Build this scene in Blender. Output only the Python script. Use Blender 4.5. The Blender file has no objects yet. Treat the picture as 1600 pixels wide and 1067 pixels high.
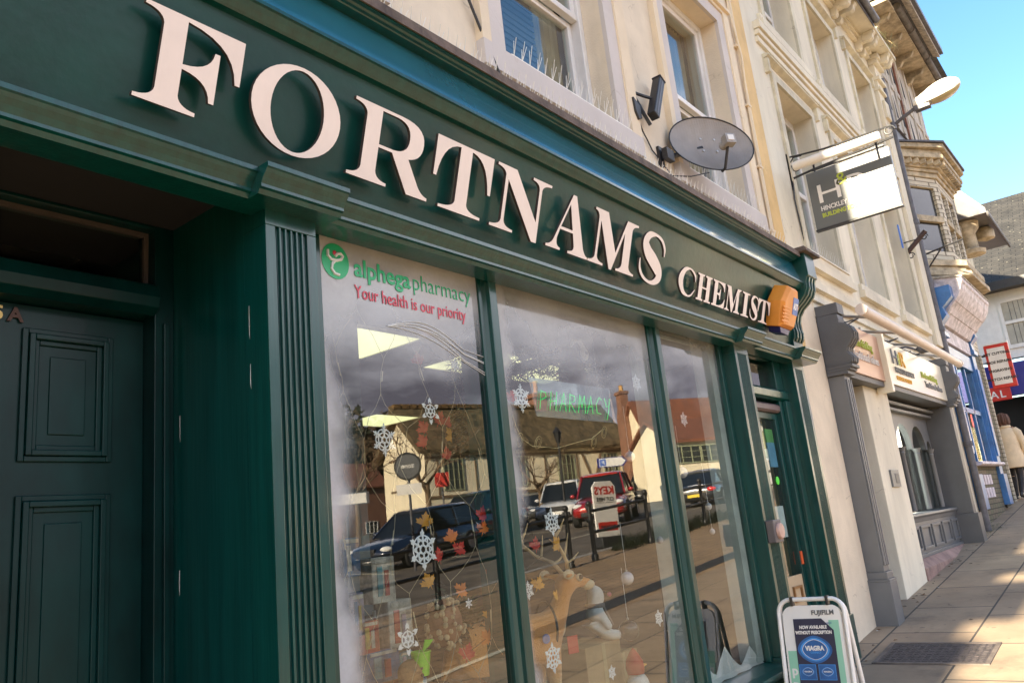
import bpy, bmesh, math, random
from mathutils import Vector, Matrix, Quaternion
R = math.radians
rnd = random.Random(7)
SC = bpy.context.scene
COL = SC.collection

# ------------------------------------------------------------------ camera (solved from the photograph's vanishing points)
CAM = Vector((0.0, -2.15, 1.59)); YAW, PITCH, ROLL, FPX = 0.91310611, 0.2404349, -0.1050382, 1247.42
_f = Vector((math.sin(YAW)*math.cos(PITCH), math.cos(YAW)*math.cos(PITCH), math.sin(PITCH)))
_r0 = Vector((math.cos(YAW), -math.sin(YAW), 0)); _u0 = _r0.cross(_f)
_r = _r0*math.cos(ROLL) + _u0*math.sin(ROLL); _u = -_r0*math.sin(ROLL) + _u0*math.cos(ROLL)
cd = bpy.data.cameras.new("camera"); cam = bpy.data.objects.new("camera", cd); COL.objects.link(cam)
cam.matrix_world = Matrix(((_r.x, _u.x, -_f.x, CAM.x), (_r.y, _u.y, -_f.y, CAM.y), (_r.z, _u.z, -_f.z, CAM.z), (0, 0, 0, 1)))
cd.sensor_width = 36; cd.lens = FPX/1600*36; cd.clip_end = 3000; cd.clip_start = 0.05
SC.camera = cam

def ray(px, py): return _f*FPX + _r*(px-800) - _u*(py-533.5)
def at(px, py, Y=0.0):           # a photo pixel -> the point on the plane y = Y
    d = ray(px, py); return CAM + d*((Y-CAM.y)/d.y)
def H(x, y=0.0):                 # height of the ground: the street climbs towards +x
    if x <= -20: z = -1.55
    elif x <= 24: z = 0.0775*x
    else: z = 1.86 + 0.055*(min(x, 80)-24)
    return z

# ------------------------------------------------------------------ materials
def mat(name): 
    m = bpy.data.materials.new(name); m.use_nodes = True
    return m, m.node_tree, m.node_tree.nodes["Principled BSDF"]
def N(nt, typ, **kw):
    n = nt.nodes.new(typ)
    for k, v in kw.items():
        if k.startswith("i_"):
            key = k[2:].replace("_", " "); n.inputs[int(key) if key.isdigit() else key].default_value = v
        else: setattr(n, k, v)
    return n
def paint(name, col, rough=.5, var=.12, scale=6.0, bump=.1, bscale=60, metal=0, spec=.5, coat=0, col2=None, stretch=(1,1,1), detail=5):
    m, nt, b = mat(name); L = nt.links.new
    tc = N(nt, "ShaderNodeTexCoord"); mp = N(nt, "ShaderNodeMapping"); mp.inputs["Scale"].default_value = stretch
    L(tc.outputs["Object"], mp.inputs["Vector"])
    n = N(nt, "ShaderNodeTexNoise", i_Scale=scale, i_Detail=detail, i_Roughness=.62); L(mp.outputs[0], n.inputs["Vector"])
    rp = N(nt, "ShaderNodeValToRGB"); e = rp.color_ramp.elements
    c2 = col2 or tuple(max(0, c*(1-2*var)) for c in col); c1 = col if col2 else tuple(min(1, c*(1+var)) for c in col)
    e[0].position, e[1].position = .32, .68; e[0].color = (*c2, 1); e[1].color = (*c1, 1)
    L(n.outputs["Fac"], rp.inputs["Fac"]); L(rp.outputs["Color"], b.inputs["Base Color"])
    b.inputs["Roughness"].default_value = rough; b.inputs["Metallic"].default_value = metal
    b.inputs["Specular IOR Level"].default_value = spec
    if coat: b.inputs["Coat Weight"].default_value = coat; b.inputs["Coat Roughness"].default_value = .08; b.inputs["Coat IOR"].default_value = 2.0 if coat == 1.0 else 1.5
    if bump:
        n2 = N(nt, "ShaderNodeTexNoise", i_Scale=bscale, i_Detail=4.0); L(mp.outputs[0], n2.inputs["Vector"])
        bp = N(nt, "ShaderNodeBump", i_Strength=bump, i_Distance=.01); L(n2.outputs["Fac"], bp.inputs["Height"]); L(bp.outputs[0], b.inputs["Normal"])
    return m
def weather(m, amt=.35, crack=.5, streak=True):
    """rain streaks, grime patches and hairline cracks that belong to the surface"""
    nt = m.node_tree; b = nt.nodes["Principled BSDF"]; L = nt.links.new; src = b.inputs["Base Color"].links[0].from_socket
    tc = N(nt, "ShaderNodeTexCoord"); mp = N(nt, "ShaderNodeMapping"); mp.inputs["Scale"].default_value = (5, 5, .35) if streak else (1, 1, 1); L(tc.outputs["Object"], mp.inputs[0])
    n = N(nt, "ShaderNodeTexNoise", i_Scale=2.0, i_Detail=9.0, i_Roughness=.68); L(mp.outputs[0], n.inputs["Vector"])
    r = N(nt, "ShaderNodeMapRange"); L(n.outputs["Fac"], r.inputs[0]); [setattr(r.inputs[i], "default_value", v) for i, v in zip((1, 2, 3, 4), (.5, .72, 0, amt))]
    wn = N(nt, "ShaderNodeTexNoise", i_Scale=5.0, i_Detail=4.0); L(tc.outputs["Object"], wn.inputs["Vector"])
    va = N(nt, "ShaderNodeVectorMath", operation='MULTIPLY_ADD'); va.inputs[1].default_value = (.35, .35, .35); L(wn.outputs["Color"], va.inputs[0]); L(tc.outputs["Object"], va.inputs[2])
    v = N(nt, "ShaderNodeTexVoronoi", feature='DISTANCE_TO_EDGE', i_Scale=.9); L(va.outputs[0], v.inputs["Vector"])
    c = N(nt, "ShaderNodeMapRange"); L(v.outputs["Distance"], c.inputs[0]); [setattr(c.inputs[i], "default_value", q) for i, q in zip((1, 2, 3, 4), (.0015, .006, crack, 0))]
    k = N(nt, "ShaderNodeMapRange"); L(wn.outputs["Fac"], k.inputs[0]); [setattr(k.inputs[i], "default_value", q) for i, q in zip((1, 2, 3, 4), (.48, .62, 0, 1))]
    cm = N(nt, "ShaderNodeMath", operation='MULTIPLY'); L(c.outputs[0], cm.inputs[0]); L(k.outputs[0], cm.inputs[1]); mxm = N(nt, "ShaderNodeMath", operation='MAXIMUM'); L(cm.outputs[0], mxm.inputs[0]); L(r.outputs[0], mxm.inputs[1])
    mx = N(nt, "ShaderNodeMix", data_type='RGBA'); L(mxm.outputs[0], mx.inputs[0]); L(src, mx.inputs[6]); mx.inputs[7].default_value = (.24, .19, .13, 1); L(mx.outputs[2], b.inputs["Base Color"]); return m
def emit(name, col, s):
    m, nt, b = mat(name); b.inputs["Base Color"].default_value = (*col, 1); b.inputs["Emission Color"].default_value = (*col, 1); b.inputs["Emission Strength"].default_value = s
    return m
def glass(name, ior=2.0, tint=(.9, .95, .93), rough=0.0, fog=None, wav=.0):
    """thin pane: fresnel mirror over a clear body; fog=(x_left, z_top, amount) grows condensation along the edges"""
    m = bpy.data.materials.new(name); m.use_nodes = True; nt = m.node_tree; nt.nodes.clear(); L = nt.links.new
    out = N(nt, "ShaderNodeOutputMaterial"); tr = N(nt, "ShaderNodeBsdfTransparent"); tr.inputs[0].default_value = (*tint, 1)
    gl = N(nt, "ShaderNodeBsdfGlossy", i_Roughness=rough); gl.inputs["Color"].default_value = (1, 1, 1, 1)
    fr = N(nt, "ShaderNodeFresnel", i_IOR=ior); mx = N(nt, "ShaderNodeMixShader")
    ge = N(nt, "ShaderNodeNewGeometry"); inv = N(nt, "ShaderNodeMath", operation='SUBTRACT', i_0=1.0); L(ge.outputs["Backfacing"], inv.inputs[1])
    fm = N(nt, "ShaderNodeMath", operation='MULTIPLY'); L(fr.outputs[0], fm.inputs[0]); L(inv.outputs[0], fm.inputs[1])
    L(fm.outputs[0], mx.inputs[0]); L(tr.outputs[0], mx.inputs[1]); L(gl.outputs[0], mx.inputs[2])
    tc = N(nt, "ShaderNodeTexCoord")
    if wav:
        n = N(nt, "ShaderNodeTexNoise", i_Scale=2.2, i_Detail=1.0); L(tc.outputs["Object"], n.inputs["Vector"])
        bp = N(nt, "ShaderNodeBump", i_Strength=wav, i_Distance=.02); L(n.outputs["Fac"], bp.inputs["Height"]); L(bp.outputs[0], gl.inputs["Normal"]); L(bp.outputs[0], fr.inputs["Normal"])
    last = mx
    if name.startswith("acrylic"):
        dd = N(nt, "ShaderNodeBsdfDiffuse"); dd.inputs[0].default_value = (.42, .55, .78, 1); m3 = N(nt, "ShaderNodeMixShader", i_0=.30); L(mx.outputs[0], m3.inputs[1]); L(dd.outputs[0], m3.inputs[2]); last = m3  # blue diffuse layer imitates the sky reflected in the panel
    if fog:
        xl, zt, amt = fog
        sx = N(nt, "ShaderNodeSeparateXYZ"); L(tc.outputs["Object"], sx.inputs[0])
        n = N(nt, "ShaderNodeTexNoise", i_Scale=2.4, i_Detail=3.0, i_Roughness=.5); L(tc.outputs["Object"], n.inputs["Vector"])
        def mr(sock, a, b_, lo, hi):
            q = N(nt, "ShaderNodeMapRange", interpolation_type='SMOOTHSTEP'); L(sock, q.inputs[0])
            for i, v in zip((1, 2, 3, 4), (a, b_, lo, hi)): q.inputs[i].default_value = v
            return q.outputs[0]
        def ma(op, a, b_):
            q = N(nt, "ShaderNodeMath", operation=op)
            for i, v in enumerate((a, b_)):
                if hasattr(v, "node"): L(v, q.inputs[i])
                else: q.inputs[i].default_value = v
            return q.outputs[0]
        wob = ma('MULTIPLY', ma('SUBTRACT', n.outputs["Fac"], .5), .75)
        zz = ma('ADD', sx.outputs[2], wob); xx = ma('ADD', sx.outputs[0], ma('MULTIPLY', wob, .55))
        top = mr(zz, zt-.48, zt+.05, 0, 1); left = mr(xx, xl+.04, xl+.17, 1, 0)
        sp = N(nt, "ShaderNodeTexNoise", i_Scale=70.0, i_Detail=2.0); L(tc.outputs["Object"], sp.inputs["Vector"])
        f = ma('MULTIPLY', ma('MAXIMUM', top, left), ma('MULTIPLY', mr(sp.outputs["Fac"],   .25, .75, .93, 1.0), amt))
        df = N(nt, "ShaderNodeBsdfDiffuse"); df.inputs[0].default_value = (.62, .64, .66, 1)
        tl = N(nt, "ShaderNodeBsdfTranslucent"); tl.inputs[0].default_value = (.55, .57, .6, 1)
        ad = N(nt, "ShaderNodeMixShader", i_0=.25); L(df.outputs[0], ad.inputs[1]); L(tl.outputs[0], ad.inputs[2])
        m2 = N(nt, "ShaderNodeMixShader"); L(f, m2.inputs[0]); L(mx.outputs[0], m2.inputs[1]); L(ad.outputs[0], m2.inputs[2]); last = m2
    L(last.outputs[0], out.inputs[0]); return m

M = {}
M["green"] = paint("green_gloss_paint", (.0014, .054, .047), .28, .16, 3, .09, 9, spec=.45, coat=.28, stretch=(9, 9, .5), detail=6)
M["green_fascia"] = paint("green_fascia_paint", (.0020, .047, .039), .30, .16, 3, .12, 22, coat=.10, spec=.38)
M["shaded_green"] = paint("shaded_door_paint", (.0010, .026, .024), .34, .25, 2.5, .04, 14, spec=.22, coat=.06, stretch=(2, 2, .8))  # shopfront green darkened, the doorway's shade is put into the colour
M["teal"] = paint("sky_tinted_gloss_paint", (.015, .122, .168), .20, .10, 2, .05, 30, coat=.7)  # blue of the reflected sky is put into the base colour
M["flash"] = paint("lead_flashing", (.13, .095, .075), .75, .3, 9, .4, 40)
M["white"] = paint("white_paint", (.78, .76, .72), .45, .05, 4, .05)
M["letter"] = paint("letter_white", (.82, .74, .69), .38, .03, 5, .0)
M["letter_edge"] = paint("letter_edge", (.06, .045, .04), .5, .1, 8, .0)
M["cream"] = paint("cream_render", (.77, .665, .505), .85, .07, 2.2, .25, 90)
M["cream_light"] = paint("cream_light_render", (.78, .66, .48), .85, .05, 2.2, .2, 90)
M["lilac"] = paint("pale_grey_render", (.62, .57, .53), .8, .05, 2, .15, 80)
M["yellow"] = paint("yellow_ochre_render", (.74, .52, .24), .85, .08, 3, .2, 80)
M["cream2"] = paint("weathered_cream_render", (.77, .71, .56), .85, .12, 1.4, .25, 70, stretch=(1, 1, .35))
M["cream3"] = paint("yellowed_cream_trim", (.66, .61, .46), .8, .15, 3, .2, 60)
M["grey"] = paint("slate_grey_paint", (.10, .105, .112), .5, .08, 3, .06, 50)
M["greymid"] = paint("blue_grey_paint", (.145, .152, .158), .45, .07, 3, .05, 50)
M["stone"] = paint("pink_stone_plinth", (.33, .21, .18), .85, .2, 5, .4, 50)
M["black"] = paint("black_metal", (.018, .018, .02), .45, .15, 8, .1)
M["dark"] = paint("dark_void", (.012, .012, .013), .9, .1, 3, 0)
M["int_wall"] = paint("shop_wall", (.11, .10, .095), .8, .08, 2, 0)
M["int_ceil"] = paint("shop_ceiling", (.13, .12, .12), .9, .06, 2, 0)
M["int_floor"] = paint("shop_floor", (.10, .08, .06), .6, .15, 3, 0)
M["frame_in"] = paint("inner_frame_white", (.55, .58, .56), .6, .12, 5, .05)
M["curtain"] = paint("curtain_cloth", (.42, .35, .24), .9, .12, 5, .2, 30, stretch=(12, 12, .4))
M["blind"] = paint("grey_blind_cloth", (.07, .08, .10), .9, .1, 5, .1)
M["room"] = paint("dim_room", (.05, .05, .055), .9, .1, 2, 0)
M["blue"] = paint("royal_blue_paint", (.04, .165, .42), .35, .15, 4, .12, 40)
M["lilacwhite"] = paint("flaking_white_paint", (.62, .57, .60), .6, .25, 9, .4, 40)
M["dkblue"] = paint("dark_blue_sign", (.012, .018, .20), .35, .06, 3, 0)
M["red"] = paint("red_sign", (.55, .03, .02), .4, .06, 3, 0)
M["pane"] = glass("window_glass", 2.3)
M["panel_gl"] = glass("acrylic_panel", 4.5, (.75, .8, .85))
M["steel"] = paint("galvanised_steel", (.42, .41, .40), .4, .12, 8, .05, metal=.7)
M["pipe"] = paint("grey_pipe", (.10, .10, .115), .5, .2, 8, .1)
M["rubble"] = paint("old_mortar", (.5, .46, .38), .9, .3, 10, .5, 60)

# ------------------------------------------------------------------ mesh helper
for _k, _a, _c in (("cream", .08, .4), ("cream_light", .06, .25), ("lilac", .08, .25), ("yellow", .14, .4), ("cream2", .09, .4), ("cream3", .28, .4), ("white", .10, 0), ("flash", .3, .2), ("stone", .4, .5), ("letter", .07, 0)): weather(M[_k], _a, _c)

class MB:
    def __init__(s): s.v = []; s.f = []; s.m = []; s.k = 0
    def add(s, vs, fs):
        o = len(s.v); s.v += [tuple(p) for p in vs]; s.f += [tuple(i+o for i in f) for f in fs]; s.m += [s.k]*len(fs); return s
    def box(s, x0, x1, y0, y1, z0, z1):
        return s.add([(x, y, z) for x in (x0, x1) for y in (y0, y1) for z in (z0, z1)],
                     [(0, 1, 3, 2), (4, 6, 7, 5), (0, 4, 5, 1), (2, 3, 7, 6), (0, 2, 6, 4), (1, 5, 7, 3)])
    def loft(s, rings, closed=True, cap=True):
        n = len(rings[0]); vs = [p for r in rings for p in r]; fs = []
        for i in range(len(rings)-1):
            for j in range(n if closed else n-1):
                a, b = i*n+j, i*n+(j+1) % n; fs.append((a, b, b+n, a+n))
        if cap and closed: fs += [tuple(range(n))[::-1], tuple(range((len(rings)-1)*n, len(rings)*n))]
        return s.add(vs, fs)
    def profx(s, prof, x0, x1):      # (y,z) outline swept along x
        return s.loft([[(x0, y, z) for y, z in prof], [(x1, y, z) for y, z in prof]])
    def profy(s, prof, y0, y1):      # (x,z) outline swept along y
        return s.loft([[(x, y0, z) for x, z in prof], [(x, y1, z) for x, z in prof]])
    def profz(s, prof, z0, z1):      # (x,y) outline swept along z
        return s.loft([[(x, y, z0) for x, y in prof], [(x, y, z1) for x, y in prof]])
    def tube(s, pts, r, n=8, cap=True):
        pts = [Vector(p) for p in pts]; rings = []; rr = r if isinstance(r, (list, tuple)) else [r]*len(pts)
        t0 = (pts[1]-pts[0]).normalized(); u = t0.orthogonal().normalized()
        for i, p in enumerate(pts):
            t = (pts[min(i+1, len(pts)-1)]-pts[max(i-1, 0)]).normalized()
            u = (u - t*u.dot(t)); u = u.normalized() if u.length > 1e-6 else t.orthogonal().normalized(); w = t.cross(u)
            rings.append([p+(u*math.cos(2*math.pi*k/n)+w*math.sin(2*math.pi*k/n))*rr[i] for k in range(n)])
        return s.loft(rings, cap=cap)
    def lathe(s, prof, c=(0, 0, 0), n=16, axis='z'):
        rings = []
        for r, h in prof:
            ring = []
            for k in range(n):
                a = 2*math.pi*k/n; x, y = r*math.cos(a), r*math.sin(a)
                p = {'z': (x, y, h), 'x': (h, x, y), 'y': (x, h, -y)}[axis]; ring.append((p[0]+c[0], p[1]+c[1], p[2]+c[2]))
            rings.append(ring)
        return s.loft(rings)
    def ball(s, c, r, n=12):
        rx, ry, rz = r if isinstance(r, (tuple, list)) else (r, r, r); m_ = n//2+1
        return s.loft([[(c[0]+rx*math.sin(math.pi*max(.02, min(.98, i/m_)))*math.cos(2*math.pi*k/n), c[1]+ry*math.sin(math.pi*max(.02, min(.98, i/m_)))*math.sin(2*math.pi*k/n), c[2]-rz*math.cos(math.pi*i/m_)) for k in range(n)] for i in range(m_+1)])
    def quad(s, a, b, c, d): return s.add([a, b, c, d], [(0, 1, 2, 3)])
    def mesh(s, me, mtx):
        return s.add([mtx @ v.co for v in me.vertices], [tuple(p.vertices) for p in me.polygons])
    def xf(s, mtx): s.v = [tuple(mtx @ Vector(p)) for p in s.v]; return s
    def build(s, name, m, parent=None, smooth=False, bevel=0, sub=0):
        me = bpy.data.meshes.new(name); me.from_pydata(s.v, [], s.f)
        ms = m if isinstance(m, (list, tuple)) else [m]
        for q in ms: me.materials.append(q)
        if len(ms) > 1: me.polygons.foreach_set("material_index", s.m)
        bm = bmesh.new(); bm.from_mesh(me); bmesh.ops.recalc_face_normals(bm, faces=bm.faces); bm.to_mesh(me); bm.free()
        if smooth: me.polygons.foreach_set("use_smooth", [True]*len(me.polygons))
        o = bpy.data.objects.new(name, me); COL.objects.link(o)
        if parent: o.parent = parent; o.matrix_parent_inverse = Matrix.Identity(4) if parent.get("_id") else parent.matrix_basis.inverted()
        if bevel:
            b = o.modifiers.new("bevel", 'BEVEL'); b.width = bevel; b.segments = 2; b.limit_method = 'ANGLE'; b.angle_limit = R(40)
        if sub:
            b = o.modifiers.new("sub", 'SUBSURF'); b.levels = b.render_levels = sub
        if smooth:
            try: me.set_sharp_from_angle(angle=R(42))
            except Exception: pass
        return o
def tag(o, label=None, cat=None, group=None, kind=None):
    if label: o["label"] = label
    if cat: o["category"] = cat
    if group: o["group"] = group
    if kind: o["kind"] = kind
    return o
def thing(name, label, cat, loc=(0, 0, 0), group=None, mtx=None):
    o = bpy.data.objects.new(name, None); COL.objects.link(o); o.empty_display_size = .1
    if mtx is not None: o.matrix_world = mtx
    else: o.location = loc
    return tag(o, label, cat, group)
def local(parent): parent["_id"] = 1; return parent          # children given in the parent's own space
def copy_tree(o, parent=None):
    c = o.copy(); COL.objects.link(c); c.parent = parent
    for ch in list(o.children): copy_tree(ch, c)
    return c
def frame(origin, u, v, n):
    u, v, n = (Vector(q).normalized() for q in (u, v, n)); o = Vector(origin)
    return Matrix(((u.x, v.x, n.x, o.x), (u.y, v.y, n.y, o.y), (u.z, v.z, n.z, o.z), (0, 0, 0, 1)))
def curve_mesh(c):
    o = bpy.data.objects.new("tmp", c); COL.objects.link(o); dg = bpy.context.evaluated_depsgraph_get(); dg.update()
    me = bpy.data.meshes.new_from_object(o.evaluated_get(dg)); bpy.data.objects.remove(o); return me
def text_mesh(body, size, depth=.002, bold=0.0, align='LEFT', width=None):
    c = bpy.data.curves.new("tmp", 'FONT'); c.body = body; c.size = size; c.extrude = depth/2; c.offset = bold; c.align_x = align; c.resolution_u = 3
    me = curve_mesh(c); bpy.data.curves.remove(c)
    if width and len(me.vertices):
        xs = [v.co.x for v in me.vertices]; k = width/(max(xs)-min(xs)); x0 = min(xs) if align == 'LEFT' else 0
        for v in me.vertices: v.co.x = (v.co.x-x0)*k
    return me
def poly_mesh(polys, depth):
    c = bpy.data.curves.new("tmp", 'CURVE'); c.dimensions = '2D'; c.fill_mode = 'BOTH'; c.extrude = depth/2
    for p in polys:
        s = c.splines.new('POLY'); s.points.add(len(p)-1); s.use_cyclic_u = True
        for q, (x, y) in zip(s.points, p): q.co = (x, y, 0, 1)
    me = curve_mesh(c); bpy.data.curves.remove(c); return me
def write(name, body, size, mtx, m, parent=None, depth=.002, bold=0.0, align='LEFT', width=None):
    me = text_mesh(body, size, depth, bold, align, width); return MB().mesh(me, mtx).build(name, m, parent)

# ------------------------------------------------------------------ serif capitals for the shop fascia (units of cap height)
def q_(p0, c, p1, n=7):
    return [((1-t)**2*p0[0]+2*t*(1-t)*c[0]+t*t*p1[0], (1-t)**2*p0[1]+2*t*(1-t)*c[1]+t*t*p1[1]) for t in [i/n for i in range(1, n+1)]]
def path(*it):
    out = []
    for a in it:
        if len(a) == 2 and not isinstance(a[0], tuple): out.append(a)
        else: out += q_(out[-1], a[0], a[1])
    return out
def ell(cx, cy, rx, ry, n=40): return [(cx+rx*math.cos(2*math.pi*k/n), cy+ry*math.sin(2*math.pi*k/n)) for k in range(n)]
def spine(pts, n=6):
    P = [pts[0]]+pts+[pts[-1]]; c = []
    for i in range(1, len(P)-2):
        for k in range(n):
            t = k/n; c.append(tuple(.5*(2*P[i][j]+(P[i+1][j]-P[i-1][j])*t+(2*P[i-1][j]-5*P[i][j]+4*P[i+1][j]-P[i+2][j])*t*t+(3*P[i][j]-P[i-1][j]-3*P[i+1][j]+P[i+2][j])*t**3) for j in range(3)))
    c.append(pts[-1]); l, r = [], []
    for i, (x, y, w) in enumerate(c):
        a, b = c[max(0, i-1)], c[min(len(c)-1, i+1)]; dx, dy = b[0]-a[0], b[1]-a[1]; d = math.hypot(dx, dy) or 1
        l.append((x-dy/d*w, y+dx/d*w)); r.append((x+dy/d*w, y-dx/d*w))
    return l+r[::-1]
GL = {
 "F": (1.13, [path((0, 0), (.67, 0), (.67, .04), ((.48, .05), (.46, .16)), (.46, .45), ((.78, .43), (.80, .20)), (.86, .20), (.86, .75), (.80, .75), ((.78, .53), (.46, .50)), (.46, .955), ((1.02, .92), (1.07, .50)), (1.13, .50), (1.13, 1), (0, 1), (0, .96), ((.19, .95), (.21, .84)), (.21, .16), ((.19, .05), (0, .04)))]),
 "O": (1.26, [ell(.63, .5, .63, .53), ell(.63, .5, .375, .488)]),
 "R": (1.43, [path((0, 0), (.667, 0), (.667, .04), ((.48, .05), (.46, .16)), (.46, .475), (.70, .475), (1.04, .0), (1.43, 0), (1.43, .04), ((1.30, .06), (1.22, .17)), (1.00, .47), ((1.25, .52), (1.25, .74)), ((1.25, 1.0), (.80, 1)), (0, 1), (0, .96), ((.19, .95), (.21, .84)), (.21, .16), ((.19, .05), (0, .04))),
   path((.46, .515), (.72, .515), ((.985, .53), (.985, .74)), ((.985, .955), (.72, .96)), (.46, .96))]),
 "T": (1.23, [path((.166, 0), (1.065, 0), (1.065, .04), ((.76, .05), (.74, .16)), (.74, .955), ((1.10, .93), (1.17, .42)), (1.23, .42), (1.23, 1), (0, 1), (0, .42), (.06, .42), ((.13, .93), (.49, .955)), (.49, .16), ((.47, .05), (.166, .04)))]),
 "N": (1.44, [path((0, 0), (.56, 0), (.56, .04), ((.33, .05), (.32, .16)), (.32, .80), (1.06, -.03), (1.19, -.03), (1.19, .84), ((1.20, .95), (1.44, .96)), (1.44, 1), (.93, 1), (.93, .96), ((1.11, .95), (1.12, .84)), (1.12, .30), (.50, 1), (.04, 1), (.04, .96), ((.22, .95), (.25, .86)), (.25, .16), ((.24, .05), (0, .04)))]),
 "A": (1.246, [path((0, 0), (.41, 0), (.41, .04), ((.27, .05), (.29, .2)), (.352, .36), (.735, .36), (.80, .16), ((.83, .05), (.64, .04)), (.64, 0), (1.246, 0), (1.246, .04), ((1.16, .05), (1.09, .16)), (.72, 1.02), (.62, 1.02), (.22, .2), ((.16, .05), (0, .04))), [(.372, .41), (.715, .41), (.575, .84)]]),
 "M": (1.6, [path((0, 0), (.50, 0), (.50, .04), ((.29, .05), (.28, .16)), (.29, .80), (.72, -.02), (.80, -.02), (1.14, .75), (1.14, .16), ((1.12, .05), (.95, .04)), (.95, 0), (1.6, 0), (1.6, .04), ((1.41, .05), (1.39, .16)), (1.39, .84), ((1.41, .95), (1.6, .96)), (1.6, 1), (1.19, 1), (.88, .32), (.50, 1), (.08, 1), (.08, .96), ((.2, .95), (.22, .84)), (.21, .16), ((.2, .05), (0, .04)))]),
 "S": (1.01, [spine([(.955, .62, .012), (.945, .78, .035), (.80, .93, .035), (.56, .985, .03), (.31, .93, .075), (.20, .77, .105), (.31, .60, .135), (.55, .46, .15), (.77, .31, .135), (.82, .17, .105), (.68, .05, .06), (.46, .012, .03), (.22, .08, .035), (.075, .22, .035), (.045, .42, .012)])]),
 "C": (1.36, [spine([(1.32, .60, .012), (1.28, .80, .05), (1.05, .95, .04), (.78, 1.0, .035), (.42, .88, .10), (.20, .5, .17), (.42, .12, .10), (.80, .0, .035), (1.08, .07, .035), (1.32, .30, .02)])]),
 "H": (1.2, [[(0, 0), (.55, 0), (.55, .05), (.42, .08), (.42, .47), (.78, .47), (.78, .08), (.65, .05), (.65, 0), (1.2, 0), (1.2, .05), (1.06, .08), (1.06, .92), (1.2, .95), (1.2, 1), (.65, 1), (.65, .95), (.78, .92), (.78, .53), (.42, .53), (.42, .92), (.55, .95), (.55, 1), (0, 1), (0, .95), (.14, .92), (.14, .08), (0, .05)]]),
 "E": (1.16, [path((0, 0), (1.12, 0), (1.16, .36), (1.10, .36), ((1.02, .06), (.42, .05)), (.42, .47), (.62, .45), (.66, .30), (.73, .30), (.73, .70), (.66, .70), (.62, .55), (.42, .53), (.42, .95), ((.98, .94), (1.04, .66)), (1.10, .66), (1.08, 1), (0, 1), (0, .95), (.14, .92), (.14, .08), (0, .05))]),
 "I": (.7, [[(0, 0), (.7, 0), (.7, .05), (.5, .08), (.5, .92), (.7, .95), (.7, 1), (0, 1), (0, .95), (.2, .92), (.2, .08), (0, .05)]]),
}
# ================================================================== SETTING: ground, pavement, road
def sheet(name, x0, x1, y0, y1, dz, m, kind="structure"):
    xs = sorted(set([x0, x1]+[v for v in (-40, -20, 0, 6, 12, 18, 24, 80) if x0 < v < x1])); ys = sorted(set([y0, y1]+[v for v in (-63, -30, -12) if y0 < v < y1]))
    b = MB(); b.add([(x, y, H(x, y)+dz) for x in xs for y in ys], [(i*len(ys)+j, (i+1)*len(ys)+j, (i+1)*len(ys)+j+1, i*len(ys)+j+1) for i in range(len(xs)-1) for j in range(len(ys)-1)])
    return tag(b.build(name, m), kind=kind)
def slabs(name, c1, c2, joint, sx, sy, bump=.3, rot=0.0, var=.3, off=(0, 0, 0)):
    m, nt, b = mat(name); L = nt.links.new
    tc = N(nt, "ShaderNodeTexCoord"); mp = N(nt, "ShaderNodeMapping"); mp.inputs["Rotation"].default_value = (0, 0, rot); mp.inputs["Location"].default_value = off
    L(tc.outputs["Object"], mp.inputs[0])
    br = N(nt, "ShaderNodeTexBrick", offset=.37, squash=1.0); L(mp.outputs[0], br.inputs["Vector"])
    br.inputs["Color1"].default_value = (*c1, 1); br.inputs["Color2"].default_value = (*c2, 1); br.inputs["Mortar"].default_value = (*joint, 1)
    for k, v in (("Scale", 1.0), ("Mortar Size", .009), ("Mortar Smooth", .3), ("Bias", -.2), ("Brick Width", sx), ("Row Height", sy)): br.inputs[k].default_value = v
    n = N(nt, "ShaderNodeTexNoise", i_Scale=1.7, i_Detail=8.0, i_Roughness=.7); L(tc.outputs["Object"], n.inputs["Vector"])
    rp = N(nt, "ShaderNodeMapRange"); L(n.outputs["Fac"], rp.inputs[0])
    for i, v in zip((1, 2, 3, 4), (.3, .7, 1-var, 1+var)): rp.inputs[i].default_value = v
    mx = N(nt, "ShaderNodeMix", data_type='RGBA', blend_type='MULTIPLY'); mx.inputs[0].default_value = 1
    L(br.outputs["Color"], mx.inputs[6]); L(rp.outputs[0], mx.inputs[7]); L(mx.outputs[2], b.inputs["Base Color"])
    n2 = N(nt, "ShaderNodeTexNoise", i_Scale=90.0, i_Detail=5.0); L(tc.outputs["Object"], n2.inputs["Vector"])
    ad = N(nt, "ShaderNodeMath", operation='MULTIPLY_ADD', i_1=-1.0); L(br.outputs["Fac"], ad.inputs[0]); 
    sc = N(nt, "ShaderNodeMath", operation='MULTIPLY', i_1=.25); L(n2.outputs["Fac"], sc.inputs[0]); L(sc.outputs[0], ad.inputs[2])
    bp = N(nt, "ShaderNodeBump", i_Strength=bump, i_Distance=.012); L(ad.outputs[0], bp.inputs["Height"]); L(bp.outputs[0], b.inputs["Normal"])
    b.inputs["Roughness"].default_value = .82; return m
M["paving"] = slabs("stone_paving", (.34, .255, .17), (.26, .19, .128), (.06, .052, .045), .92, .62, .35, .0, .22, (.25, .16, 0))
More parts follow.
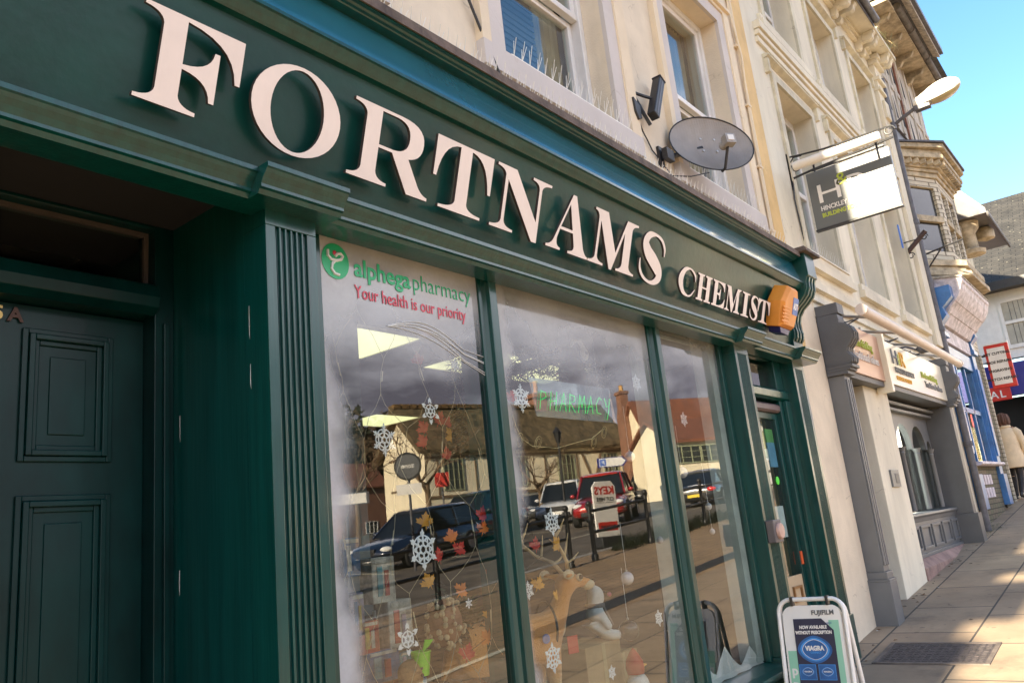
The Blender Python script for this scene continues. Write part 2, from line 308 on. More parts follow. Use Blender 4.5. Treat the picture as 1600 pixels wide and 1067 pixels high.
def spots(m, sc=7.0):
    nt = m.node_tree; b = nt.nodes["Principled BSDF"]; L = nt.links.new; src = b.inputs["Base Color"].links[0].from_socket; tc = N(nt, "ShaderNodeTexCoord")
    v = N(nt, "ShaderNodeTexVoronoi", i_Scale=sc); L(tc.outputs["Object"], v.inputs["Vector"]); n = N(nt, "ShaderNodeTexNoise", i_Scale=1.1, i_Detail=10.0, i_Roughness=.75); L(tc.outputs["Object"], n.inputs["Vector"])
    sx_ = N(nt, "ShaderNodeSeparateColor"); L(v.outputs["Color"], sx_.inputs[0]); th = N(nt, "ShaderNodeMath", operation='MULTIPLY', i_1=.16); L(sx_.outputs[0], th.inputs[0]); lt = N(nt, "ShaderNodeMath", operation='LESS_THAN'); L(v.outputs["Distance"], lt.inputs[0]); L(th.outputs[0], lt.inputs[1])
    g = N(nt, "ShaderNodeMath", operation='MULTIPLY', i_1=.45); L(lt.outputs[0], g.inputs[0]); r = N(nt, "ShaderNodeMapRange"); L(n.outputs["Fac"], r.inputs[0]); [setattr(r.inputs[i], "default_value", q) for i, q in zip((1, 2, 3, 4), (.52, .66, 0, .42))]
    mm = N(nt, "ShaderNodeMath", operation='MAXIMUM'); L(g.outputs[0], mm.inputs[0]); L(r.outputs[0], mm.inputs[1]); mx = N(nt, "ShaderNodeMix", data_type='RGBA'); L(mm.outputs[0], mx.inputs[0]); L(src, mx.inputs[6]); mx.inputs[7].default_value = (.075, .06, .05, 1); L(mx.outputs[2], b.inputs["Base Color"])
spots(M["paving"])
M["setts"] = slabs("brown_block_paving", (.31, .205, .112), (.24, .16, .09), (.05, .04, .035), .42, .2, .35, 0, .3)
M["asphalt"] = paint("worn_asphalt", (.135, .108, .08), .85, .25, 1.2, .5, 120)
M["soil"] = paint("distant_ground", (.12, .12, .08), .95, .3, .3, .2)
M["kerb"] = paint("granite_kerb", (.30, .28, .26), .85, .2, 8, .4, 60)
M["line"] = paint("road_paint", (.62, .58, .46), .8, .2, 6, .3, 60)
sheet("ground", -600, 900, -900, 900, -.16, M["soil"])
sheet("road", -60, 80, -46, -7.6, -.10, M["asphalt"])
sheet("pavement", -40, 23.9, -3.2, .9, .0, M["paving"])
sheet("block_pavement", -40, 40, -7.4, -3.204, -.004, M["setts"])
kb = MB()
for i in range(-20, 44):
    x0 = i*.9; kb.add([(x, y, H(x, y)+z) for x in (x0+.006, x0+.894) for y in (-7.6, -7.404) for z in (-.2, .008)], [(0, 1, 3, 2), (4, 6, 7, 5), (0, 4, 5, 1), (2, 3, 7, 6), (0, 2, 6, 4), (1, 5, 7, 3)])
tag(kb.build("kerb", M["kerb"], bevel=.012), kind="structure")
def strip(pts, w, dz, b):
    for (xa, ya), (xb, yb) in zip(pts, pts[1:]):
        d = Vector((xb-xa, yb-ya)).normalized()*w/2; n = (-d.y, d.x)
        b.add([(x, y, H(x, y)+dz) for x, y in ((xa-n[0], ya-n[1]), (xa+n[0], ya+n[1]), (xb+n[0], yb+n[1]), (xb-n[0], yb-n[1]))], [(0, 1, 2, 3)])
lb = MB()
for yy in (-8.0, -11.4): strip([(x, yy) for x in (-6, 0, 6, 12, 18, 24, 30)], .12, -.095, lb)
for k in range(7): strip([(9+2.7*k, -13.5), (10.5+2.7*k, -18.5)], .1, -.095, lb)
strip([(-4, -3.45), (6, -3.45), (12, -3.45), (18, -3.45), (24, -3.45)], .1, .0005, lb)
tag(lb.build("road_marking", M["line"]), kind="structure")
PZ = .0                                                                  # the pavement stands this much above H
tag(MB().add([(x, y, H(x, y)+.001) for x in (7.0, 12.0, 18.0, 24.0, 30.0) for y in (-3.72, -3.36)], [(0, 2, 3, 1), (2, 4, 5, 3), (4, 6, 7, 5), (6, 8, 9, 7)]).build("shadow_strip", paint("shadow_strip_dark", (.022, .022, .020), .8, .3, 9, .6, 120)), kind="structure")  # dark strip laid in place of a shadow bar on the paving
# manhole / service cover in the pavement
M["iron"] = paint("cast_iron_cover", (.085, .07, .068), .6, .3, 30, .6, 140)
t = thing("service_cover", "dark rectangular iron service cover let into the pavement in front of the cream wall", "manhole cover", (6.4, -.62, H(6.4)+PZ))
b = MB()
mx0 = [(6.22, -.28), (6.74, -.28), (6.74, -.96), (6.22, -.96)]
b.add([(x, y, H(x)+PZ+z) for z in (-.02, .006) for x, y in mx0], [(0, 1, 2, 3), (4, 7, 6, 5), (0, 4, 5, 1), (1, 5, 6, 2), (2, 6, 7, 3), (3, 7, 4, 0)])
for i in range(11):
    for j in range(15):
        x, y = 6.25+.0445*i, -.31-.043*j
        b.add([(x+dx, y+dy, H(x)+PZ+z) for z in (.005, .0085) for dx, dy in ((0, 0), (.030, 0), (.030, -.030), (0, -.030))], [(4, 7, 6, 5), (0, 4, 5, 1), (1, 5, 6, 2), (2, 6, 7, 3), (3, 7, 4, 0)])
b.build("cover_plate", M["iron"], t)
b = MB()
for x0, x1, y0, y1 in ((6.19, 6.22, -.99, -.25), (6.74, 6.77, -.99, -.25), (6.2201, 6.7399, -.28, -.25), (6.2201, 6.7399, -.99, -.96)):
    b.add([(x, y, H(x)+PZ+z) for x in (x0, x1) for y in (y0, y1) for z in (-.02, .009)], [(0, 1, 3, 2), (4, 6, 7, 5), (0, 4, 5, 1), (2, 3, 7, 6), (0, 2, 6, 4), (1, 5, 7, 3)])
b.build("cover_rim", paint("worn_iron_rim", (.16, .13, .11), .7, .2, 9, .3), t)

# ================================================================== THE CHEMIST'S BUILDING
BLD = thing("chemist_building", "cream rendered building with the dark green chemist shopfront and sash windows above", "shop building", (0, 0, 0))
XL, XR = -1.2, 6.86
W1, W2, WZ0, WZ1 = (2.95, 4.07), (5.02, 6.14), 3.99, 5.775
W3, W4 = (.75, 1.87), (-.9, .1)
def wall_with(openings, x0, x1, z0, z1, y0, y1, b):
    zs = sorted(set([z0, z1]+[z for o in openings for z in o[2:]])); 
    for za, zb in zip(zs, zs[1:]):
        xs = [x0]
        for o in sorted(openings):
            if o[2] <= za and o[3] >= zb: xs += [o[0], o[1]]
        xs.append(x1)
        for xa, xb in zip(xs[::2], xs[1::2]):
            if xb-xa > 1e-4: b.box(xa, xb, y0, y1, za, zb)
b = MB(); ops = [(*w, WZ0, WZ1) for w in (W1, W2, W3, W4)]+[(*w, 6.75, 7.95) for w in (W1, W2, W3, W4)]
wall_with(ops, XL, 6.62, 2.9, 8.3, 0, .3, b); b.build("upper_wall", M["cream"], BLD)
b = MB(); z = 3.5
b.box(6.6201, XR, -.02, .3, 2.9, 8.3); b.build("quoin_strip", M["yellow"], BLD)
b = MB(); b.box(6.3601, 6.905, -.0, .3, .2, 2.899); b.box(6.905, 7.36, .004, .3, .2, 3.4); b.build("ground_floor_wall", M["cream"], BLD)
b = MB(); b.box(6.3602, 6.392, -.02, .0, .45, 2.88); b.build("edge_strip", M["yellow"], BLD)
for (xa, xb) in (W1, W2, W3, W4):
    for za, zb in ((WZ0, WZ1), (6.75, 7.95)):
        w = 0
        b = MB(); b.box(xa-.13, xa, -.03, .0, za, zb+.13); b.box(xb, xb+.13, -.03, 0, za, zb+.13); b.box(xa, xb, -.03, 0, zb, zb+.13)
        W = b.build("window_surround", M["lilac"], BLD)
        b = MB(); b.box(xa-.20, xa-.1301, -.045, 0, za-.0, zb+.2); b.box(xb+.1301, xb+.25, -.045, 0, za-.0, zb+.2); b.box(xa-.1301, xb+.1301, -.045, 0, zb+.1301, zb+.2); b.box(xa-.2, xb+.25, -.07, -.0451, zb+.165, zb+.2); b.build("outer_architrave", M["cream_light"], W)
        b = MB(); b.box(xa-.2, xb+.25, -.05, .0, za-.14, za-.001); b.box(xa, xb, 0, .16, za-.06, za-.001); b.build("sill", M["lilac"], W)
        b = MB(); y0, y1 = .13, .19; zm = (za+zb)/2-.03
        b.box(xa, xa+.05, y0, .26, za, zb); b.box(xb-.05, xb, y0, .26, za, zb); b.box(xa+.05, xb-.05, y0, .26, zb-.05, zb)
        b.box(xa+.0501, xa+.10, y0+.02, y1, zm, zb-.05); b.box(xb-.10, xb-.0501, y0+.02, y1, zm, zb-.05); b.box(xa+.1, xb-.1, y0+.02, y1, zb-.10, zb-.0501); b.box(xa+.0501, xb-.0501, y0+.012, y1, zm-.045, zm)
        b.build("frame", M["white"], W, bevel=.006)
        b = MB(); b.box(xa+.0501, xa+.095, y0+.065, y1+.05, za, zm-.0451); b.box(xb-.095, xb-.0501, y0+.065, y1+.05, za, zm-.0451); b.box(xa+.095, xb-.095, y0+.065, y1+.05, za, za+.055); b.box(xa+.095, xb-.095, y0+.065, y1+.05, zm-.085, zm-.0451)
        b.build("lower_sash", M["white"], W, bevel=.006)
        b = MB(); b.box(xa+.1, xb-.1, y0+.04, y0+.046, zm, zb-.1); b.box(xa+.095, xb-.095, y0+.09, y0+.096, za+.055, zm-.085); b.build("pane", M["pane"], W)
        for side in (0, 1):
            b = MB(); x0, x1 = (xa+.06, xa+.2) if side == 0 else (xb-.30, xb-.06); n = 14
            b.loft([[(x0+(x1-x0)*i/n, .33+.025*math.sin(i*2.1), z) for i in range(n+1)] for z in (za, zb)], closed=False)
            b.build("curtain", M["curtain"], W, smooth=True)
        b = MB(); [b.box(xa+.21, xb-.31, .315, .319, z0, z0+.03) for z0 in [za+.02+.045*i for i in range(int((zb-za-.1)/.045))]]; b.build("blind", M["blind"], W)
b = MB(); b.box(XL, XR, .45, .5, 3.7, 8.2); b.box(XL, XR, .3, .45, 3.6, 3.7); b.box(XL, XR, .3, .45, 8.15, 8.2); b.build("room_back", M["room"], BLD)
# eaves + roof (above the frame; they shade the facade from the low sun behind)
M["slate"] = slabs("slate_roof", (.10, .10, .105), (.07, .07, .075), (.02, .02, .02), .3, .2, .4, 0, .4)
b = MB(); b.profx([(.3, 8.3), (-.2, 8.3), (-.2, 8.42), (4.2, 11.6), (8.6, 8.42), (8.2, 8.3)], XL, XR); b.build("roof", M["slate"], BLD)
b = MB(); b.box(XL, XL+.2, .3, 8, -.3, 8.28); b.box(XR-.2, XR-.002, .55, 8, 0, 8.28); b.box(XL+.2, XR-.2, 7.8, 8, 0, 8.28); b.build("side_wall", M["cream"], BLD)

# ---- shopfront: fascia, mouldings, cornice
FX0, FX1 = -.6, 6.19
FY = lambda z: -.13-.307*(z-2.898)                    # canted board: it leans out over the pavement
b = MB(); b.profx([(FY(2.76), 2.76), (FY(3.29), 3.29), (FY(3.29)+.06, 3.30), (.0, 3.3), (.0, 2.76)], FX0, FX1); FAS = b.build("fascia", M["green_fascia"], BLD)
L1 = [(-.06, 2.777), (-.205, 2.777), (-.205, 2.762), (-.199, 2.758), (-.192, 2.748), (-.178, 2.735), (-.168, 2.718), (-.168, 2.708), (-.158, 2.704), (-.150, 2.69), (-.045, 2.69), (-.045, 2.74)]
def brk(x0, x1, dy): return [(y+dy if i < 10 and i > 0 else y, z) for i, (y, z) in enumerate(L1)]
b = MB()
for x0, x1, dy in ((FX0, 1.335, 0), (1.335, 1.655, -.052), (1.655, 4.985, 0), (4.985, 5.30, -.052), (5.30, 6.075, 0), (6.075, 6.45, -.052)): b.profx(brk(x0, x1, dy), x0+.0002, x1-.0002)
b.build("lower_moulding", M["green"], BLD)
b = MB(); b.profx([(-.2, 3.299), (-.302, 3.299), (-.302, 3.286), (-.294, 3.282), (-.284, 3.268), (-.270, 3.252), (-.262, 3.246), (-.2, 3.244)], FX0, FX1-.0005); b.build("middle_moulding", M["green"], BLD)
b = MB(); b.profx([(-.290, 3.2992), (-.238, 3.49), (-.0, 3.49), (-.0, 3.2992)], FX0, FX1-.0005); b.build("upper_fascia", M["teal"], BLD)
b = MB(); b.profx([(-.0, 3.4772), (-.282, 3.4772), (-.286, 3.481), (-.298, 3.483), (-.306, 3.488), (-.319, 3.4905), (-.319, 3.4955), (-.0, 3.4955)], FX0, 6.15)
b.build("cornice", M["green"], BLD)
b = MB(); b.profx([(-.3285, 3.493), (-.3285, 3.534), (-.30, 3.541), (-.0, 3.58), (-.0, 3.496), (-.3245, 3.496), (-.3245, 3.493)], FX0, 6.15)
b.box(6.14, 6.47, -.385, .0, 3.532, 3.556); b.box(6.165, 6.445, -.365, .0, 3.5561, 3.578); b.build("flashing", M["flash"], BLD)
cor = [(0, 3.531), (-.35, 3.531), (-.352, 3.345), (-.333, 3.335), (-.322, 3.30), (-.318, 3.25), (-.295, 3.20), (-.25, 3.155), (-.205, 3.12), (-.172, 3.075), (-.155, 3.02), (-.155, 2.97), (-.162, 2.93), (-.155, 2.885), (-.14, 2.86), (-.14, 2.778), (0, 2.778)]
b = MB(); b.profx(cor, 6.19, 6.40); 
for xx in (6.222, 6.286, 6.35): b.profx([(y-.012, z) for y, z in cor[3:15]]+[(y+.01, z) for y, z in cor[3:15]][::-1], xx, xx+.03)
b.build("corbel", M["green"], BLD, bevel=.004)
# letters of the fascia, each a solid plate on stand-offs in front of the canted board
fn = Vector((0, -1, -.307)).normalized(); fu = Vector((1, 0, 0)); fv = Vector((0, -.307, 1)).normalized()
def letter(ch, x0, w, cap, z0=2.898, gap=.026):
    ww, polys = GL[ch]; k = w/ww
    P = [[(x*k, y*cap) for x, y in p] for p in polys]
    me = poly_mesh(P, .014); o = Vector((x0, FY(z0), z0))+fn*(gap+.02)
    bb = MB().mesh(me, frame(o, fu, fv, fn)); 
    me2 = bb.build("letter", [M["letter"], M["letter_edge"]], FAS)
    d0 = o.dot(fn)
    for p in me2.data.polygons: p.material_index = 0 if (p.center.dot(fn)-d0) > .0065 else 1
    s = MB(); 
    for sx, sy in ((.3, .15), (.35, .85)) if ch not in "O" else ((.12, .5), (1.12, .5)): s.tube([Vector((x0, FY(z0), z0))+fu*sx*k+fv*sy*cap-fn*.01, Vector((x0, FY(z0), z0))+fu*sx*k+fv*sy*cap+fn*(gap+.013)], .006, 6)
    return me2
CAPH = .276
for ch, x0, w in (("F", .953, .313), ("O", 1.309, .347), ("R", 1.706, .395), ("T", 2.118, .340), ("N", 2.475, .398), ("A", 2.876, .344), ("M", 3.225, .442), ("S", 3.705, .285)): letter(ch, x0, w, CAPH)
for ch, x0, w in (("C", 4.150, .225), ("H", 4.395, .197), ("E", 4.610, .186), ("M", 4.800, .240), ("I", 5.062, .125), ("S", 5.200, .150), ("T", 5.335, .215)): letter(ch, x0, w, .162, 2.9, .036)
# pilasters with fluted shafts
def pilaster(x0, x1, zb, zt, nf, yf=-.12, yb=.0):
    w = x1-x0; mgn = w*.17; pit = (w-2*mgn)/nf; out = [(x0, yb), (x0, yf)]
    for i in range(nf):
        c = x0+mgn+pit*(i+.5); h = pit*.34; out += [(c-h, yf), (c-h*.75, yf+.012), (c, yf+.017), (c+h*.75, yf+.012), (c+h, yf)]
    out += [(x1, yf), (x1, yb)]; b = MB(); b.profz(out, zb, zt-.05); b.box(x0, x1, yf, yb, zt-.0499, zt+.02); b.box(x0-.012, x1+.012, yf-.015, yb, zb-.35, zb-.001)
    return b.build("pilaster", M["green"], BLD, bevel=.002)
pilaster(1.415, 1.612, .50, 2.688, 6, -.12, .005); pilaster(5.03, 5.255, .72, 2.688, 8, -.12, .02); pilaster(6.12, 6.36, .80, 2.688, 8, -.12, .01)
# doorway on the left: return wall, soffit, frame, panelled door
b = MB(); b.box(1.415, 1.70, .0051, .62, .0, 2.84); b.build("doorway_return", M["green"], BLD)
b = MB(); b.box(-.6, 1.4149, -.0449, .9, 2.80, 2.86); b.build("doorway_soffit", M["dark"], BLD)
b = MB(); b.box(-.6, .28, -.1, .9, -.05, 2.799); b.build("doorway_cheek", M["green"], BLD)
b = MB(); b.box(1.345, 1.4148, .44, .56, 0, 2.799); b.box(1.372, 1.392, .425, .44, 0, 2.44); b.box(.2801, 1.345, .44, .56, 2.785, 2.799); b.box(.2801, .36, .44, .56, 0, 2.785)
b.profx([(.56, 2.465), (.44, 2.465), (.405, 2.485), (.398, 2.52), (.41, 2.565), (.44, 2.578), (.56, 2.578)], .36, 1.345); b.build("door_frame", M["shaded_green"], BLD, bevel=.003)
b = MB(); b.box(.361, 1.344, .50, .505, 2.579, 2.784); FL = b.build("fanlight", M["pane"], BLD)
b = MB(); b.box(.361, 1.344, .485, .4999, 2.768, 2.784); b.box(1.328, 1.344, .485, .4999, 2.579, 2.768); b.build("fanlight_bead", paint("worn_bead", (.07, .055, .045), .7), FL)
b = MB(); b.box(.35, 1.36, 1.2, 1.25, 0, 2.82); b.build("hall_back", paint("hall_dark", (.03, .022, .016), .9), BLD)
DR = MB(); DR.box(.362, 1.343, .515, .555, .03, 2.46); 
D1 = DR.build("house_door", M["shaded_green"], BLD)
b = MB()
for x0, x1, z0, z1 in ((.955, 1.235, 1.965, 2.385), (.955, 1.235, .85, 1.863), (.45, .79, 1.965, 2.385), (.45, .79, .85, 1.863)):
    for k, (d, y0) in enumerate(((0, .503), (.018, .492), (.034, .506))):
        a0, a1, c0, c1 = x0+d, x1-d, z0+d, z1-d; w = .0178
        b.box(a0, a0+w, y0, .5149, c0, c1); b.box(a1-w, a1, y0, .5149, c0, c1); b.box(a0+w, a1-w, y0, .5149, c0, c0+w); b.box(a0+w, a1-w, y0, .5149, c1-w, c1)
    b.box(x0+.085, x1-.085, .509, .5149, z0+.085, z1-.085)
b.build("panel_moulding", M["shaded_green"], D1, bevel=.004)
b = MB(); b.tube([(.872, .512, .03), (.872, .512, 2.46)], .004, 6); b.build("centre_bead", M["dark"], D1)
write("numeral", "5", .062, frame((.868, .508, 2.402), (1, 0, 0), (0, 0, 1), (0, -1, 0)), paint("worn_brass", (.42, .30, .11), .35, metal=.9), D1, .006, .002)
write("numeral", "A", .062, frame((.912, .508, 2.402), (1, 0, 0), (0, 0, 1), (0, -1, 0)), paint("tarnished_brass", (.10, .06, .05), .6, metal=.4), D1, .006, .002)
b = MB()
for z0, z1, y in ((1.52, 1.60, .405), (2.28, 2.39, -.02), (2.12, 2.2, -.02), (2.02, 2.11, .40)): b.add([(1.4138, y-.001, z0), (1.4138, y+.002, z0+.02), (1.4138, y+.003 if z0 < 1.6 else y+.0015, z1-.03), (1.4138, y, z1), (1.4149, y, z1), (1.4149, y, z0)], [(0, 1, 2, 3), (0, 3, 4, 5)])
b.build("chipped_paint", M["white"], BLD)
# shop window: head, mullions, sill, panes
b = MB(); b.box(1.6121, 5.03, -.045, .07, 2.716, 2.80); b.box(1.6121, 5.03, -.0449, -.02, 2.706, 2.7159); b.profx([(-.03, 2.755), (-.062, 2.755), (-.062, 2.742), (-.045, 2.733), (-.03, 2.733)], 1.613, 5.029)
for x0, x1 in ((2.565, 2.662), (4.05, 4.152)):
    c = (x0+x1)/2; b.profz([(x0, .012), (x0, -.012), (x0+.012, -.016), (c-.026, -.034), (c-.024, -.055), (c+.024, -.055), (c+.026, -.034), (x1-.012, -.016), (x1, -.012), (x1, .012)], .70, 2.7158)
b.box(1.6121, 1.70, -.03, .02, .7, 2.7159); b.box(4.985, 5.0298, -.03, .08, .7, 2.7159)
FR = b.build("window_frame", M["green"], BLD, bevel=.003)
b = MB()
for x0, x1 in ((4.06, 4.145), (4.90, 4.984), (1.64, 1.69)): b.box(x0, x1, .0125, .13, .71, 2.72)
b.box(1.66, 4.98, .0705, .13, 2.72, 2.80); b.build("inner_frame", M["frame_in"], FR); MB().box(2.575, 2.655, .0125, .13, .71, 2.72).build("inner_mullion", M["green"], FR)
for x0, x1, fx, am in ((1.70, 2.565, 1.67, .93), (2.662, 4.05, 2.60, .62), (4.152, 4.985, 4.02, .35)):
    b = MB(); b.box(x0, x1, -.002, .004, .70, 2.7159); b.build("shop_pane", glass("shop_glass", 2.02, (.86, .9, .88), .0, (fx, 2.74, am), .012), BLD)
b = MB(); b.profx([(.02, .699), (-.10, .688), (-.155, .676), (-.16, .66), (-.15, .645), (-.13, .63), (-.10, .622), (.02, .622)], 1.6121, 5.0299); b.build("shop_sill", M["green"], BLD, bevel=.003)
b = MB(); b.box(1.6121, 5.0299, -.04, .1, .1, .6215); b.build("stall_riser", M["green"], BLD)
# shop entrance on the right
b = MB(); b.box(5.2551, 6.1199, .0, .12, 2.70, 2.80); b.profx([(.12, 2.39), (-.02, 2.39), (-.045, 2.405), (-.05, 2.455), (-.03, 2.475), (.12, 2.475)], 5.2551, 6.1199)
b.box(5.2551, 5.34, .0, .12, .4, 2.39); b.box(5.975, 6.1199, -.02, .12, .4, 2.39); b.box(6.03, 6.1199, -.05, -.0201, .4, 2.39); b.box(5.2551, 5.34, .0, .12, 2.475, 2.70); b.box(5.975, 6.1199, -.02, .12, 2.475, 2.70); EF = b.build("entrance_frame", M["green"], BLD, bevel=.004)
b = MB(); b.box(5.34, 5.975, .02, .025, 2.475, 2.70); b.build("entrance_fanlight", M["pane"], BLD)
b = MB(); b.profx([(.12, 2.30), (.0, 2.30), (-.015, 2.315), (-.015, 2.35), (.0, 2.365), (.12, 2.365)], 5.34, 5.975); b.build("closer_rail", paint("bronze_rail", (.12, .085, .085), .45), EF)
b = MB(); b.box(5.34, 5.44, .02, .07, .46, 2.298); b.box(5.925, 5.975, .02, .07, .46, 2.298); b.box(5.44, 5.925, .02, .07, 2.25, 2.298); b.box(5.44, 5.925, .02, .07, .46, .62); ED = b.build("entrance_door", M["green"], BLD, bevel=.004)
b = MB(); b.box(5.44, 5.925, .04, .046, 1.135, 2.25); b.build("door_pane", M["pane"], ED)
b = MB(); b.box(5.44, 5.925, .03, .05, .62, 1.135); KP = b.build("kick_panel", paint("tan_panel", (.50, .38, .24), .5, .05), ED)
b = MB(); b.box(5.70, 5.86, .015, .0299, .96, .975); b.box(5.70, 5.86, .015, .0299, 1.05, 1.065); b.box(5.70, 5.715, .015, .0299, .975, 1.05); b.box(5.845, 5.86, .015, .0299, .975, 1.05); b.build("letterbox", paint("brass", (.35, .2, .09), .4, metal=.6), KP)
b = MB(); b.box(5.93, 5.965, .012, .0199, 1.20, 1.29); b.build("push_plate", paint("orange_label", (.75, .12, .03), .5), ED)
b = MB(); b.box(5.76, 5.90, .05, .0595, 2.08, 2.18); b.k = 1; b.box(5.76, 5.90, .05, .0595, 1.90, 2.0799); b.k = 2; b.box(5.66, 5.75, .05, .0595, 1.95, 2.03); b.box(5.60, 5.85, .05, .0595, 1.40, 1.62); b.k = 3; b.lathe([(.001, .033), (.03, .034), (.03, .039)], (5.80, 0, 1.80), 16, 'y'); b.build("door_poster", [paint("poster_green", (.12, .42, .10), .5), paint("poster_blue", (.12, .36, .60), .5), paint("poster_white", (.6, .66, .7), .5), paint("poster_lime", (.10, .75, .06), .5)], ED)
b = MB(); b.box(5.24, 6.13, -.1, .3, .2, .46); b.build("door_step", M["stone"], BLD)
# interior shell behind the glass
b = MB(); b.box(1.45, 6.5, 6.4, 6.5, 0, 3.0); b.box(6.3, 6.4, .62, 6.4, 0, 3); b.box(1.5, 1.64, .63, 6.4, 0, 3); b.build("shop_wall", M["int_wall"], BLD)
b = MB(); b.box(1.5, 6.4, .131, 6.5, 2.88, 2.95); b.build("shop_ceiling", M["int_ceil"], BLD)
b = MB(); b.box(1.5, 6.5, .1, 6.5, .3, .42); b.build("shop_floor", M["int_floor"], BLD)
b = MB(); b.box(1.64, 5.0, .02, .75, .60, .69); b.box(1.66, 2.95, .50, .76, .6901, .95); b.box(1.66, 2.75, .63, .76, .9501, 1.18); b.build("window_board", paint("display_board", (.12, .08, .055), .7, .1, 3), BLD)
b = MB(); b.box(1.66, 5.2, .78, .8, .42, 1.32); b.build("display_back", paint("display_back", (.05, .035, .028), .8, .15, 2), BLD)
b = MB(); b.box(2.45, 2.66, .9, 1.05, .42, 2.879); b.build("shop_column", paint("teal_column", (.08, .12, .14), .6), BLD)
M["lamp_on"] = emit("ceiling_panel_light", (1.0, .94, .50), .27)
for i, (x, y, lb_) in enumerate(((2.93, 1.28, "large bright square ceiling light panel nearest the left window pane"), (4.10, 1.28, "square ceiling light panel partly hidden behind the tinsel column"), (5.0, 1.28, "square ceiling light panel seen above the hanging green neon sign"), (5.12, 3.52, "square ceiling light panel deep in the shop, low in the left pane"), (2.95, 3.52, "deep ceiling light panel hidden behind the window lettering"))):
    t = thing("ceiling_light", lb_, "ceiling light", (x, y, 2.88), "square ceiling lights inside the shop")
    b = MB(); b.box(x, x+.58, y, y+.58, 2.868, 2.8795); b.build("diffuser", M["lamp_on"], t)
    b = MB(); [b.box(*q, 2.862, 2.8794) for q in ((x-.02, x-.0005, y-.02, y+.6), (x+.5805, x+.6, y-.02, y+.6), (x-.0005, x+.5805, y-.02, y-.0005), (x-.0005, x+.5805, y+.5805, y+.6))]; b.build("rim", M["white"], t)
# shelves deep in the shop
for i, x in enumerate((1.9, 3.1, 4.3)):
    t = thing("shop_shelf", ("shelf unit of medicine boxes on the left in the shop", "shelf unit of medicine boxes at the middle of the shop", "shelf unit of medicine boxes on the right in the shop")[i], "shelf unit", (x, 4.6, .42), "shelf units inside the shop")
    b = MB(); [b.box(x, x+1.0, 4.4, 4.75, z, z+.02) for z in (.6, 1.0, 1.4, 1.8)]; b.box(x, x+1.0, 4.75, 4.78, .42, 2.0); b.build("rack", M["int_wall"], t)
    b = MB()
    for z in (.6, 1.0, 1.4, 1.8):
        xx = x+.02
        while xx < x+.93: w = rnd.uniform(.04, .09); b.k = rnd.randrange(4); b.box(xx, xx+w, 4.42, 4.6, z+.0205, z+rnd.uniform(.1, .25)); xx += w+.006
    b.build("stock_boxes", [paint("stock%d" % k, c, .5) for k, c in enumerate(((.5, .5, .5), (.1, .25, .4), (.5, .2, .1), (.2, .4, .2)))], t)
# vinyl lettering on the left pane (outside face)
M["vg"] = paint("green_vinyl", (.02, .40, .17), .4, .03, 3, 0); M["vr"] = paint("red_vinyl", (.60, .05, .09), .4, .03, 3, 0); M["vgrey"] = paint("pale_vinyl", (.7, .74, .74), .4, .03, 3, 0)
VT = thing("window_lettering", "green and red vinyl pharmacy lettering with a round green emblem on the left window pane", "window lettering", (2.1, -.004, 2.5))
gl_f = lambda x, z: frame((x, -.0045, z), (1, 0, 0), (0, 0, 1), (0, -1, 0))
b = MB(); b.add([(1.787+.062*math.cos(a), -.0035+dy, 2.625+.068*math.sin(a)) for dy in (0, -.001) for a in [2*math.pi*k/40 for k in range(40)]], [tuple(range(40)), tuple(range(40, 80))]+[(k, (k+1) % 40, 40+(k+1) % 40, 40+k) for k in range(40)]); b.build("emblem", M["vg"], VT)
b = MB(); 
for pts in ([(1.752, 2.662), (1.752, 2.64), (1.766, 2.628), (1.79, 2.628), (1.812, 2.636), (1.82, 2.65), (1.81, 2.658), (1.795, 2.655), (1.785, 2.643)], [(1.785, 2.628), (1.770, 2.612), (1.766, 2.592), (1.778, 2.577), (1.80, 2.574)]): b.tube([(x, -.006, z) for x, z in pts], .006, 6)
b.build("emblem_mark", M["vgrey"], VT); b = MB(); b.ball((1.783, -.006, 2.656), (.0085, .003, .0095)); b.build("emblem_dot", M["vr"], VT)
write("wordmark", "alphega", .098, gl_f(1.872, 2.588), M["vg"], VT, .001, .0022, width=.288); write("wordmark", "pharmacy", .098, gl_f(2.175, 2.588), M["vg"], VT, .001, -.0008, width=.342)
write("slogan", "Your health is our priority", .072, gl_f(1.868, 2.502), M["vr"], VT, .001, .0004, width=.608)
b = MB()
for k, (h1, h2) in enumerate(((.10, -.03), (.085, -.06), (.06, -.055), (.07, -.10), (.03, -.11))): b.tube([(2.02+.545*t_, -.005, 2.415+h1*math.sin(math.pi*min(1, t_*1.3))*.55+h2*t_**1.6-.03*t_) for t_ in [i/18 for i in range(19)]], .0015, 5)
b.build("swoosh", M["vgrey"], VT)
# ================================================================== THE BUILDING SOCIETY'S BUILDING (cream, grey ground floor)
def atX(px, py, X):
    d = ray(px, py); return CAM + d*((X-CAM.x)/d.x)
SOC = thing("building_society", "tall weathered cream building with the grey building society office on its ground floor", "bank building", (7, 0, .54))
A0, A1 = 6.861, 13.09
cs = (8.06, 9.86, 11.68); hw = .53
o1 = [(c-hw, c+hw, 3.92, 5.76) for c in cs]; o2 = [(c-hw+.08, c+hw+.08, 6.5, 7.72) for c in cs]
b = MB(); wall_with(o1+o2, A0, A1, 3.401, 8.36, 0, .35, b); b.box(7.361, A1, .0, .1, 3.28, 3.4008); b.box(12.06, A1, .0, .35, .6, 3.279); b.build("front_wall", M["cream2"], SOC)
b = MB()
for z0, z1, y in ((6.08, 6.14, -.03), (6.16, 6.21, -.05), (6.225, 6.31, -.07), (3.42, 3.47, -.03), (3.55, 3.62, -.045)): b.box(A0+.35, 12.62, y, -.0002, z0, z1)
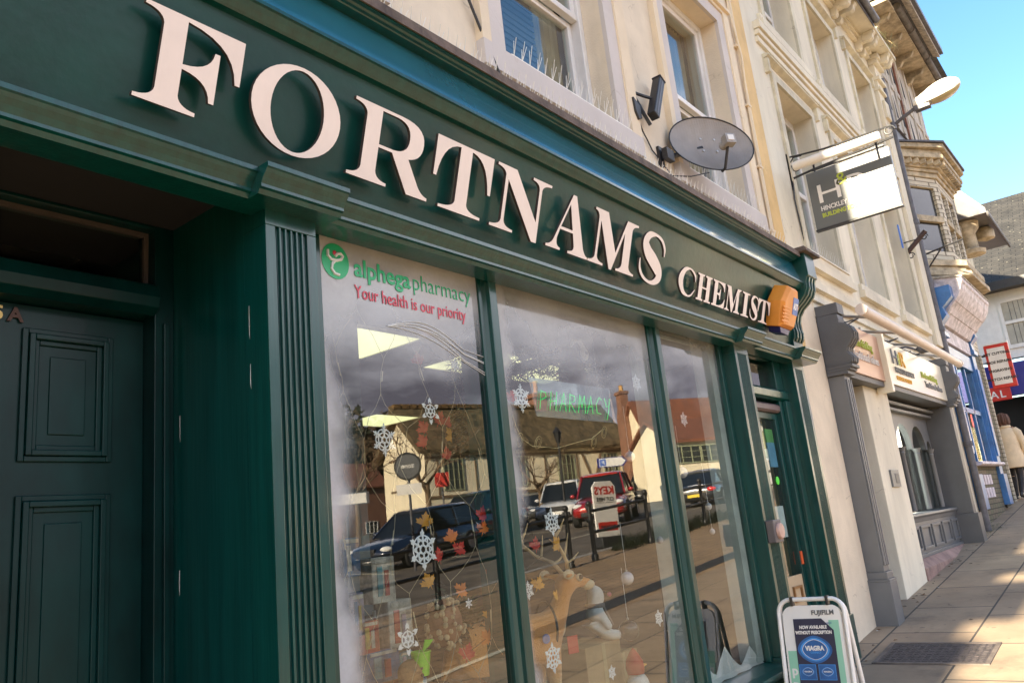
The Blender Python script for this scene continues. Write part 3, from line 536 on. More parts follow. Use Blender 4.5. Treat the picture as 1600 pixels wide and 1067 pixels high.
b.build("string_course", M["cream2"], SOC)
for oo, up in ((o1, 0), (o2, 1)):
    for (xa, xb, za, zb) in oo:
        b = MB(); b.box(xa-.22, xb+.22, -.06, -.0002, za-.16, za-.08); b.box(xa-.2, xb+.2, -.035, -.0002, za-.08, za-.0005); b.box(xa, xb, 0, .24, za-.05, za-.0005); W = b.build("window", M["cream2"], SOC)
        b = MB(); b.box(xa-.1, xa, -.028, -.0002, za, zb); b.box(xb, xb+.1, -.028, -.0002, za, zb); b.box(xa-.1, xb+.1, -.028, -.0002, zb, zb+.09); b.build("surround", M["cream3"], W)
        b = MB(); b.profx([(-.0, zb+.17), (-.065, zb+.20), (-.065, zb+.215), (0, zb+.23)], xa-.22, xb+.22); b.box(xa-.22, xa-.17, -.05, 0, zb+.02, zb+.17); b.box(xb+.17, xb+.22, -.05, 0, zb+.02, zb+.17); b.build("hood_mould", M["cream3"], W)
        b = MB(); zm = (za+zb)/2
        for q in ((xa, xa+.06, za, zb), (xb-.06, xb, za, zb), (xa+.06, xb-.06, zb-.09, zb), (xa+.06, xb-.06, za, za+.07), (xa+.06, xb-.06, zm-.03, zm+.03)): b.box(q[0], q[1], .19, .25, q[2], q[3])
        b.build("frame", M["white"], W, bevel=.006)
        b = MB(); b.box(xa+.06, xb-.06, .215, .22, za+.07, zm-.03); b.box(xa+.06, xb-.06, .205, .21, zm+.03, zb-.09); b.build("pane", M["pane"], W)
        b = MB(); b.box(xa, xb, .34, .345, za, zb); b.build("blind", M["blind"], W)
# right-hand pilaster with capital, eaves, brackets, gutter
b = MB(); b.box(12.66, 13.06, -.06, -.0002, 3.65, 7.75)
for z0, z1, y in ((7.75, 7.80, -.10), (7.80, 7.92, -.075), (7.92, 7.98, -.12), (7.98, 8.2, -.08), (8.2, 8.27, -.14), (8.27, 8.355, -.17)): b.box(12.66+y*.3+.02, 13.06-y*.15, y, -.0002, z0+.0002, z1)
b.box(12.74, 12.98, -.1, -.0601, 7.3, 7.6); b.build("pilaster", M["cream2"], SOC, bevel=.006)
b = MB(); b.box(A0, 13.2, -.32, .3, 8.38, 8.44); b.box(A0, 12.6, -.06, -.0002, 8.28, 8.335); b.box(A0, 12.6, -.1, -.0002, 8.336, 8.379); b.build("eaves", M["cream2"], SOC)
for k, c in enumerate((7.5, 8.65, 9.8, 10.95, 12.1, 12.95)):
    b = MB()
    for dx in (-.1, .1): b.profx([(-.0003, 8.16), (-.06, 8.15), (-.085, 8.18), (-.095, 8.24), (-.15, 8.25), (-.22, 8.235), (-.26, 8.26), (-.275, 8.31), (-.30, 8.33), (-.30, 8.378), (-.0003, 8.378)], c+dx-.05, c+dx+.05)
    b.build("eaves_bracket", M["cream2"], SOC, bevel=.005)
b = MB(); b.loft([[(x, -.37+.055*math.cos(a), 8.46+.055*math.sin(a)) for a in [math.pi+math.pi*k/8 for k in range(9)]]+[(x, -.37+.045*math.cos(a), 8.46+.045*math.sin(a)) for a in [2*math.pi-math.pi*k/8 for k in range(9)]] for x in (A0, 11.9)]); b.box(A0, 11.88, -.335, -.3201, 8.36, 8.5); b.build("gutter", M["pipe"], SOC)
b = MB(); b.profx([(.35, 8.441), (-.32, 8.441), (3.6, 11.4), (7.6, 8.441)], A0, A1); b.build("roof", M["slate"], SOC)
b = MB(); b.box(A1-.25, A1-.001, .351, 7.5, 1, 8.44); b.box(A0+.001, A0+.2, .351, 7.5, 1, 8.44); b.box(A0, A1, 7.3, 7.5, .5, 8.44); b.box(A0+.2, A1-.26, .5, .55, 3.5, 8.3); b.build("rear_wall", M["room"], SOC)
# ground floor: grey surround, corbels, sign boards
def side_corbel(x0, x1, zt, sc=1.0):
    pr = [(.0, 3.26), (-.10, 3.26), (-.185, 3.255), (-.19, 3.20), (-.185, 3.17), (-.215, 3.165), (-.26, 3.13), (-.285, 3.07), (-.28, 3.01), (-.245, 2.965), (-.215, 2.935), (-.205, 2.90), (-.225, 2.87), (-.245, 2.84), (-.235, 2.80), (-.2, 2.785), (.0, 2.785)]
    b = MB(); b.profx([(y*sc, z) for y, z in pr], x0, x1)
    for xx in (x0+.02, x0+.075, x0+.13): b.profx([(y*sc-.012, z) for y, z in pr[5:15]]+[(y*sc+.01, z) for y, z in pr[5:15]][::-1], xx, xx+.03)
    for z0, z1, y in ((2.755, 2.784, -.235), (2.735, 2.7549, -.21), (2.70, 2.7349, -.185)): b.box(x0-.02, x1+.02, y, 0, z0, z1)
    b.box(x0, x1, -.2, 0, 3.2601, 3.36)
    return b.build("corbel", M["grey"], SOC, bevel=.004)
side_corbel(7.362, 7.545, 3.3); side_corbel(12.02, 12.2, 3.3)
b = MB(); b.box(7.37, 7.53, -.14, .5, 1.0, 2.699); [b.box(x, x+.028, -.155, -.1401, 1.05, 2.66) for x in (7.38, 7.435, 7.49)]; b.box(7.34, 7.555, -.175, .5, .4, .92); b.profz([(7.34, -.175), (7.555, -.175), (7.555, .4), (7.34, .4)], .9201, .94); b.box(7.355, 7.54, -.16, .5, .9401, .9999); P = b.build("pilaster", M["greymid"], SOC, bevel=.004)
b = MB(); b.box(12.01, 12.06, -.12, .5, 1.3, 2.699); b.box(12.0601, 12.2, -.12, -.0002, 1.3, 2.699); b.box(11.97, 12.22, -.17, .5, .8, 1.2999); b.build("pilaster", M["grey"], SOC, bevel=.004)
b = MB(); b.box(7.546, 12.019, -.1, .6, 2.72, 2.7749); b.box(7.53, 12.0, -.0, .12, 2.80, 3.27); b.build("sign_soffit", M["grey"], SOC)
b = MB(); b.box(8.45, 9.36, .0, .5, .5, 2.7199); b.build("pier", M["cream2"], SOC, bevel=.006)
b = MB(); b.box(7.53, 8.45, .5, .55, .5, 2.72); b.build("side_door", M["grey"], SOC)
m_pink = paint("rose_sign_panel", (.52, .31, .21), .35, .04, 2, .0, metal=.25); m_crm = paint("cream_sign_panel", (.80, .74, .58), .3, .03, 2, 0, spec=.6)
b = MB(); b.box(7.548, 8.90, -.12, -.02, 2.776, 3.25); S1 = b.build("sign_board", m_pink, SOC); S1["label"] = "rose coloured sign panel with a two line slogan"
b = MB(); b.box(8.975, 12.015, -.12, -.02, 2.776, 3.25); S2 = b.build("sign_board", m_crm, SOC); S2["label"] = "cream sign panel with the society's initials"
b = MB(); b.box(8.90, 8.974, -.175, -.02, 2.66, 3.29); b.build("sign_divider", m_crm, SOC, bevel=.004)
sf = lambda x, z: frame((x, -.126, z), (1, 0, 0), (0, 0, 1), (0, -1, 0))
m_lime = paint("lime_lettering", (.42, .50, .05), .5, .03, 3, 0); m_tang = paint("amber_lettering", (.75, .42, .05), .5, .03, 3, 0); m_gr = paint("grey_lettering", (.16, .17, .18), .5, .03, 3, 0)
write("lettering", "Modern thinking", .125, sf(7.80, 3.055), m_lime, S1, .010, .0, width=.80); write("lettering", "Traditional values", .125, sf(7.88, 2.92), M["white"], S1, .010, .0, width=.86)
write("lettering", "H", .24, sf(9.38, 3.02), m_gr, S2, .012, .0, width=.22); write("lettering", "&", .18, sf(9.585, 3.03), m_lime, S2, .012, .0); write("lettering", "R", .24, sf(9.74, 3.02), m_tang, S2, .012, 0, width=.2)
write("lettering", "HINCKLEY & RUGBY", .085, sf(9.42, 2.925), m_gr, S2, .01, .001, width=.86); write("lettering", "BUILDING SOCIETY", .065, sf(9.42, 2.84), m_tang, S2, .01, .0, width=.66)
write("lettering", "Modern thinking", .11, sf(10.7, 2.98), m_lime, S2, .01, .0, width=.85); write("lettering", "Traditional values", .11, sf(10.8, 2.87), m_gr, S2, .01, 0, width=.95)
# arcaded office window
b = MB(); b.box(9.361, 12.0, .2, .3, 2.46, 2.719); b.box(9.361, 12.0, .08, .1999, 2.64, 2.67); b.box(9.361, 12.0, .12, .1999, 2.58, 2.61)
cx = (9.45, 10.2, 10.95, 11.7)
xs = [c for c in cx]+[12.0]
for x0, x1 in zip((9.361,)+cx, cx+(12.0,)):
    c, r = (x0+x1)/2, (x1-x0)/2-.03
    if r < .12: continue
    arc = [(c+r*math.cos(a), 2.16+min(r, .3)*math.sin(a)) for a in [math.pi*k/14 for k in range(15)]]
    b.profy([(x1, 2.4599), (x0, 2.4599), (x0, 2.16)]+arc[::-1]+[(x1, 2.16)], .2, .27)
b.build("arcade", M["greymid"], SOC)
for c in cx:
    b = MB(); b.lathe([(.032, 1.42), (.03, 2.08), (.034, 2.085), (.034, 2.10), (.03, 2.105), (.05, 2.15), (.055, 2.16)], (c, .17, 0), 14); b.build("column", M["greymid"], SOC, smooth=True)
b = MB(); b.box(9.361, 12.0, .22, .226, 1.40, 2.46); b.build("office_pane", glass("office_glass", 1.4), SOC)
b = MB(); b.box(9.361, 12.0, .10, .3, .93, 1.30); b.profx([(.3, 1.40), (.06, 1.395), (.055, 1.37), (.08, 1.345), (.095, 1.30), (.3, 1.30)], 9.361, 12.0)
for x0 in (9.40, 9.95, 10.5, 11.05, 11.6):
    x1 = min(x0+.45, 11.97)
    for q in ((x0, x1, 1.23, 1.26), (x0, x1, 1.0, 1.03), (x0, x0+.03, 1.03, 1.23), (x1-.03, x1, 1.03, 1.23)): b.box(q[0], q[1], .08, .0999, q[2], q[3])
b.box(9.361, 12.0, .07, .0999, .93, .965); b.build("panelling", M["greymid"], SOC, bevel=.004)
b = MB(); b.profx([(.4, .93), (.07, .93), (-.015, .85), (-.02, .3), (.4, .3)], 9.361, 11.969); b.build("plinth", M["stone"], SOC, bevel=.006)
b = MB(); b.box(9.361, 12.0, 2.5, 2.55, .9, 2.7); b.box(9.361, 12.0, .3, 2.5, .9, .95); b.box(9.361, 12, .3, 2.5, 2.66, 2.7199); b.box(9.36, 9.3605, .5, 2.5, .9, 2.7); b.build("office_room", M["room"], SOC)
b = MB(); b.box(10.32, 10.85, .30, .312, 1.42, 2.40); b.build("reflection_glow", emit("sunlit_reflection_glow", (1, .94, .85), 1.3), SOC)  # added glow panel, stands in for a sunlit building reflected in the pane
b = MB(); b.box(8.75, 9.05, -.02, -.0002, 1.70, 1.87); b.k = 1; b.box(8.88, 9.01, -.024, -.0201, 1.735, 1.835); b.build("wall_vent", [M["greymid"], M["grey"]], SOC, bevel=.003)
b = MB(); b.box(8.42, 8.4499, .10, .16, 1.54, 1.69); b.k = 1; b.box(8.414, 8.4199, .11, .15, 1.60, 1.67); b.build("intercom", [M["black"], M["pipe"]], SOC, bevel=.004)
b = MB(); b.box(12.55, 12.58, -.02, -.0002, 1.75, 2.0); b.build("door_chain_plate", M["black"], SOC)
t = thing("downpipe", "dark cast iron downpipe between the cream wall and the blue shop", "drainpipe", (13.05, -.07, 1))
b = MB(); b.tube([(13.06, -.07, 1.0), (13.06, -.07, 8.1)], .045, 12); b.build("pipe", M["pipe"], t, smooth=True)
for z in (2.2, 3.9, 5.6, 7.2):
    b = MB(); b.lathe([(.045, z), (.06, z+.002), (.06, z+.07), (.045, z+.072)], (13.06, -.07, 0), 12); b.box(12.99, 13.13, -.07, -.0601, z+.02, z+.05); b.build("collar", M["pipe"], t)

# ================================================================== THE BLUE SHOP WITH THE BAY
BAY = thing("blue_shop_building", "narrow building with a blue shopfront below a white glazed brick bay window", "shop building", (15, 0, 1.15))
M["wtile"] = slabs("white_glazed_brick", (.62, .56, .44), (.52, .47, .36), (.22, .19, .14), .23, .075, .5, 0, .2)
def vbrick(name, c1, c2, j, sx, sy):     # wall bricks: coordinates swapped so courses are level
    m = slabs(name, c1, c2, j, sx, sy, .5, 0, .25); nt = m.node_tree
    mp = [n for n in nt.nodes if n.bl_idname == "ShaderNodeMapping"][0]; tc = [n for n in nt.nodes if n.bl_idname == "ShaderNodeTexCoord"][0]
    s_ = N(nt, "ShaderNodeSeparateXYZ"); c_ = N(nt, "ShaderNodeCombineXYZ"); a_ = N(nt, "ShaderNodeMath", operation='ADD'); nt.links.new(tc.outputs["Object"], s_.inputs[0])
    nt.links.new(s_.outputs[0], a_.inputs[0]); nt.links.new(s_.outputs[1], a_.inputs[1]); nt.links.new(a_.outputs[0], c_.inputs[0]); nt.links.new(s_.outputs[2], c_.inputs[1]); nt.links.new(c_.outputs[0], mp.inputs[0]); return m
M["wtile"] = vbrick("white_glazed_brick", (.62, .56, .44), (.52, .47, .36), (.22, .19, .14), .22, .075)
M["gtile"] = vbrick("green_brown_tiles", (.10, .10, .06), (.14, .11, .08), (.03, .03, .02), .22, .075)
M["board"] = paint("weathered_white_boards", (.60, .54, .45), .8, .25, 4, .4, 60, stretch=(4, 4, .5)); M["brown"] = paint("brown_timber", (.22, .09, .05), .7, .2, 6, .3)
M["stone2"] = paint("carved_stone", (.50, .42, .29), .85, .25, 6, .5, 40)
b = MB(); b.box(13.1, 17.0, .02, .4, 4.0, 9.5); b.box(13.1, 17.0, .4, 6.5, 1.0, 1.05); b.box(16.9, 17.0, .0, 6.5, .8, 3.99); b.box(13.1, 17, 6.5, 6.6, 1, 9.5); b.box(13.1, 13.12, .41, 6.5, 1.05, 3.99); b.build("front_wall", M["wtile"], BAY)
plan = [(13.5, .019), (14.2, -.33), (15.45, -.35), (16.15, .019)]
def off(d): return [(13.5-d*1.1, .019), (14.2-d*.75, -.33-d*1.0), (15.45+d*.75, -.35-d*1.0), (16.15+d*1.1, .019)]
b = MB()
for z0, z1, d in ((4.85, 4.93, .20), (4.931, 5.02, .12), (5.021, 5.12, .16), (5.121, 5.16, .04)): b.profz(off(d), z0, z1)
b.build("bay_base", M["stone2"], BAY, bevel=.01)
b = MB(); b.profz(plan, 5.161, 5.32); b.profz(off(-.08), 5.32, 6.43); b.profz(plan, 6.43, 6.60)
for (xa, ya), (xb, yb) in zip(plan, plan[1:]):
    for t0, t1 in ((.0, .13), (.87, 1.0))+(((.46, .54),) if xb-xa > 1 else ()):
        p, q = (xa+(xb-xa)*t0, ya+(yb-ya)*t0), (xa+(xb-xa)*t1, ya+(yb-ya)*t1); d = Vector((xb-xa, yb-ya)).normalized(); n = (-d.y*.09, d.x*.09)
        b.profz([p, q, (q[0]+n[0], q[1]+n[1]), (p[0]+n[0], p[1]+n[1])], 5.3201, 6.4299)
b.build("bay", M["wtile"], BAY)
def bay_panels(name, z0, z1, ins, m, dep=0.02, t0=.15, t1=.85):
    for (xa, ya), (xb, yb) in zip(plan, plan[1:]):
        d = Vector((xb-xa, yb-ya)).normalized(); n = (-d.y, d.x)
        segs = ((t0, .45), (.55, t1)) if xb-xa > 1 else ((t0, t1),)
        for s0, s1 in segs:
            b = MB(); p, q = [(xa+(xb-xa)*s-n[0]*-ins, ya+(yb-ya)*s+n[1]*ins) for s in (s0, s1)]
            b.profz([p, q, (q[0]+n[0]*dep, q[1]+n[1]*dep), (p[0]+n[0]*dep, p[1]+n[1]*dep)], z0, z1)
            b.build(name, m, BAY)
bay_panels("bay_pane", 5.34, 5.82, .045, paint("dark_window", (.045, .05, .055), .08, .1, 3, 0, spec=.8)); bay_panels("bay_pane", 5.92, 6.42, .045, paint("dark_window_upper", (.05, .055, .06), .08, .1, 3, 0, spec=.8))
bay_panels("bay_transom", 5.821, 5.919, -.02, M["stone2"], .08, .08, .92)
b = MB()
for z0, z1, d in ((6.60, 6.68, .03), (6.681, 6.74, .06), (6.741, 6.86, .10), (6.861, 6.93, .20), (6.931, 7.02, .17), (7.021, 7.10, .24)): b.profz(off(d), z0, z1)
P2 = off(.135)
for (xa, ya), (xb, yb) in zip(P2, P2[1:]):
    n = int(math.hypot(xb-xa, yb-ya)/.13)
    for i in range(n):
        x, y = xa+(xb-xa)*(i+.5)/n, ya+(yb-ya)*(i+.5)/n; b.box(x-.035, x+.035, y-.05, y+.05, 6.77, 6.858)
b.build("bay_cornice", M["stone2"], BAY, bevel=.008)
b = MB(); b.loft([[(x, y, 7.101) for x, y in off(.27)], [(x, y, 7.13) for x, y in off(.27)], [(13.6, .019, 7.55), (14.5, -.0, 7.55), (15.2, -.0, 7.55), (16, .019, 7.55)]]); b.build("bay_roof", paint("lead_roof", (.07, .07, .085), .5, .2, 4, .2), BAY)
b = MB(); b.box(13.25, 16.9, -.03, .0199, 7.56, 9.4); G = b.build("boarded_gable", M["board"], BAY)
b = MB()
for x in (13.3, 13.75, 14.2, 14.9, 15.6, 16.3): b.box(x, x+.09, -.055, -.0301, 7.56, 9.38)
b.box(13.25, 16.9, -.05, -.0301, 8.35, 8.45); b.build("timber_strip", M["board"], G); MB().box(14.62, 14.7, -.06, -.0301, 7.56, 9.38).build("brown_post", M["brown"], G)
for x in (13.45, 13.9, 14.4, 15.1, 15.8):
    for z in (7.8, 8.65): b = MB(); b.add([(x, -.034, z), (x+.22, -.034, z), (x+.11, -.034, z+.42), (x, -.0305, z), (x+.22, -.0305, z), (x+.11, -.0305, z+.42)], [(0, 1, 2), (0, 3, 4, 1), (1, 4, 5, 2), (2, 5, 3, 0)]); b.build("pierced_opening", M["dark"], G)
b = MB(); b.box(13.12, 17.1, -.42, .4, 9.42, 9.5); [b.profx([(-.03, 9.2), (-.10, 9.22), (-.16, 9.3), (-.3, 9.33), (-.36, 9.418), (-.03, 9.418)], x, x+.09) for x in (13.5, 14.3, 15.1, 15.9, 16.7)]; b.build("eaves", M["stone2"], BAY)
b = MB(); b.tube([(13.6, -.46, 9.52), (17.15, -.46, 9.50)], .065, 12); [b.lathe([(.065, x), (.078, x+.002), (.078, x+.09), (.065, x+.092)], (0, -.46, 9.51), 12, 'x') for x in (14.5, 15.7, 16.9)]; b.build("gutter", paint("weathered_gutter", (.15, .13, .11), .7, .3, 6, .3), BAY, smooth=True)
b = MB(); b.profx([(.3, 9.501), (-.55, 9.60), (-.60, 9.60), (2.6, 12.3), (6.6, 9.501)], 13.15, 17.1); b.build("roof", M["slate"], BAY)
b = MB(); b.profx([(-.50, 9.63), (-.66, 9.53), (-.66, 9.66), (-.5, 9.8)], 13.2, 16.0); b.build("barge_board", M["board"], BAY)
b = MB(); b.box(13.15, 16.05, -.72, -.6601, 9.60, 9.70); b.build("verge_slates", M["pipe"], BAY)
# blue shopfront
b = MB()
for x0, x1, y in ((13.16, 13.48, -.05), (15.66, 15.98, -.03)):
    b.box(x0, x1, y, .2, 1.8, 3.85); b.box(x0+.06, x1-.06, y-.025, y-.0001, 2.1, 3.6); b.box(x0-.02, x1+.02, y-.04, .2, 1.3, 1.7999)
    b.box(x0-.03, x1+.03, y-.05, .2, 3.8501, 3.93); b.profx([(.1, 3.9301), (y-.03, 3.9301), (y-.02, 4.05), (y-.12, 4.16), (y-.09, 4.28), (y-.24, 4.42), (y-.24, 4.6), (.1, 4.6)], x0+.03, x1-.03)
b.box(13.48, 15.66, .0, .2, 3.55, 3.8); b.box(13.48, 15.66, .03, .1, 2.78, 2.86); [b.box(x, x+.07, .03, .1, 2.0, 3.55) for x in (13.4801, 14.2, 14.93, 15.59)]
b.build("blue_frontage", M["blue"], BAY, bevel=.006)
b = MB(); b.profx([(.2, 4.05), (-.03, 4.05), (-.03, 3.83), (.2, 3.83)], 13.52, 15.63); b.build("white_fascia", M["lilacwhite"], BAY)
b = MB(); pr = [(.01, 4.08), (-.06, 4.09), (-.11, 4.17), (-.155, 4.235), (-.17, 4.24), (-.22, 4.31), (-.285, 4.38), (-.30, 4.385), (-.355, 4.46), (-.41, 4.56), (-.43, 4.64), (-.45, 4.66), (-.45, 4.72), (.01, 4.80)]
b.profx(pr, 13.42, 15.85); b.build("shop_cornice", M["lilacwhite"], BAY, bevel=.005)
b = MB(); b.profx([(.01, 4.8005), (-.46, 4.7205), (-.46, 4.745), (.01, 4.848)], 13.4, 15.87); b.build("cornice_lead", M["rubble"], BAY)
b = MB(); b.box(13.4801, 15.6599, .055, .06, 2.0, 3.55); b.build("shop_pane", M["pane"], BAY)
b = MB(); b.profx([(.2, 2.0), (-.12, 1.985), (-.13, 1.95), (-.1, 1.93), (.2, 1.93)], 13.4801, 15.6599); b.build("shop_sill", M["lilacwhite"], BAY)
b = MB(); b.box(13.1, 13.7, .0, .3, .9, 1.929); b.box(13.7, 15.6598, .02, .3, .9, 1.929); b.box(15.98, 16.9, .03, .4, .9, 4.0); b.build("stall_riser", M["gtile"], BAY)
b = MB(); [b.box(x, x+.2, .012, .0199, z, z+.15) for x in (13.75, 14.0, 14.25, 14.5, 14.75) for z in (1.45, 1.65)]; b.build("leaflets", paint("pale_leaflets", (.55, .52, .62), .6, .2, 9, 0), BAY)
b = MB(); b.box(13.5, 15.65, 1.5, 1.55, 1.06, 3.8); b.build("shop_back", M["int_wall"], BAY)
# grey canopy beyond the bay, on the next house
NX = thing("canopy_house", "cream stone house beyond the bay window carrying a grey lead canopy", "house", (19, .3, 1.5))
b = MB(); b.box(17.2, 21.5, .25, 3, 5.6, 7.75); b.box(17.2, 21.5, .78, 3, 1.2, 5.5999); b.build("front_wall", M["cream3"], NX)
b = MB(); n = 22; y1 = -.62
b.loft([[(17.3, .249, 7.67), (17.35, -.2, 7.47), (17.4, y1, 6.87), (17.4, y1, 6.77), (17.4, .249, 6.77)], [(20.4, .249, 7.67), (20.35, -.2, 7.47), (20.3, y1, 6.87), (20.3, y1, 6.77), (20.3, .249, 6.77)]])
for i in range(n):
    x = 17.45+(20.25-17.45)*i/(n-1); b.lathe([(.01, -.66), (.062, -.655), (.062, -.62), (.01, -.615)], (x, 0, 6.75), 10, 'y')
b.build("lead_canopy", paint("lead_grey_canopy", (.11, .105, .105), .45, .12, 3, .1), NX)
b = MB(); b.lathe([(.1, 6.07), (.22, 6.09), (.24, 6.17), (.13, 6.22), (.12, 6.52), (.2, 6.62), (.22, 6.76)], (17.75, -.2, 0), 14); b.lathe([(.02, 6.47), (.16, 6.52), (.17, 6.67), (.1, 6.76)], (18.4, -.42, 0), 12); b.lathe([(.02, 6.44), (.14, 6.50), (.16, 6.65), (.1, 6.76)], (17.55, .02, 0), 12); b.build("stone_corbel", M["stone2"], NX, smooth=True)

# ================================================================== FAR SHOP ACROSS THE END OF THE STREET
FAR = thing("slate_roof_shop", "white shop with a mossy slate roof and dark blue fascia closing the street", "shop building", (25, 0, 1.9))
FXx = 25.0
M["slate2"] = slabs("mossy_slates", (.042, .039, .034), (.026, .025, .023), (.008, .008, .008), .30, .12, .6, math.pi/2, .45)
def add_lichen(m):
    nt = m.node_tree; b_ = nt.nodes["Principled BSDF"]; L = nt.links.new; src = b_.inputs["Base Color"].links[0].from_socket
    tc = N(nt, "ShaderNodeTexCoord"); v = N(nt, "ShaderNodeTexVoronoi", i_Scale=4.5); L(tc.outputs["Object"], v.inputs["Vector"])
    r = N(nt, "ShaderNodeMapRange"); L(v.outputs["Distance"], r.inputs[0]); [setattr(r.inputs[i], "default_value", q) for i, q in zip((1, 2, 3, 4), (.07, .13, 1, 0))]
    mx = N(nt, "ShaderNodeMix", data_type='RGBA'); L(r.outputs[0], mx.inputs[0]); L(src, mx.inputs[6]); mx.inputs[7].default_value = (.17, .16, .12, 1); L(mx.outputs[2], b_.inputs["Base Color"])
add_lichen(M["slate2"])
b = MB(); b.box(FXx, FXx+.3, -6, 6, 4.9, 6.9); b.box(FXx, FXx+.3, -6, -2.5, 1.5, 4.9); b.box(FXx+.3, FXx+9, 5.8, 6, 1.5, 6.9); b.box(FXx+.3, FXx+9, -6, -5.8, 1.5, 6.9); b.build("wall", M["white"], FAR)
b = MB(); b.loft([[(FXx-.45, y, 6.83), (FXx-.45, y, 6.93), (FXx+5.2, y, 10.9), (FXx+9.3, y, 6.93), (FXx+9.3, y, 6.83)] for y in (-6.3, 6.3)]); b.build("roof", M["slate2"], FAR)
b = MB(); b.box(FXx-.5, FXx-.4505, -6.3, 6.3, 6.72, 6.95); b.box(FXx-.45, FXx-.0005, -6.3, 6.3, 6.74, 6.8295); b.build("eaves_board", M["black"], FAR)
for y0, y1 in ((-1.85, .35), (-5.2, -3.0)):
    b = MB(); X0 = FXx-.04
    b.box(X0, FXx-.0005, y0, y1, 5.15, 5.25); b.box(X0, FXx-.0005, y0, y1, 6.42, 6.5)
    for y in (y0, (y0+y1)/2-.04, y1-.08): b.box(X0, FXx-.0005, y, y+.08, 5.2501, 6.4199)
    b.box(X0-.01, FXx-.0005, y0+.0801, y1-.0801, 5.82, 5.9); W = b.build("window", M["white"], FAR)
    b = MB(); b.box(FXx-.012, FXx-.0006, y0+.08, y1-.08, 5.25, 6.42); b.build("blind", paint("vertical_blind", (.42, .40, .33), .8, .1, 3, 0), W)
    b = MB(); [b.box(FXx-.02, FXx-.0125, y, y+.012, 5.26, 6.41) for y in [y0+.1+.115*i for i in range(int((y1-y0-.2)/.115))]]; b.build("blind_slat", M["pipe"], W)
b = MB(); b.box(FXx-.3, FXx-.0005, -5.9, 1.35, 3.9, 4.75); F4 = b.build("blue_fascia", M["dkblue"], FAR)
b = MB(); b.box(FXx-.36, FXx-.3005, .50, 1.5, 3.80, 4.17); RS = b.build("red_name_panel", M["red"], FAR, bevel=.02)
[write("lettering", ch_, .27, frame((FXx-.362, y_, 3.88), (0, -1, 0), (0, 0, 1), (-1, 0, 0)), M["white"], RS, .01, .004) for ch_, y_ in (("A", .98), ("L", .76))]
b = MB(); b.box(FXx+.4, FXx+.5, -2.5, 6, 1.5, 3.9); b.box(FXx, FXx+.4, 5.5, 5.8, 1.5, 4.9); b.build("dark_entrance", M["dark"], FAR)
b = MB(); b.box(FXx-.02, FXx+.3, .02, .14, 1.6, 3.9); b.box(FXx-.02, FXx+.3, -2.6, .02, 1.6, 1.95); b.build("shop_frame", M["steel"], FAR)
b = MB(); b.box(FXx-.03, FXx-.01, -1.5, .0, 3.25, 3.75); SW = b.build("buy_panel", M["red"], FAR); write("lettering", "BUY", .4, frame((FXx-.032, -.1, 3.37), (0, -1, 0), (0, 0, 1), (-1, 0, 0)), M["white"], SW, .006, .008, width=.68); write("lettering", "SELL", .4, frame((FXx-.032, -.9, 3.37), (0, -1, 0), (0, 0, 1), (-1, 0, 0)), M["white"], SW, .006, .008, width=.55)
b = MB(); b.box(FXx+.02, FXx+.03, -2.5, .0, 1.95, 3.25); b.build("shop_pane", M["pane"], FAR)
b = MB(); b.box(FXx+.1, FXx+.3, -2.4, .0, 2.3, 2.34); b.k = 1; [b.box(FXx+.1, FXx+.16, y, y+.3, 2.36, 2.8) for y in (-.45, -.9, -1.5, -2.0)]; b.k = 2; [b.box(FXx+.2, FXx+.25, y, y+.3, 2.7, 3.2) for y in (-.6, -1.2, -1.9)]; b.build("window_stock", [M["white"], M["white"], paint("red_display", (.35, .04, .03), .5)], FAR)
b = MB(); b.box(FXx-.4, FXx+.35, -6, 6, 1.4, 1.95); b.build("step", paint("tan_step", (.30, .26, .2), .8), FAR)
# projecting trade sign
KS = thing("trade_sign", "red framed projecting sign listing key cutting and shoe repairs", "shop sign", (19.3, .1, 4.0))
p = [atX(1526, 545, 19.3), atX(1577, 605, 19.3)]; ya, yb, zt, zb = p[0].y-.14, p[1].y-.14, 4.50, 3.58
b = MB(); b.box(19.3, 19.42, yb-.02, ya+.02, zb, zt); b.build("frame_box", M["red"], KS, bevel=.015)
b = MB(); b.box(19.29, 19.2999, yb+.05, ya-.03, zb+.07, zt-.07); b.build("face_panel", M["white"], KS)
b = MB(); b.box(19.3, 19.42, yb-.02, ya+.02, zt+.0002, zt+.03); b.build("cap_strip", M["white"], KS)
for s, z in (("KEY CUTTING", zt-.22), ("SHOE REPAIRS", zt-.40), ("ENGRAVING", zt-.58), ("WATCH REPAIRS", zt-.76)): write("lettering", s, .075, frame((19.288, (ya+yb)/2+.01, z), (0, -1, 0), (0, 0, 1), (-1, 0, 0)), M["black"], KS, .004, .0025, 'CENTER')
b = MB(); b.tube([(19.36, ya, zt-.2), (19.36, .79, zt-.2)], .02, 6); b.tube([(19.36, ya, zb+.2), (19.36, .79, zb+.2)], .02, 6); b.build("bracket", M["black"], KS)
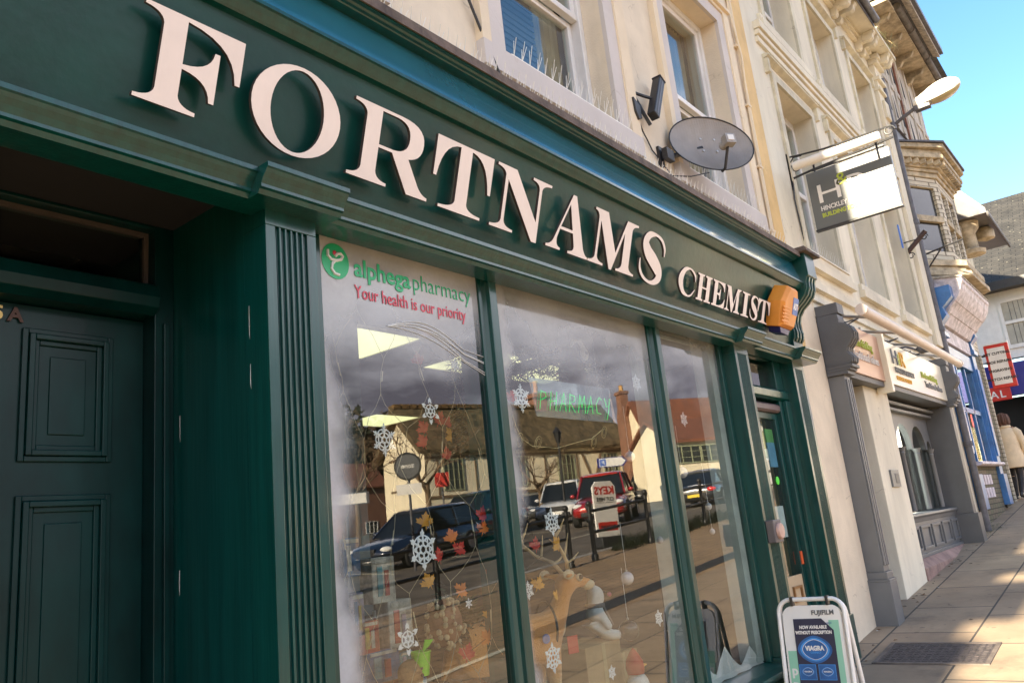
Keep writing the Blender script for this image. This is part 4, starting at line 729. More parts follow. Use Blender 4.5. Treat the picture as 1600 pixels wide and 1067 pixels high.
# ================================================================== THINGS FIXED TO THE FRONTS
# --- satellite dish
D0 = Vector((5.0, -.23, 4.115)); dn = Vector((-.55, -.80, .16)).normalized(); du = Vector((0, 0, 1)).cross(dn).normalized(); dv = dn.cross(du); DM = frame(D0, du, dv, dn)
m_mesh = paint("grey_perforated_dish", (.28, .25, .22), .45, .12, 3, .0, metal=.2)
def dots(m, s):
    nt = m.node_tree; b_ = nt.nodes["Principled BSDF"]; tc = N(nt, "ShaderNodeTexCoord"); v = N(nt, "ShaderNodeTexVoronoi", i_Scale=s, i_Randomness=.0); nt.links.new(tc.outputs["Object"], v.inputs["Vector"])
    bp = N(nt, "ShaderNodeBump", i_Strength=.5, i_Distance=.004); nt.links.new(v.outputs["Distance"], bp.inputs["Height"]); nt.links.new(bp.outputs[0], b_.inputs["Normal"])
dots(m_mesh, 90); weather(m_mesh, .35, 0)
t = thing("satellite_dish", "grey oval satellite dish on a black bracket above the shop cornice", "satellite dish", (4.62, 0, 3.97))
b = MB(); rings = [[(.33*r*math.cos(a), .225*r*math.sin(a), .055*r*r-.055) for a in [2*math.pi*k/40 for k in range(40)]] for r in (.04, .25, .5, .75, .93, 1.0)]
b.loft(rings[::-1]+[[(x*.985, y*.985, z-.006) for x, y, z in r] for r in rings], cap=False); b.add(rings[0], [tuple(range(40))]); b.xf(DM); b.build("reflector", m_mesh, t, smooth=True)
for bx, by in ((-.05, -.03), (.06, -.03), (-.05, .07), (.06, .07)): b = MB(); b.lathe([(.009, -.052), (.009, -.044), (.001, -.042)], (bx, by, 0), 8); b.xf(DM); b.build("bolt", M["steel"], t)
b = MB(); b.tube([(.33*math.cos(a), .225*math.sin(a), .0) for a in [2*math.pi*k/40 for k in range(41)]], .005, 6); b.xf(DM); b.build("rim", M["black"], t)
b = MB(); b.tube([(.02, -.23, -.01), (.03, -.225, .02), (.035, -.10, .11)], .010, 8); b.xf(DM); b.build("feed_arm", M["black"], t)
b = MB(); b.box(.0, .075, -.11, -.035, .10, .16); b.k = 1; b.box(.012, .06, -.095, -.05, .1603, .166); b.k = 0; b.lathe([(.03, .05), (.036, .07), (.02, .0999)], (.035, -.07, 0), 12); b.xf(DM); b.build("feed_horn", [paint("lnb_grey", (.33, .32, .31), .5), M["white"]], t, bevel=.004)
b = MB(); b.box(4.585, 4.64, -.02, -.0002, 3.90, 4.04); b.tube([(4.61, -.02, 3.98), (4.70, -.028, 3.99), (4.84, -.05, 4.05), (5.0, -.15, 4.11)], .018, 8); b.box(4.60, 4.70, -.07, -.03, 3.94, 4.02); b.build("bracket", M["black"], t)
b = MB(); b.tube([at(1040, 262, -.06), at(1050, 275, -.12), at(1080, 276, -.25), at(1108, 270, -.3)], .004, 6); b.build("cable", M["black"], t)
# --- black flood lamp
t = thing("flood_light", "slim black outdoor lamp on a tilted bracket beside the satellite dish", "wall light", (4.45, 0, 4.3))
b = MB(); p, q = Vector((4.60, -.09, 4.50)), Vector((4.43, -.09, 4.17)); ax = (p-q).normalized(); FMx = frame((p+q)/2, Vector((0, 1, 0)).cross(ax), ax, Vector((0, 1, 0))); 
b.box(-.035, .035, -.185, .185, -.03, .03); b.box(-.04, .04, .1851, .2, -.035, .035); b.xf(FMx); b.build("lamp_body", M["black"], t, bevel=.006)
b = MB(); b.box(-.006, .006, -.17, .17, -.0325, -.0301); b.xf(FMx); b.build("lamp_strip", M["pipe"], t)
b = MB(); b.tube([(4.35, -.0, 4.36), (4.41, -.05, 4.33), (4.50, -.08, 4.33)], .012, 6); b.tube([(4.35, -.0, 4.36), (4.40, -.04, 4.2), (4.43, -.06, 4.12)], .012, 6); b.box(4.33, 4.37, -.012, -.0002, 4.28, 4.40); b.build("bracket", M["black"], t)
b = MB(); b.profy([(4.25, 4.26), (4.33, 4.22), (4.33, 4.13), (4.29, 4.11), (4.26, 4.16)], -.06, -.0002); b.build("sensor", M["black"], t, bevel=.004)
b = MB(); b.tube([(4.31, -.04, 4.12), (4.37, -.03, 4.06), (4.44, -.015, 4.04), (4.50, -.012, 3.98), (4.60, -.012, 3.94)], .005, 6); b.build("cable", M["black"], t)
# --- loose cables
t = tag(MB().tube([(2.52, -.03, 4.55), (2.62, -.03, 4.30), (2.76, -.035, 4.02), (2.86, -.05, 3.80), (2.94, -.09, 3.60)], .0075, 8).build("black_cable", M["black"]), "black cable running down the cream wall to the cornice", "cable")
b = MB(); b.tube([(6.57, -.025, 8.2), (6.565, -.025, 6.2), (6.58, -.02, 5.0), (6.56, -.02, 3.62)], .014, 8); b.tube([(6.535, -.02, 8.2), (6.53, -.02, 6.1), (6.56, -.045, 5.6), (6.55, -.02, 5.1), (6.53, -.02, 3.62)], .009, 6); [b.box(6.52, 6.60, -.035, -.0002, z, z+.02) for z in (3.9, 4.5, 5.1, 5.7, 6.2)]
tag(b.build("painted_conduit", M["cream_light"]), "pair of cream painted cables clipped down the wall beside the ochre strip", "cable")
# --- bird spikes
m_sp = paint("clear_spike_wire", (.85, .82, .74), .35, .05, 9, 0)
def spikes(name, label, x0, x1, y, z, n, h):
    t = thing(name, label, "bird spikes", ((x0+x1)/2, y, z), "strips of bird spikes")
    b = MB(); b.box(x0, x1, y-.012, y+.012, z-.004, z+.004); b.build("strip", m_sp, t)
    b = MB()
    for i in range(n):
        x = x0+(x1-x0)*(i+.5)/n
        for dx, dy in ((-.02, -.045), (.015, .0), (.03, -.02))[:2+(i % 2)]:
            j = rnd.uniform(-.004, .004); b.tube([(x, y, z), (x+dx+j, y+dy, z+h*rnd.uniform(.85, 1.1))], [.0019, .0014], 4)
    b.build("spike_row", m_sp, t)
spikes("bird_spikes", "long strip of clear wire bird spikes along the top of the shop cornice", -.2, 6.05, -.25, 3.552, 120, .09)
spikes("bird_spikes", "strip of wire bird spikes on the sill of the left upper window", 2.98, 4.2, -.03, 4.0, 18, .10)
spikes("bird_spikes", "strip of wire bird spikes on the sill of the right upper window", 5.0, 6.3, -.03, 4.0, 20, .10)
spikes("bird_spikes", "strip of wire bird spikes on the first sill of the weathered cream building", 7.45, 8.7, -.04, 3.93, 20, .10)
# --- alarm box
t = thing("alarm_box", "orange hexagonal alarm box with a blue badge at the end of the dark green fascia", "alarm box", (5.63, -.2, 3.04))
AM = frame((5.73, -.20, 3.045), (1, 0, 0), fv, fn)
hexo = [(-.15, .03), (-.06, .155), (.10, .155), (.165, .02), (.11, -.155), (-.135, -.155)]
b = MB(); b.loft([[(x, y, 0) for x, y in hexo], [(x, y, .10) for x, y in hexo], [(x*.86+.005, y*.86, .125) for x, y in hexo]]); [b.box(-.152, -.02, z, z+.014, .118, .1275) for z in (-.12, -.095, -.07, -.045, -.02)]
b.xf(AM); b.build("cover", paint("orange_plastic", (.72, .27, .035), .42, .08, 5, 0), t, bevel=.005)
b = MB(); b.loft([[(x, y, z) for x, y in ((-.11, -.156), (.095, -.156), (.06, -.20), (-.08, -.195))] for z in (.01, .10)]); b.xf(AM); b.build("strobe_lens", paint("blue_lens", (.03, .03, .14), .3, .1, 3, 0), t, bevel=.004)
b = MB(); b.box(.025, .125, -.045, .08, .124, .128); b.xf(AM); BD = b.build("badge", paint("badge_blue", (.08, .18, .50), .4, .05, 3, 0), t)
write("lettering", "ADT", .062, AM @ Matrix.Translation((.031, -.005, .1285)), M["white"], BD, .002, .003, width=.088)
# --- key safe on the fluted pilaster
t = thing("key_safe", "grey wall box with a round pinkish disc on the second fluted pilaster", "key safe", (5.13, -.13, 1.46))
b = MB(); b.box(5.04, 5.17, -.175, -.1205, 1.395, 1.535); b.build("box", paint("grey_plastic_box", (.13, .115, .12), .5), t, bevel=.006)
b = MB(); b.lathe([(.01, -.196), (.045, -.194), (.052, -.186), (.052, -.1755)], (5.115, 0, 1.465), 24, 'y'); b.build("disc", paint("pink_disc", (.55, .36, .30), .45), t, smooth=True)
# --- hanging sign of the building society
t = thing("hanging_sign", "grey double sided hanging sign with white initials under a long tube lamp", "hanging sign", (7.45, 0, 4.9))
b = MB(); b.box(7.43, 7.475, -.90, -.145, 4.09, 4.66); BD = b.build("board", paint("slate_sign_face", (.115, .125, .125), .38, .04, 2, 0), t, bevel=.006)
b = MB(); b.box(7.425, 7.48, -.905, -.14, 4.0745, 4.0895); b.build("board_trim", M["black"], BD)
hf = lambda y, z: frame((7.4285, y, z), (0, -1, 0), (0, 0, 1), (-1, 0, 0))
for args in (("H", .26, -.225, 4.335, M["white"], .20), ("R", .26, -.50, 4.335, M["white"], .19), ("&", .17, -.40, 4.45, m_lime, .11)): write("lettering", args[0], args[1], hf(args[2], args[3]), args[4], BD, .003, 0, width=args[5])
write("lettering", "HINCKLEY & RUGBY", .062, hf(-.225, 4.255), M["white"], BD, .003, .0012, width=.46); write("lettering", "BUILDING SOCIETY", .056, hf(-.225, 4.19), m_lime, BD, .003, .0018, width=.42)
b = MB(); b.lathe([(.005, -.14), (.036, -.14), (.042, -.15), (.042, -.895), (.036, -.905), (.005, -.905)], (7.12, 0, 4.645), 16, 'y'); b.build("tube_lamp", M["white"], t, smooth=True)
b = MB(); [b.tube([(7.452, y, 4.66), (7.452, y, 4.74), (7.12, y, 4.645)], .010, 6) for y in (-.23, -.80)]; b.box(7.44, 7.466, -.86, -.2, 4.68, 4.695); b.build("hanger", M["black"], t)
b = MB(); b.tube([(7.45, -.0, 4.90), (7.45, -.1, 4.885), (7.45, -.35, 4.855), (7.45, -.95, 4.84)], .009, 6); b.tube([(7.45, 0, 4.67), (7.45, -.2, 4.69), (7.45, -.95, 4.73)], .011, 6); b.box(7.43, 7.47, -.015, -.0002, 4.55, 4.93)
b.tube([(7.45, -.07+.05*math.cos(a)*(1-a/16), 4.77+.05*math.sin(a)*(1-a/16)) for a in [.4*k for k in range(26)]], .007, 6); b.tube([(7.45, -.02, 4.83), (7.45, -.06, 4.88), (7.45, -.14, 4.87)], .007, 6)
b.tube([(7.45, -.93-.05*math.cos(a)*(1-a/14), 4.80+.05*math.sin(a)*(1-a/14)) for a in [.4*k for k in range(20)]], .007, 6); b.build("scroll_bracket", M["black"], t)
b = MB(); b.tube([(7.44, -.02, 4.66), (7.40, -.012, 4.45), (7.43, -.012, 4.15), (7.45, -.012, 3.75)], .007, 6); b.build("cable", M["black"], t)
# --- long trough light above the society's sign boards
t = thing("trough_light", "long pale tubular light on arms above the building society sign boards", "sign light", (9, -.4, 3.15))
p0, p1 = Vector((7.05, -.47, 3.17)), Vector((11.25, -.47, 3.135)); ax = (p1-p0)
b = MB(); b.lathe([(.005, 0), (.05, .002), (.052, .06), (.046, .062), (.046, ax.length-.06), (.052, ax.length-.058), (.05, ax.length), (.005, ax.length+.002)], (0, 0, 0), 16, 'x'); b.xf(frame(p0, ax, Vector((0, 1, 0)), ax.cross(Vector((0, 1, 0))))); b.build("tube", paint("pinkish_white_tube", (.62, .54, .49), .4, .06, 3, 0), t, smooth=True)
for x in (7.5, 8.6, 9.7, 10.8): b = MB(); b.tube([(x+.2, -.0, 3.33), (x+.05, -.42, 3.19)], .014, 8); b.box(x+.16, x+.24, -.02, -.0002, 3.29, 3.37); b.build("support_arm", M["steel"], t)
for x in (7.7, 9.2, 10.5): b = MB(); b.tube([(x, -.01, 3.34), (x+.15, -.12, 3.26), (x+.3, -.2, 3.30), (x+.5, -.05, 3.31), (x+.9, -.02, 3.30)], .007, 6); b.build("cable", M["black"], t)
t = thing("spot_light", "small grey spot lamp fixed over the cream sign board", "spot light", (10.3, -.2, 3.28)); b = MB(); b.lathe([(.03, -.34), (.055, -.33), (.06, -.24), (.02, -.2)], (10.35, 0, 3.27), 14, 'y'); b.build("lamp_head", M["pipe"], t, smooth=True); b = MB(); b.tube([(10.35, -.2, 3.27), (10.3, -.1, 3.32), (10.28, -.0, 3.32)], .012, 6); b.build("arm", M["pipe"], t)
# --- brown flag bracket and the wire bracket on the bay
t = thing("flag_bracket", "short brown pole bracket with iron scrolls and a blue tag on the cream wall", "flag bracket", (12.3, 0, 5.1))
b = MB(); p, q = atX(1384, 373, 12.25), atX(1398, 349, 12.25); b.tube([(12.25, -.01, 4.98), (12.25, -.30, 5.22)], .035, 10); b.build("pole_socket", paint("brown_iron", (.05, .025, .025), .5), t)
b = MB(); b.tube([(12.25, -.27-.05*math.cos(a)*(1-a/12), 5.14+.05*math.sin(a)*(1-a/12)) for a in [.4*k for k in range(18)]], .008, 6); b.tube([(12.25, -.05-.05*math.cos(a)*(1-a/12), 4.92+.05*math.sin(a)*(1-a/12)) for a in [.4*k for k in range(18)]], .008, 6); b.tube([(12.2, 0, 5.12), (12.23, -.18, 5.13)], .008, 6); b.build("scroll", M["black"], t)
b = MB(); b.box(12.0, 12.03, -.02, -.0002, 5.0, 5.35); b.build("tag", paint("blue_tag", (.10, .25, .75), .5), t)
t = thing("sign_bracket", "black iron sign bracket with no sign, sticking out below the bay window", "sign bracket", (13.2, 0, 5.2))
b = MB(); b.tube([(13.2, .0, 5.13), (13.2, -.62, 5.22)], .014, 8); b.tube([(13.2, -.02, 4.85), (13.2, -.30, 5.16)], .012, 8); b.box(13.18, 13.22, -.05, .02, 4.75, 5.3); b.build("arm", M["black"], t)
# --- street lamp
t = thing("street_lamp", "cream street lamp with a rounded lantern on a short wall arm", "street lamp", (13.15, 0, 7.3))
b = MB(); b.tube([(13.15, -.02, 7.28), (13.15, -.20, 7.37), (13.15, -.42, 7.46)], .028, 10); b.box(13.1, 13.2, -.03, .0, 7.15, 7.4); b.build("arm", M["pipe"], t)
def pod(top, lo=0, hi=11):    # long rounded lantern reaching out along -y
    prof = [(0, .075), (.12, .085), (.25, .11), (.38, .145), (.5, .165), (.62, .17), (.74, .16), (.85, .13), (.94, .085), (.985, .045), (1.0, .01)][lo:hi]
    return [[(13.15+w*1.12*math.cos(a), -.42-.68*s, 7.52+.10*s+((.16 if top else -.15)*(w/.17)**.8)*math.sin(a)) for a in [(-.8+(math.pi+1.6)*j/12) if top else (.8+(math.pi-1.6)*j/12) for j in range(13)]] for s, w in prof]
b = MB(); b.loft(pod(1)); b.build("canopy", paint("lamp_cream", (.74, .70, .62), .4, .05, 3, 0), t, smooth=True)
b = MB(); b.loft(pod(0, 3)); b.build("bowl", paint("yellowed_bowl", (.50, .42, .24), .25, .1, 6, 0), t, smooth=True)
b = MB(); b.box(13.08, 13.22, -.64, -.42, 7.40, 7.498); b.build("gear_box", M["pipe"], t)
# --- tuft growing in the gutter
t = thing("gutter_weeds", "small tuft of green and straw coloured weeds growing in the roof gutter", "weeds", (12.4, -.35, 8.5))
b = MB()
for i in range(50):
    a, l = rnd.uniform(0, 6.28), rnd.uniform(.06, .22); x, y = 12.75+rnd.uniform(-.35, .35), -.36+rnd.uniform(-.06, .06); dx, dy = math.cos(a)*l*.5, math.sin(a)*l*.35; b.k = int(rnd.random() < .4)
    b.add([(x, y, 8.44), (x+.012, y, 8.44), (x+dx+.02, y+dy, 8.44+l*.7), (x+dx*1.5, y+dy*1.5, 8.44+l*.9)], [(0, 1, 2), (0, 2, 3)])
b.build("leaves", [paint("weed_green", (.09, .13, .03), .8), paint("weed_straw", (.45, .34, .15), .8)], t)

# ================================================================== PAVEMENT THINGS
def a_board(t, w, h, lean):
    """board frame in local coords: x = width, y = out of the face, z up; the caller sets t's matrix"""
    local(t); mw = paint("white_enamel_frame", (.80, .78, .74), .35, .03, 4, 0)
    pts = lambda ww, hh, r: [(-ww/2, .0), (-ww/2, hh-r)]+[(-ww/2+r-r*math.cos(a), hh-r+r*math.sin(a)) for a in [math.pi/2*k/6 for k in range(1, 7)]]+[(ww/2-r+r*math.sin(a), hh-r+r*math.cos(a)) for a in [math.pi/2*k/6 for k in range(1, 7)]]+[(ww/2, 0)]
    for s in (1, -1):
        f = lambda p, o=0: (p[0], s*(lean*(1-p[1]/h)+o), p[1])
        b = MB(); b.tube([f(p) for p in pts(w, h, .075)], .0125, 10); b.build("frame", mw, t, smooth=True)
        b = MB(); o = pts(w-.042, h-.035, .06); b.loft([[f((x, z+.10 if i in (0, len(o)-1) else z), .004*s*0+.003) for i, (x, z) in enumerate(o)], [f((x, z+.10 if i in (0, len(o)-1) else z), -.004) for i, (x, z) in enumerate(o)]]); b.build("panel", mw, t)
    for x in (-w*.27, w*.27): b = MB(); b.box(x-.008, x+.008, -.022, .022, h-.035, h+.016); b.build("clip", M["black"], t, bevel=.003)
    return lambda x, z, o=.006: frame((x, -(lean*(1-z/h)+o), z), (1, 0, 0), Vector((0, lean/h, 1)), Vector((0, -1, lean/h)))
AX, AY, ABH = 4.84, -.385, .70
t = thing("advert_board", "white framed pavement board with a dark blue tablet poster beside the shop door", "pavement sign", mtx=frame((AX, AY, H(AX)), (.05, -1, 0), (1, .05, 0), (0, 0, 1)))
af = a_board(t, .375, ABH, .13)
def panel(name, m, x0, x1, z0, z1, o, par=t, cut=None):
    b = MB(); P_ = [(x0, z0), (x1, z0), (x1, z1), (x0, z1)] if not cut else [(x0, z0), (x1, z0), (x1, z1-cut), (x1-cut, z1), (x0, z1)]
    mt = af(0, 0, o); b.loft([[mt @ Vector((x, z*math.sqrt(1+(.13/ABH)**2), 0)) for x, z in P_], [mt @ Vector((x, z*math.sqrt(1+(.13/ABH)**2), -.0012)) for x, z in P_]]); return b.build(name, m, par)
m_mint = paint("mint_green_panel", (.28, .58, .42), .4, .04, 3, 0); m_navy = paint("navy_poster", (.012, .012, .045), .35, .1, 3, 0); m_sky = paint("bright_blue_print", (.05, .28, .68), .35, .1, 5, 0); m_mid = paint("mid_blue_print", (.02, .12, .36), .3, .2, 9, 0)
panel("green_strip", m_mint, .095, .15, .0, ABH-.115, .0075); panel("green_strip", m_mint, -.155, -.06, .0, ABH-.275, .0075)
PO = panel("poster", m_navy, -.105, .118, .0, ABH-.105, .0092, cut=.062)
write("maker_name", "FUJIFILM", .035, af(.005, ABH-.085, .008), M["grey"], t, .001, .001, width=.125)
for s, z, w in (("NOW AVAILABLE", ABH-.158, .155), ("WITHOUT PRESCRIPTION", ABH-.186, .205)): write("lettering", s, .024, af(.004, z, .0108), M["white"], PO, .001, .0012, 'CENTER', width=w)
write("lettering", "NEW", .013, af(.082, ABH-.135, .0103), m_mid, t, .001, 0)
def lozenge(cx_, cz_, rx, rz, o):
    def lz(k): return [(cx_+k*rx*(abs(math.cos(a))**1.25)*(1 if math.cos(a) > 0 else -1), cz_+k*rz*(abs(math.sin(a))**1.1)*(1 if math.sin(a) > 0 else -1)) for a in [2*math.pi*i/40 for i in range(40)]]
    for k, m_, dz in ((1.18, m_mid, 0), (1.0, m_sky, .0006), (.86, M["white"], .0012), (.82, m_mid, .0018)):
        mt = af(0, 0, o+dz); b = MB(); b.loft([[mt @ Vector((x, z*1.017, 0)) for x, z in lz(k)], [mt @ Vector((x, z*1.017, -.0004)) for x, z in lz(k)]]); b.build("tablet_print", m_, PO)
lozenge(.0, ABH-.268, .082, .062, .0104)
write("lettering", "VIAGRA", .034, af(.0, ABH-.272, .0128), M["white"], PO, .0008, .0018, 'CENTER', width=.108); write("lettering", "CONNECT", .014, af(.004, ABH-.288, .0128), m_sky, PO, .0008, .0005, 'CENTER', width=.06)
for cx_ in (-.052, .056):
    panel("pack_print", m_sky, cx_-.048, cx_+.046, ABH-.425, ABH-.345, .0103, PO); panel("pack_print", m_mid, cx_-.045, cx_+.043, ABH-.422, ABH-.348, .0108, PO); lozenge(cx_, ABH-.382, .034, .024, .0112); write("lettering", "VIAGRA", .011, af(cx_, ABH-.385, .0136), M["white"], PO, .0006, .0006, 'CENTER', width=.045)
write("lettering", "ASK IN STORE", .022, af(.006, ABH-.462, .0108), M["white"], PO, .001, .001, 'CENTER', width=.11)
write("lettering", "p", .07, af(-.145, ABH-.40, .0085), M["white"], t, .001, .002); write("lettering", "p", .07, af(-.145, ABH-.47, .0085), M["white"], t, .001, .002)
# --- weed at the wall foot, litter
t = thing("wall_weed", "dry brown weed at the foot of the cream wall behind the pavement board", "weeds", (6.5, -.03, H(6.5)))
b = MB()
for i in range(7): x = 6.55+rnd.uniform(-.12, .12); b.tube([(x, -.02, H(x)), (x+rnd.uniform(-.06, .06), -.04, H(x)+rnd.uniform(.05, .12)), (x+rnd.uniform(-.12, .12), -.05, H(x)+rnd.uniform(.08, .2))], [.003, .0025, .001], 4)
b.build("stems", M["brown"], t)
b = MB()
for i in range(160):
    x, y = rnd.uniform(12.5, 13.9), -abs(rnd.gauss(0, .09))-.05; a = rnd.uniform(0, 6.28); l = rnd.uniform(.02, .06); b.add([(x, y, H(x)+.001), (x+.012, y, H(x)+.001), (x+math.cos(a)*l, y+math.sin(a)*l, H(x)+rnd.uniform(.01, .05))], [(0, 1, 2)])
tag(b.build("pavement_moss", paint("moss_green", (.10, .12, .04), .9)), kind="stuff")

b = MB()
for i in range(70):
    x = rnd.uniform(5.6, 14.0); y = -abs(rnd.gauss(0, .10))-.03 if rnd.random() < .75 else rnd.uniform(-1.3, -.1); a = rnd.uniform(0, 6.28); l = rnd.uniform(.012, .032); dx, dy = math.cos(a)*l, math.sin(a)*l; b.k = rnd.randrange(3)
    b.add([(x-dx, y-dy, H(x)+.003), (x+dy*.5, y-dx*.5, H(x)+.009), (x+dx, y+dy, H(x)+.004), (x-dy*.5, y+dx*.5, H(x)+.008)], [(0, 1, 2, 3)])
tag(b.build("litter", [paint("dry_leaf", (.20, .10, .04), .9), paint("grit", (.10, .085, .07), .9), paint("paper_scrap", (.5, .47, .42), .9)]), kind="stuff")

# ================================================================== THE WALKING PERSON
def skinned(name, V, E, m, parent, root=0, sub=2):
    me = bpy.data.meshes.new(name); me.from_pydata([v[:3] for v in V], E, []); o = bpy.data.objects.new(name, me); COL.objects.link(o); o.parent = parent
    md = o.modifiers.new("skin", 'SKIN'); md.use_smooth_shade = True
    for i, v in enumerate(V): sv = me.skin_vertices[0].data[i]; sv.radius = (v[3], v[4] if len(v) > 4 else v[3]); sv.use_root = (i == root)
    sb = o.modifiers.new("sub", 'SUBSURF'); sb.levels = sb.render_levels = sub; me.materials.append(m); return o
def chain(V, E, start, pts):
    p = start
    for q in pts: V.append(q); E.append((p, len(V)-1)); p = len(V)-1
    return p
px_, py_ = 17.35, -.03
t = local(thing("person", "walking person with brown hair in a long cream coat and dark tights seen from behind", "person", mtx=Matrix.Translation((px_, py_, H(px_))) @ Matrix.Rotation(R(-6), 4, 'Z') @ Matrix.Scale(.93, 4)))
skin_m = paint("skin", (.55, .34, .25), .5, .06, 9, 0)
V = [(0, 0, .86, .125, .15)]; E = []
ch = chain(V, E, 0, [(.0, 0, 1.02, .10, .125), (.02, 0, 1.20, .11, .15), (.02, 0, 1.34, .08, .13)])
nk = chain(V, E, ch, [(.03, 0, 1.42, .05), (.05, 0, 1.50, .075, .07), (.055, 0, 1.57, .085, .075), (.05, 0, 1.63, .05)])
chain(V, E, nk-1, [(.15, 0, 1.555, .014)])
for s, (kx, fx, fz) in ((1, (.16, .06, .0)), (-1, (-.02, -.22, .05))):
    hp = chain(V, E, 0, [(.0, s*.085, .78, .085), (kx, s*.085, .45, .055), (kx*.6+fx*.4, s*.085, .30, .05), (fx, s*.08, .08+fz, .034), (fx+.13, s*.085, .03+fz*.4, .032)])
    hd = chain(V, E, ch, [(.02, s*.175, 1.32, .055), (-.03 if s > 0 else .04, s*.24, 1.07, .042), (.10, s*.235, .88, .03), (.13, s*.225, .82, .03, .018)])
    for k, (fy, L_) in enumerate(((-.022, .07), (-.008, .08), (.006, .075), (.02, .06))): chain(V, E, hd, [(.15, s*.225+fy, .78, .009), (.152, s*.225+fy, .82-L_, .008), (.14, s*.225+fy, .80-L_-.01, .007)])
    chain(V, E, hd-1, [(.14, s*.20, .83, .010), (.165, s*.19, .80, .008)])
skinned("body", V, E, skin_m, t)
def rings(spec, n=20): return [[(cx+rx*math.cos(2*math.pi*k/n), cy+ry*math.sin(2*math.pi*k/n)*(1+.0*k), z+dz*math.cos(2*math.pi*k/n)) for k in range(n)] for (cx, cy, z, rx, ry, dz) in spec]
mc = paint("cream_wool_coat", (.70, .57, .39), .9, .08, 4, .35, 40)
b = MB(); b.loft(rings([(.0, 0, .60, .165, .225, 0), (.0, 0, .61, .19, .245, 0), (.0, 0, .80, .18, .225, 0), (.0, 0, .98, .15, .195, 0), (.015, 0, 1.14, .155, .20, 0), (.02, 0, 1.27, .14, .205, 0), (.02, 0, 1.345, .11, .18, 0), (.025, 0, 1.39, .075, .10, 0), (.03, 0, 1.43, .07, .075, 0), (.03, 0, 1.44, .055, .06, 0)]))
for s in (1, -1): b.tube([(.02, s*.15, 1.335), (.01, s*.205, 1.28), (-.03 if s > 0 else .04, s*.25, 1.07), (.08, s*.24, .90), (.10, s*.236, .87)], [.07, .075, .065, .055, .056], 12)

b.xf(Matrix.Identity(4)); b.v = [(x+.008*math.sin(38*y+9*z)*(1 if z < 1.3 else .3), y+.006*math.sin(31*x+13*z), z) for x, y, z in b.v]; b.build("coat", mc, t, smooth=True)
b = MB(); b.tube([(.025+.085*math.cos(a), .095*math.sin(a), 1.415) for a in [2*math.pi*k/16 for k in range(17)]], .026, 8); b.build("coat_collar", mc, t, smooth=True)
mh = paint("brown_hair", (.10, .042, .024), .6, .25, 20, .5, 50, stretch=(1, 1, .2))
b = MB(); 
for i in range(46):
    a = math.pi*.32+math.pi*1.36*i/45; c, s_ = math.cos(a), math.sin(a); j = rnd.uniform(.92, 1.08)
    b.tube([(.03+.02*c, .02*s_, 1.69), (.03+.10*c*j, .088*s_*j, 1.645), (.025+.118*c*j, .104*s_*j, 1.57), (.02+.115*c*j, .108*s_*j, 1.49+.02*rnd.random()), (.02+.10*c*j, .10*s_*j+rnd.uniform(-.02, .02), 1.42+.04*rnd.random())], [.014, .02, .021, .017, .004], 6)
b.ball((.02, 0, 1.585), (.095, .09, .105), 14); b.build("hair", mh, t, smooth=True)
mt_ = paint("black_tights", (.012, .011, .014), .7, .1, 9, 0)
for s, (kx, fx, fz) in ((1, (.16, .06, .0)), (-1, (-.02, -.22, .05))):
    b = MB(); b.tube([(.0, s*.085, .80), (kx*.5, s*.085, .62), (kx, s*.085, .45), (kx*.6+fx*.4, s*.085, .30), (fx, s*.08, .10+fz), (fx, s*.08, .06+fz)], [.095, .078, .06, .056, .04, .038], 12); b.build("tights", mt_, t, smooth=True)
    b = MB(); b.loft([[(fx+x, s*.082+y, z+fz*(1-x*4)) for x, y in ((-.06, -.03), (.05, -.042), (.16, -.035), (.19, 0), (.16, .035), (.05, .042), (-.06, .03), (-.075, 0))] for z in (.002, .035)]+[[(fx+x*.8+.01, s*.082+y*.8, .07+fz*(1-x*4)) for x, y in ((-.06, -.03), (.05, -.042), (.10, -.035), (.11, 0), (.10, .035), (.05, .042), (-.06, .03), (-.075, 0))]]); b.build("shoe", M["black"], t, smooth=True)
# ================================================================== CHRISTMAS DISPLAY IN THE CHEMIST'S WINDOW
m_paper = paint("white_paper", (.80, .80, .84), .7, .03, 9, 0)
def flake_polys(style):
    """sixfold paper cut: polygons for one arm, repeated"""
    out = []
    arms = {0: [[(.12, -.05), (.98, -.05), (1.06, 0), (.98, .05), (.12, .05)], [(.45, .02), (.62, .26), (.70, .22), (.55, .02)], [(.45, -.02), (.62, -.26), (.70, -.22), (.55, -.02)], [(.70, .02), (.82, .18), (.89, .14), (.79, .02)], [(.70, -.02), (.82, -.18), (.89, -.14), (.79, -.02)]],
            1: [[(.16, -.055), (.92, -.055), (1.03, 0), (.92, .055), (.16, .055)], [(.34, .03), (.48, .28), (.60, .34), (.56, .22), (.42, .03)], [(.34, -.03), (.48, -.28), (.60, -.34), (.56, -.22), (.42, -.03)], [(.66, .03), (.74, .13), (.86, .13), (.90, .03)], [(.66, -.03), (.74, -.13), (.86, -.13), (.90, -.03)]],
            2: [[(.10, -.05), (.55, -.05), (.55, .05), (.10, .05)], [(.56, -.16), (.82, -.14), (1.0, 0), (.82, .14), (.56, .16), (.68, 0)]]}[style]
    for k in range(6):
        a = math.pi/3*k+math.pi/6
        for p in arms: out.append([(x*math.cos(a)-y*math.sin(a), x*math.sin(a)+y*math.cos(a)) for x, y in p])
    return out
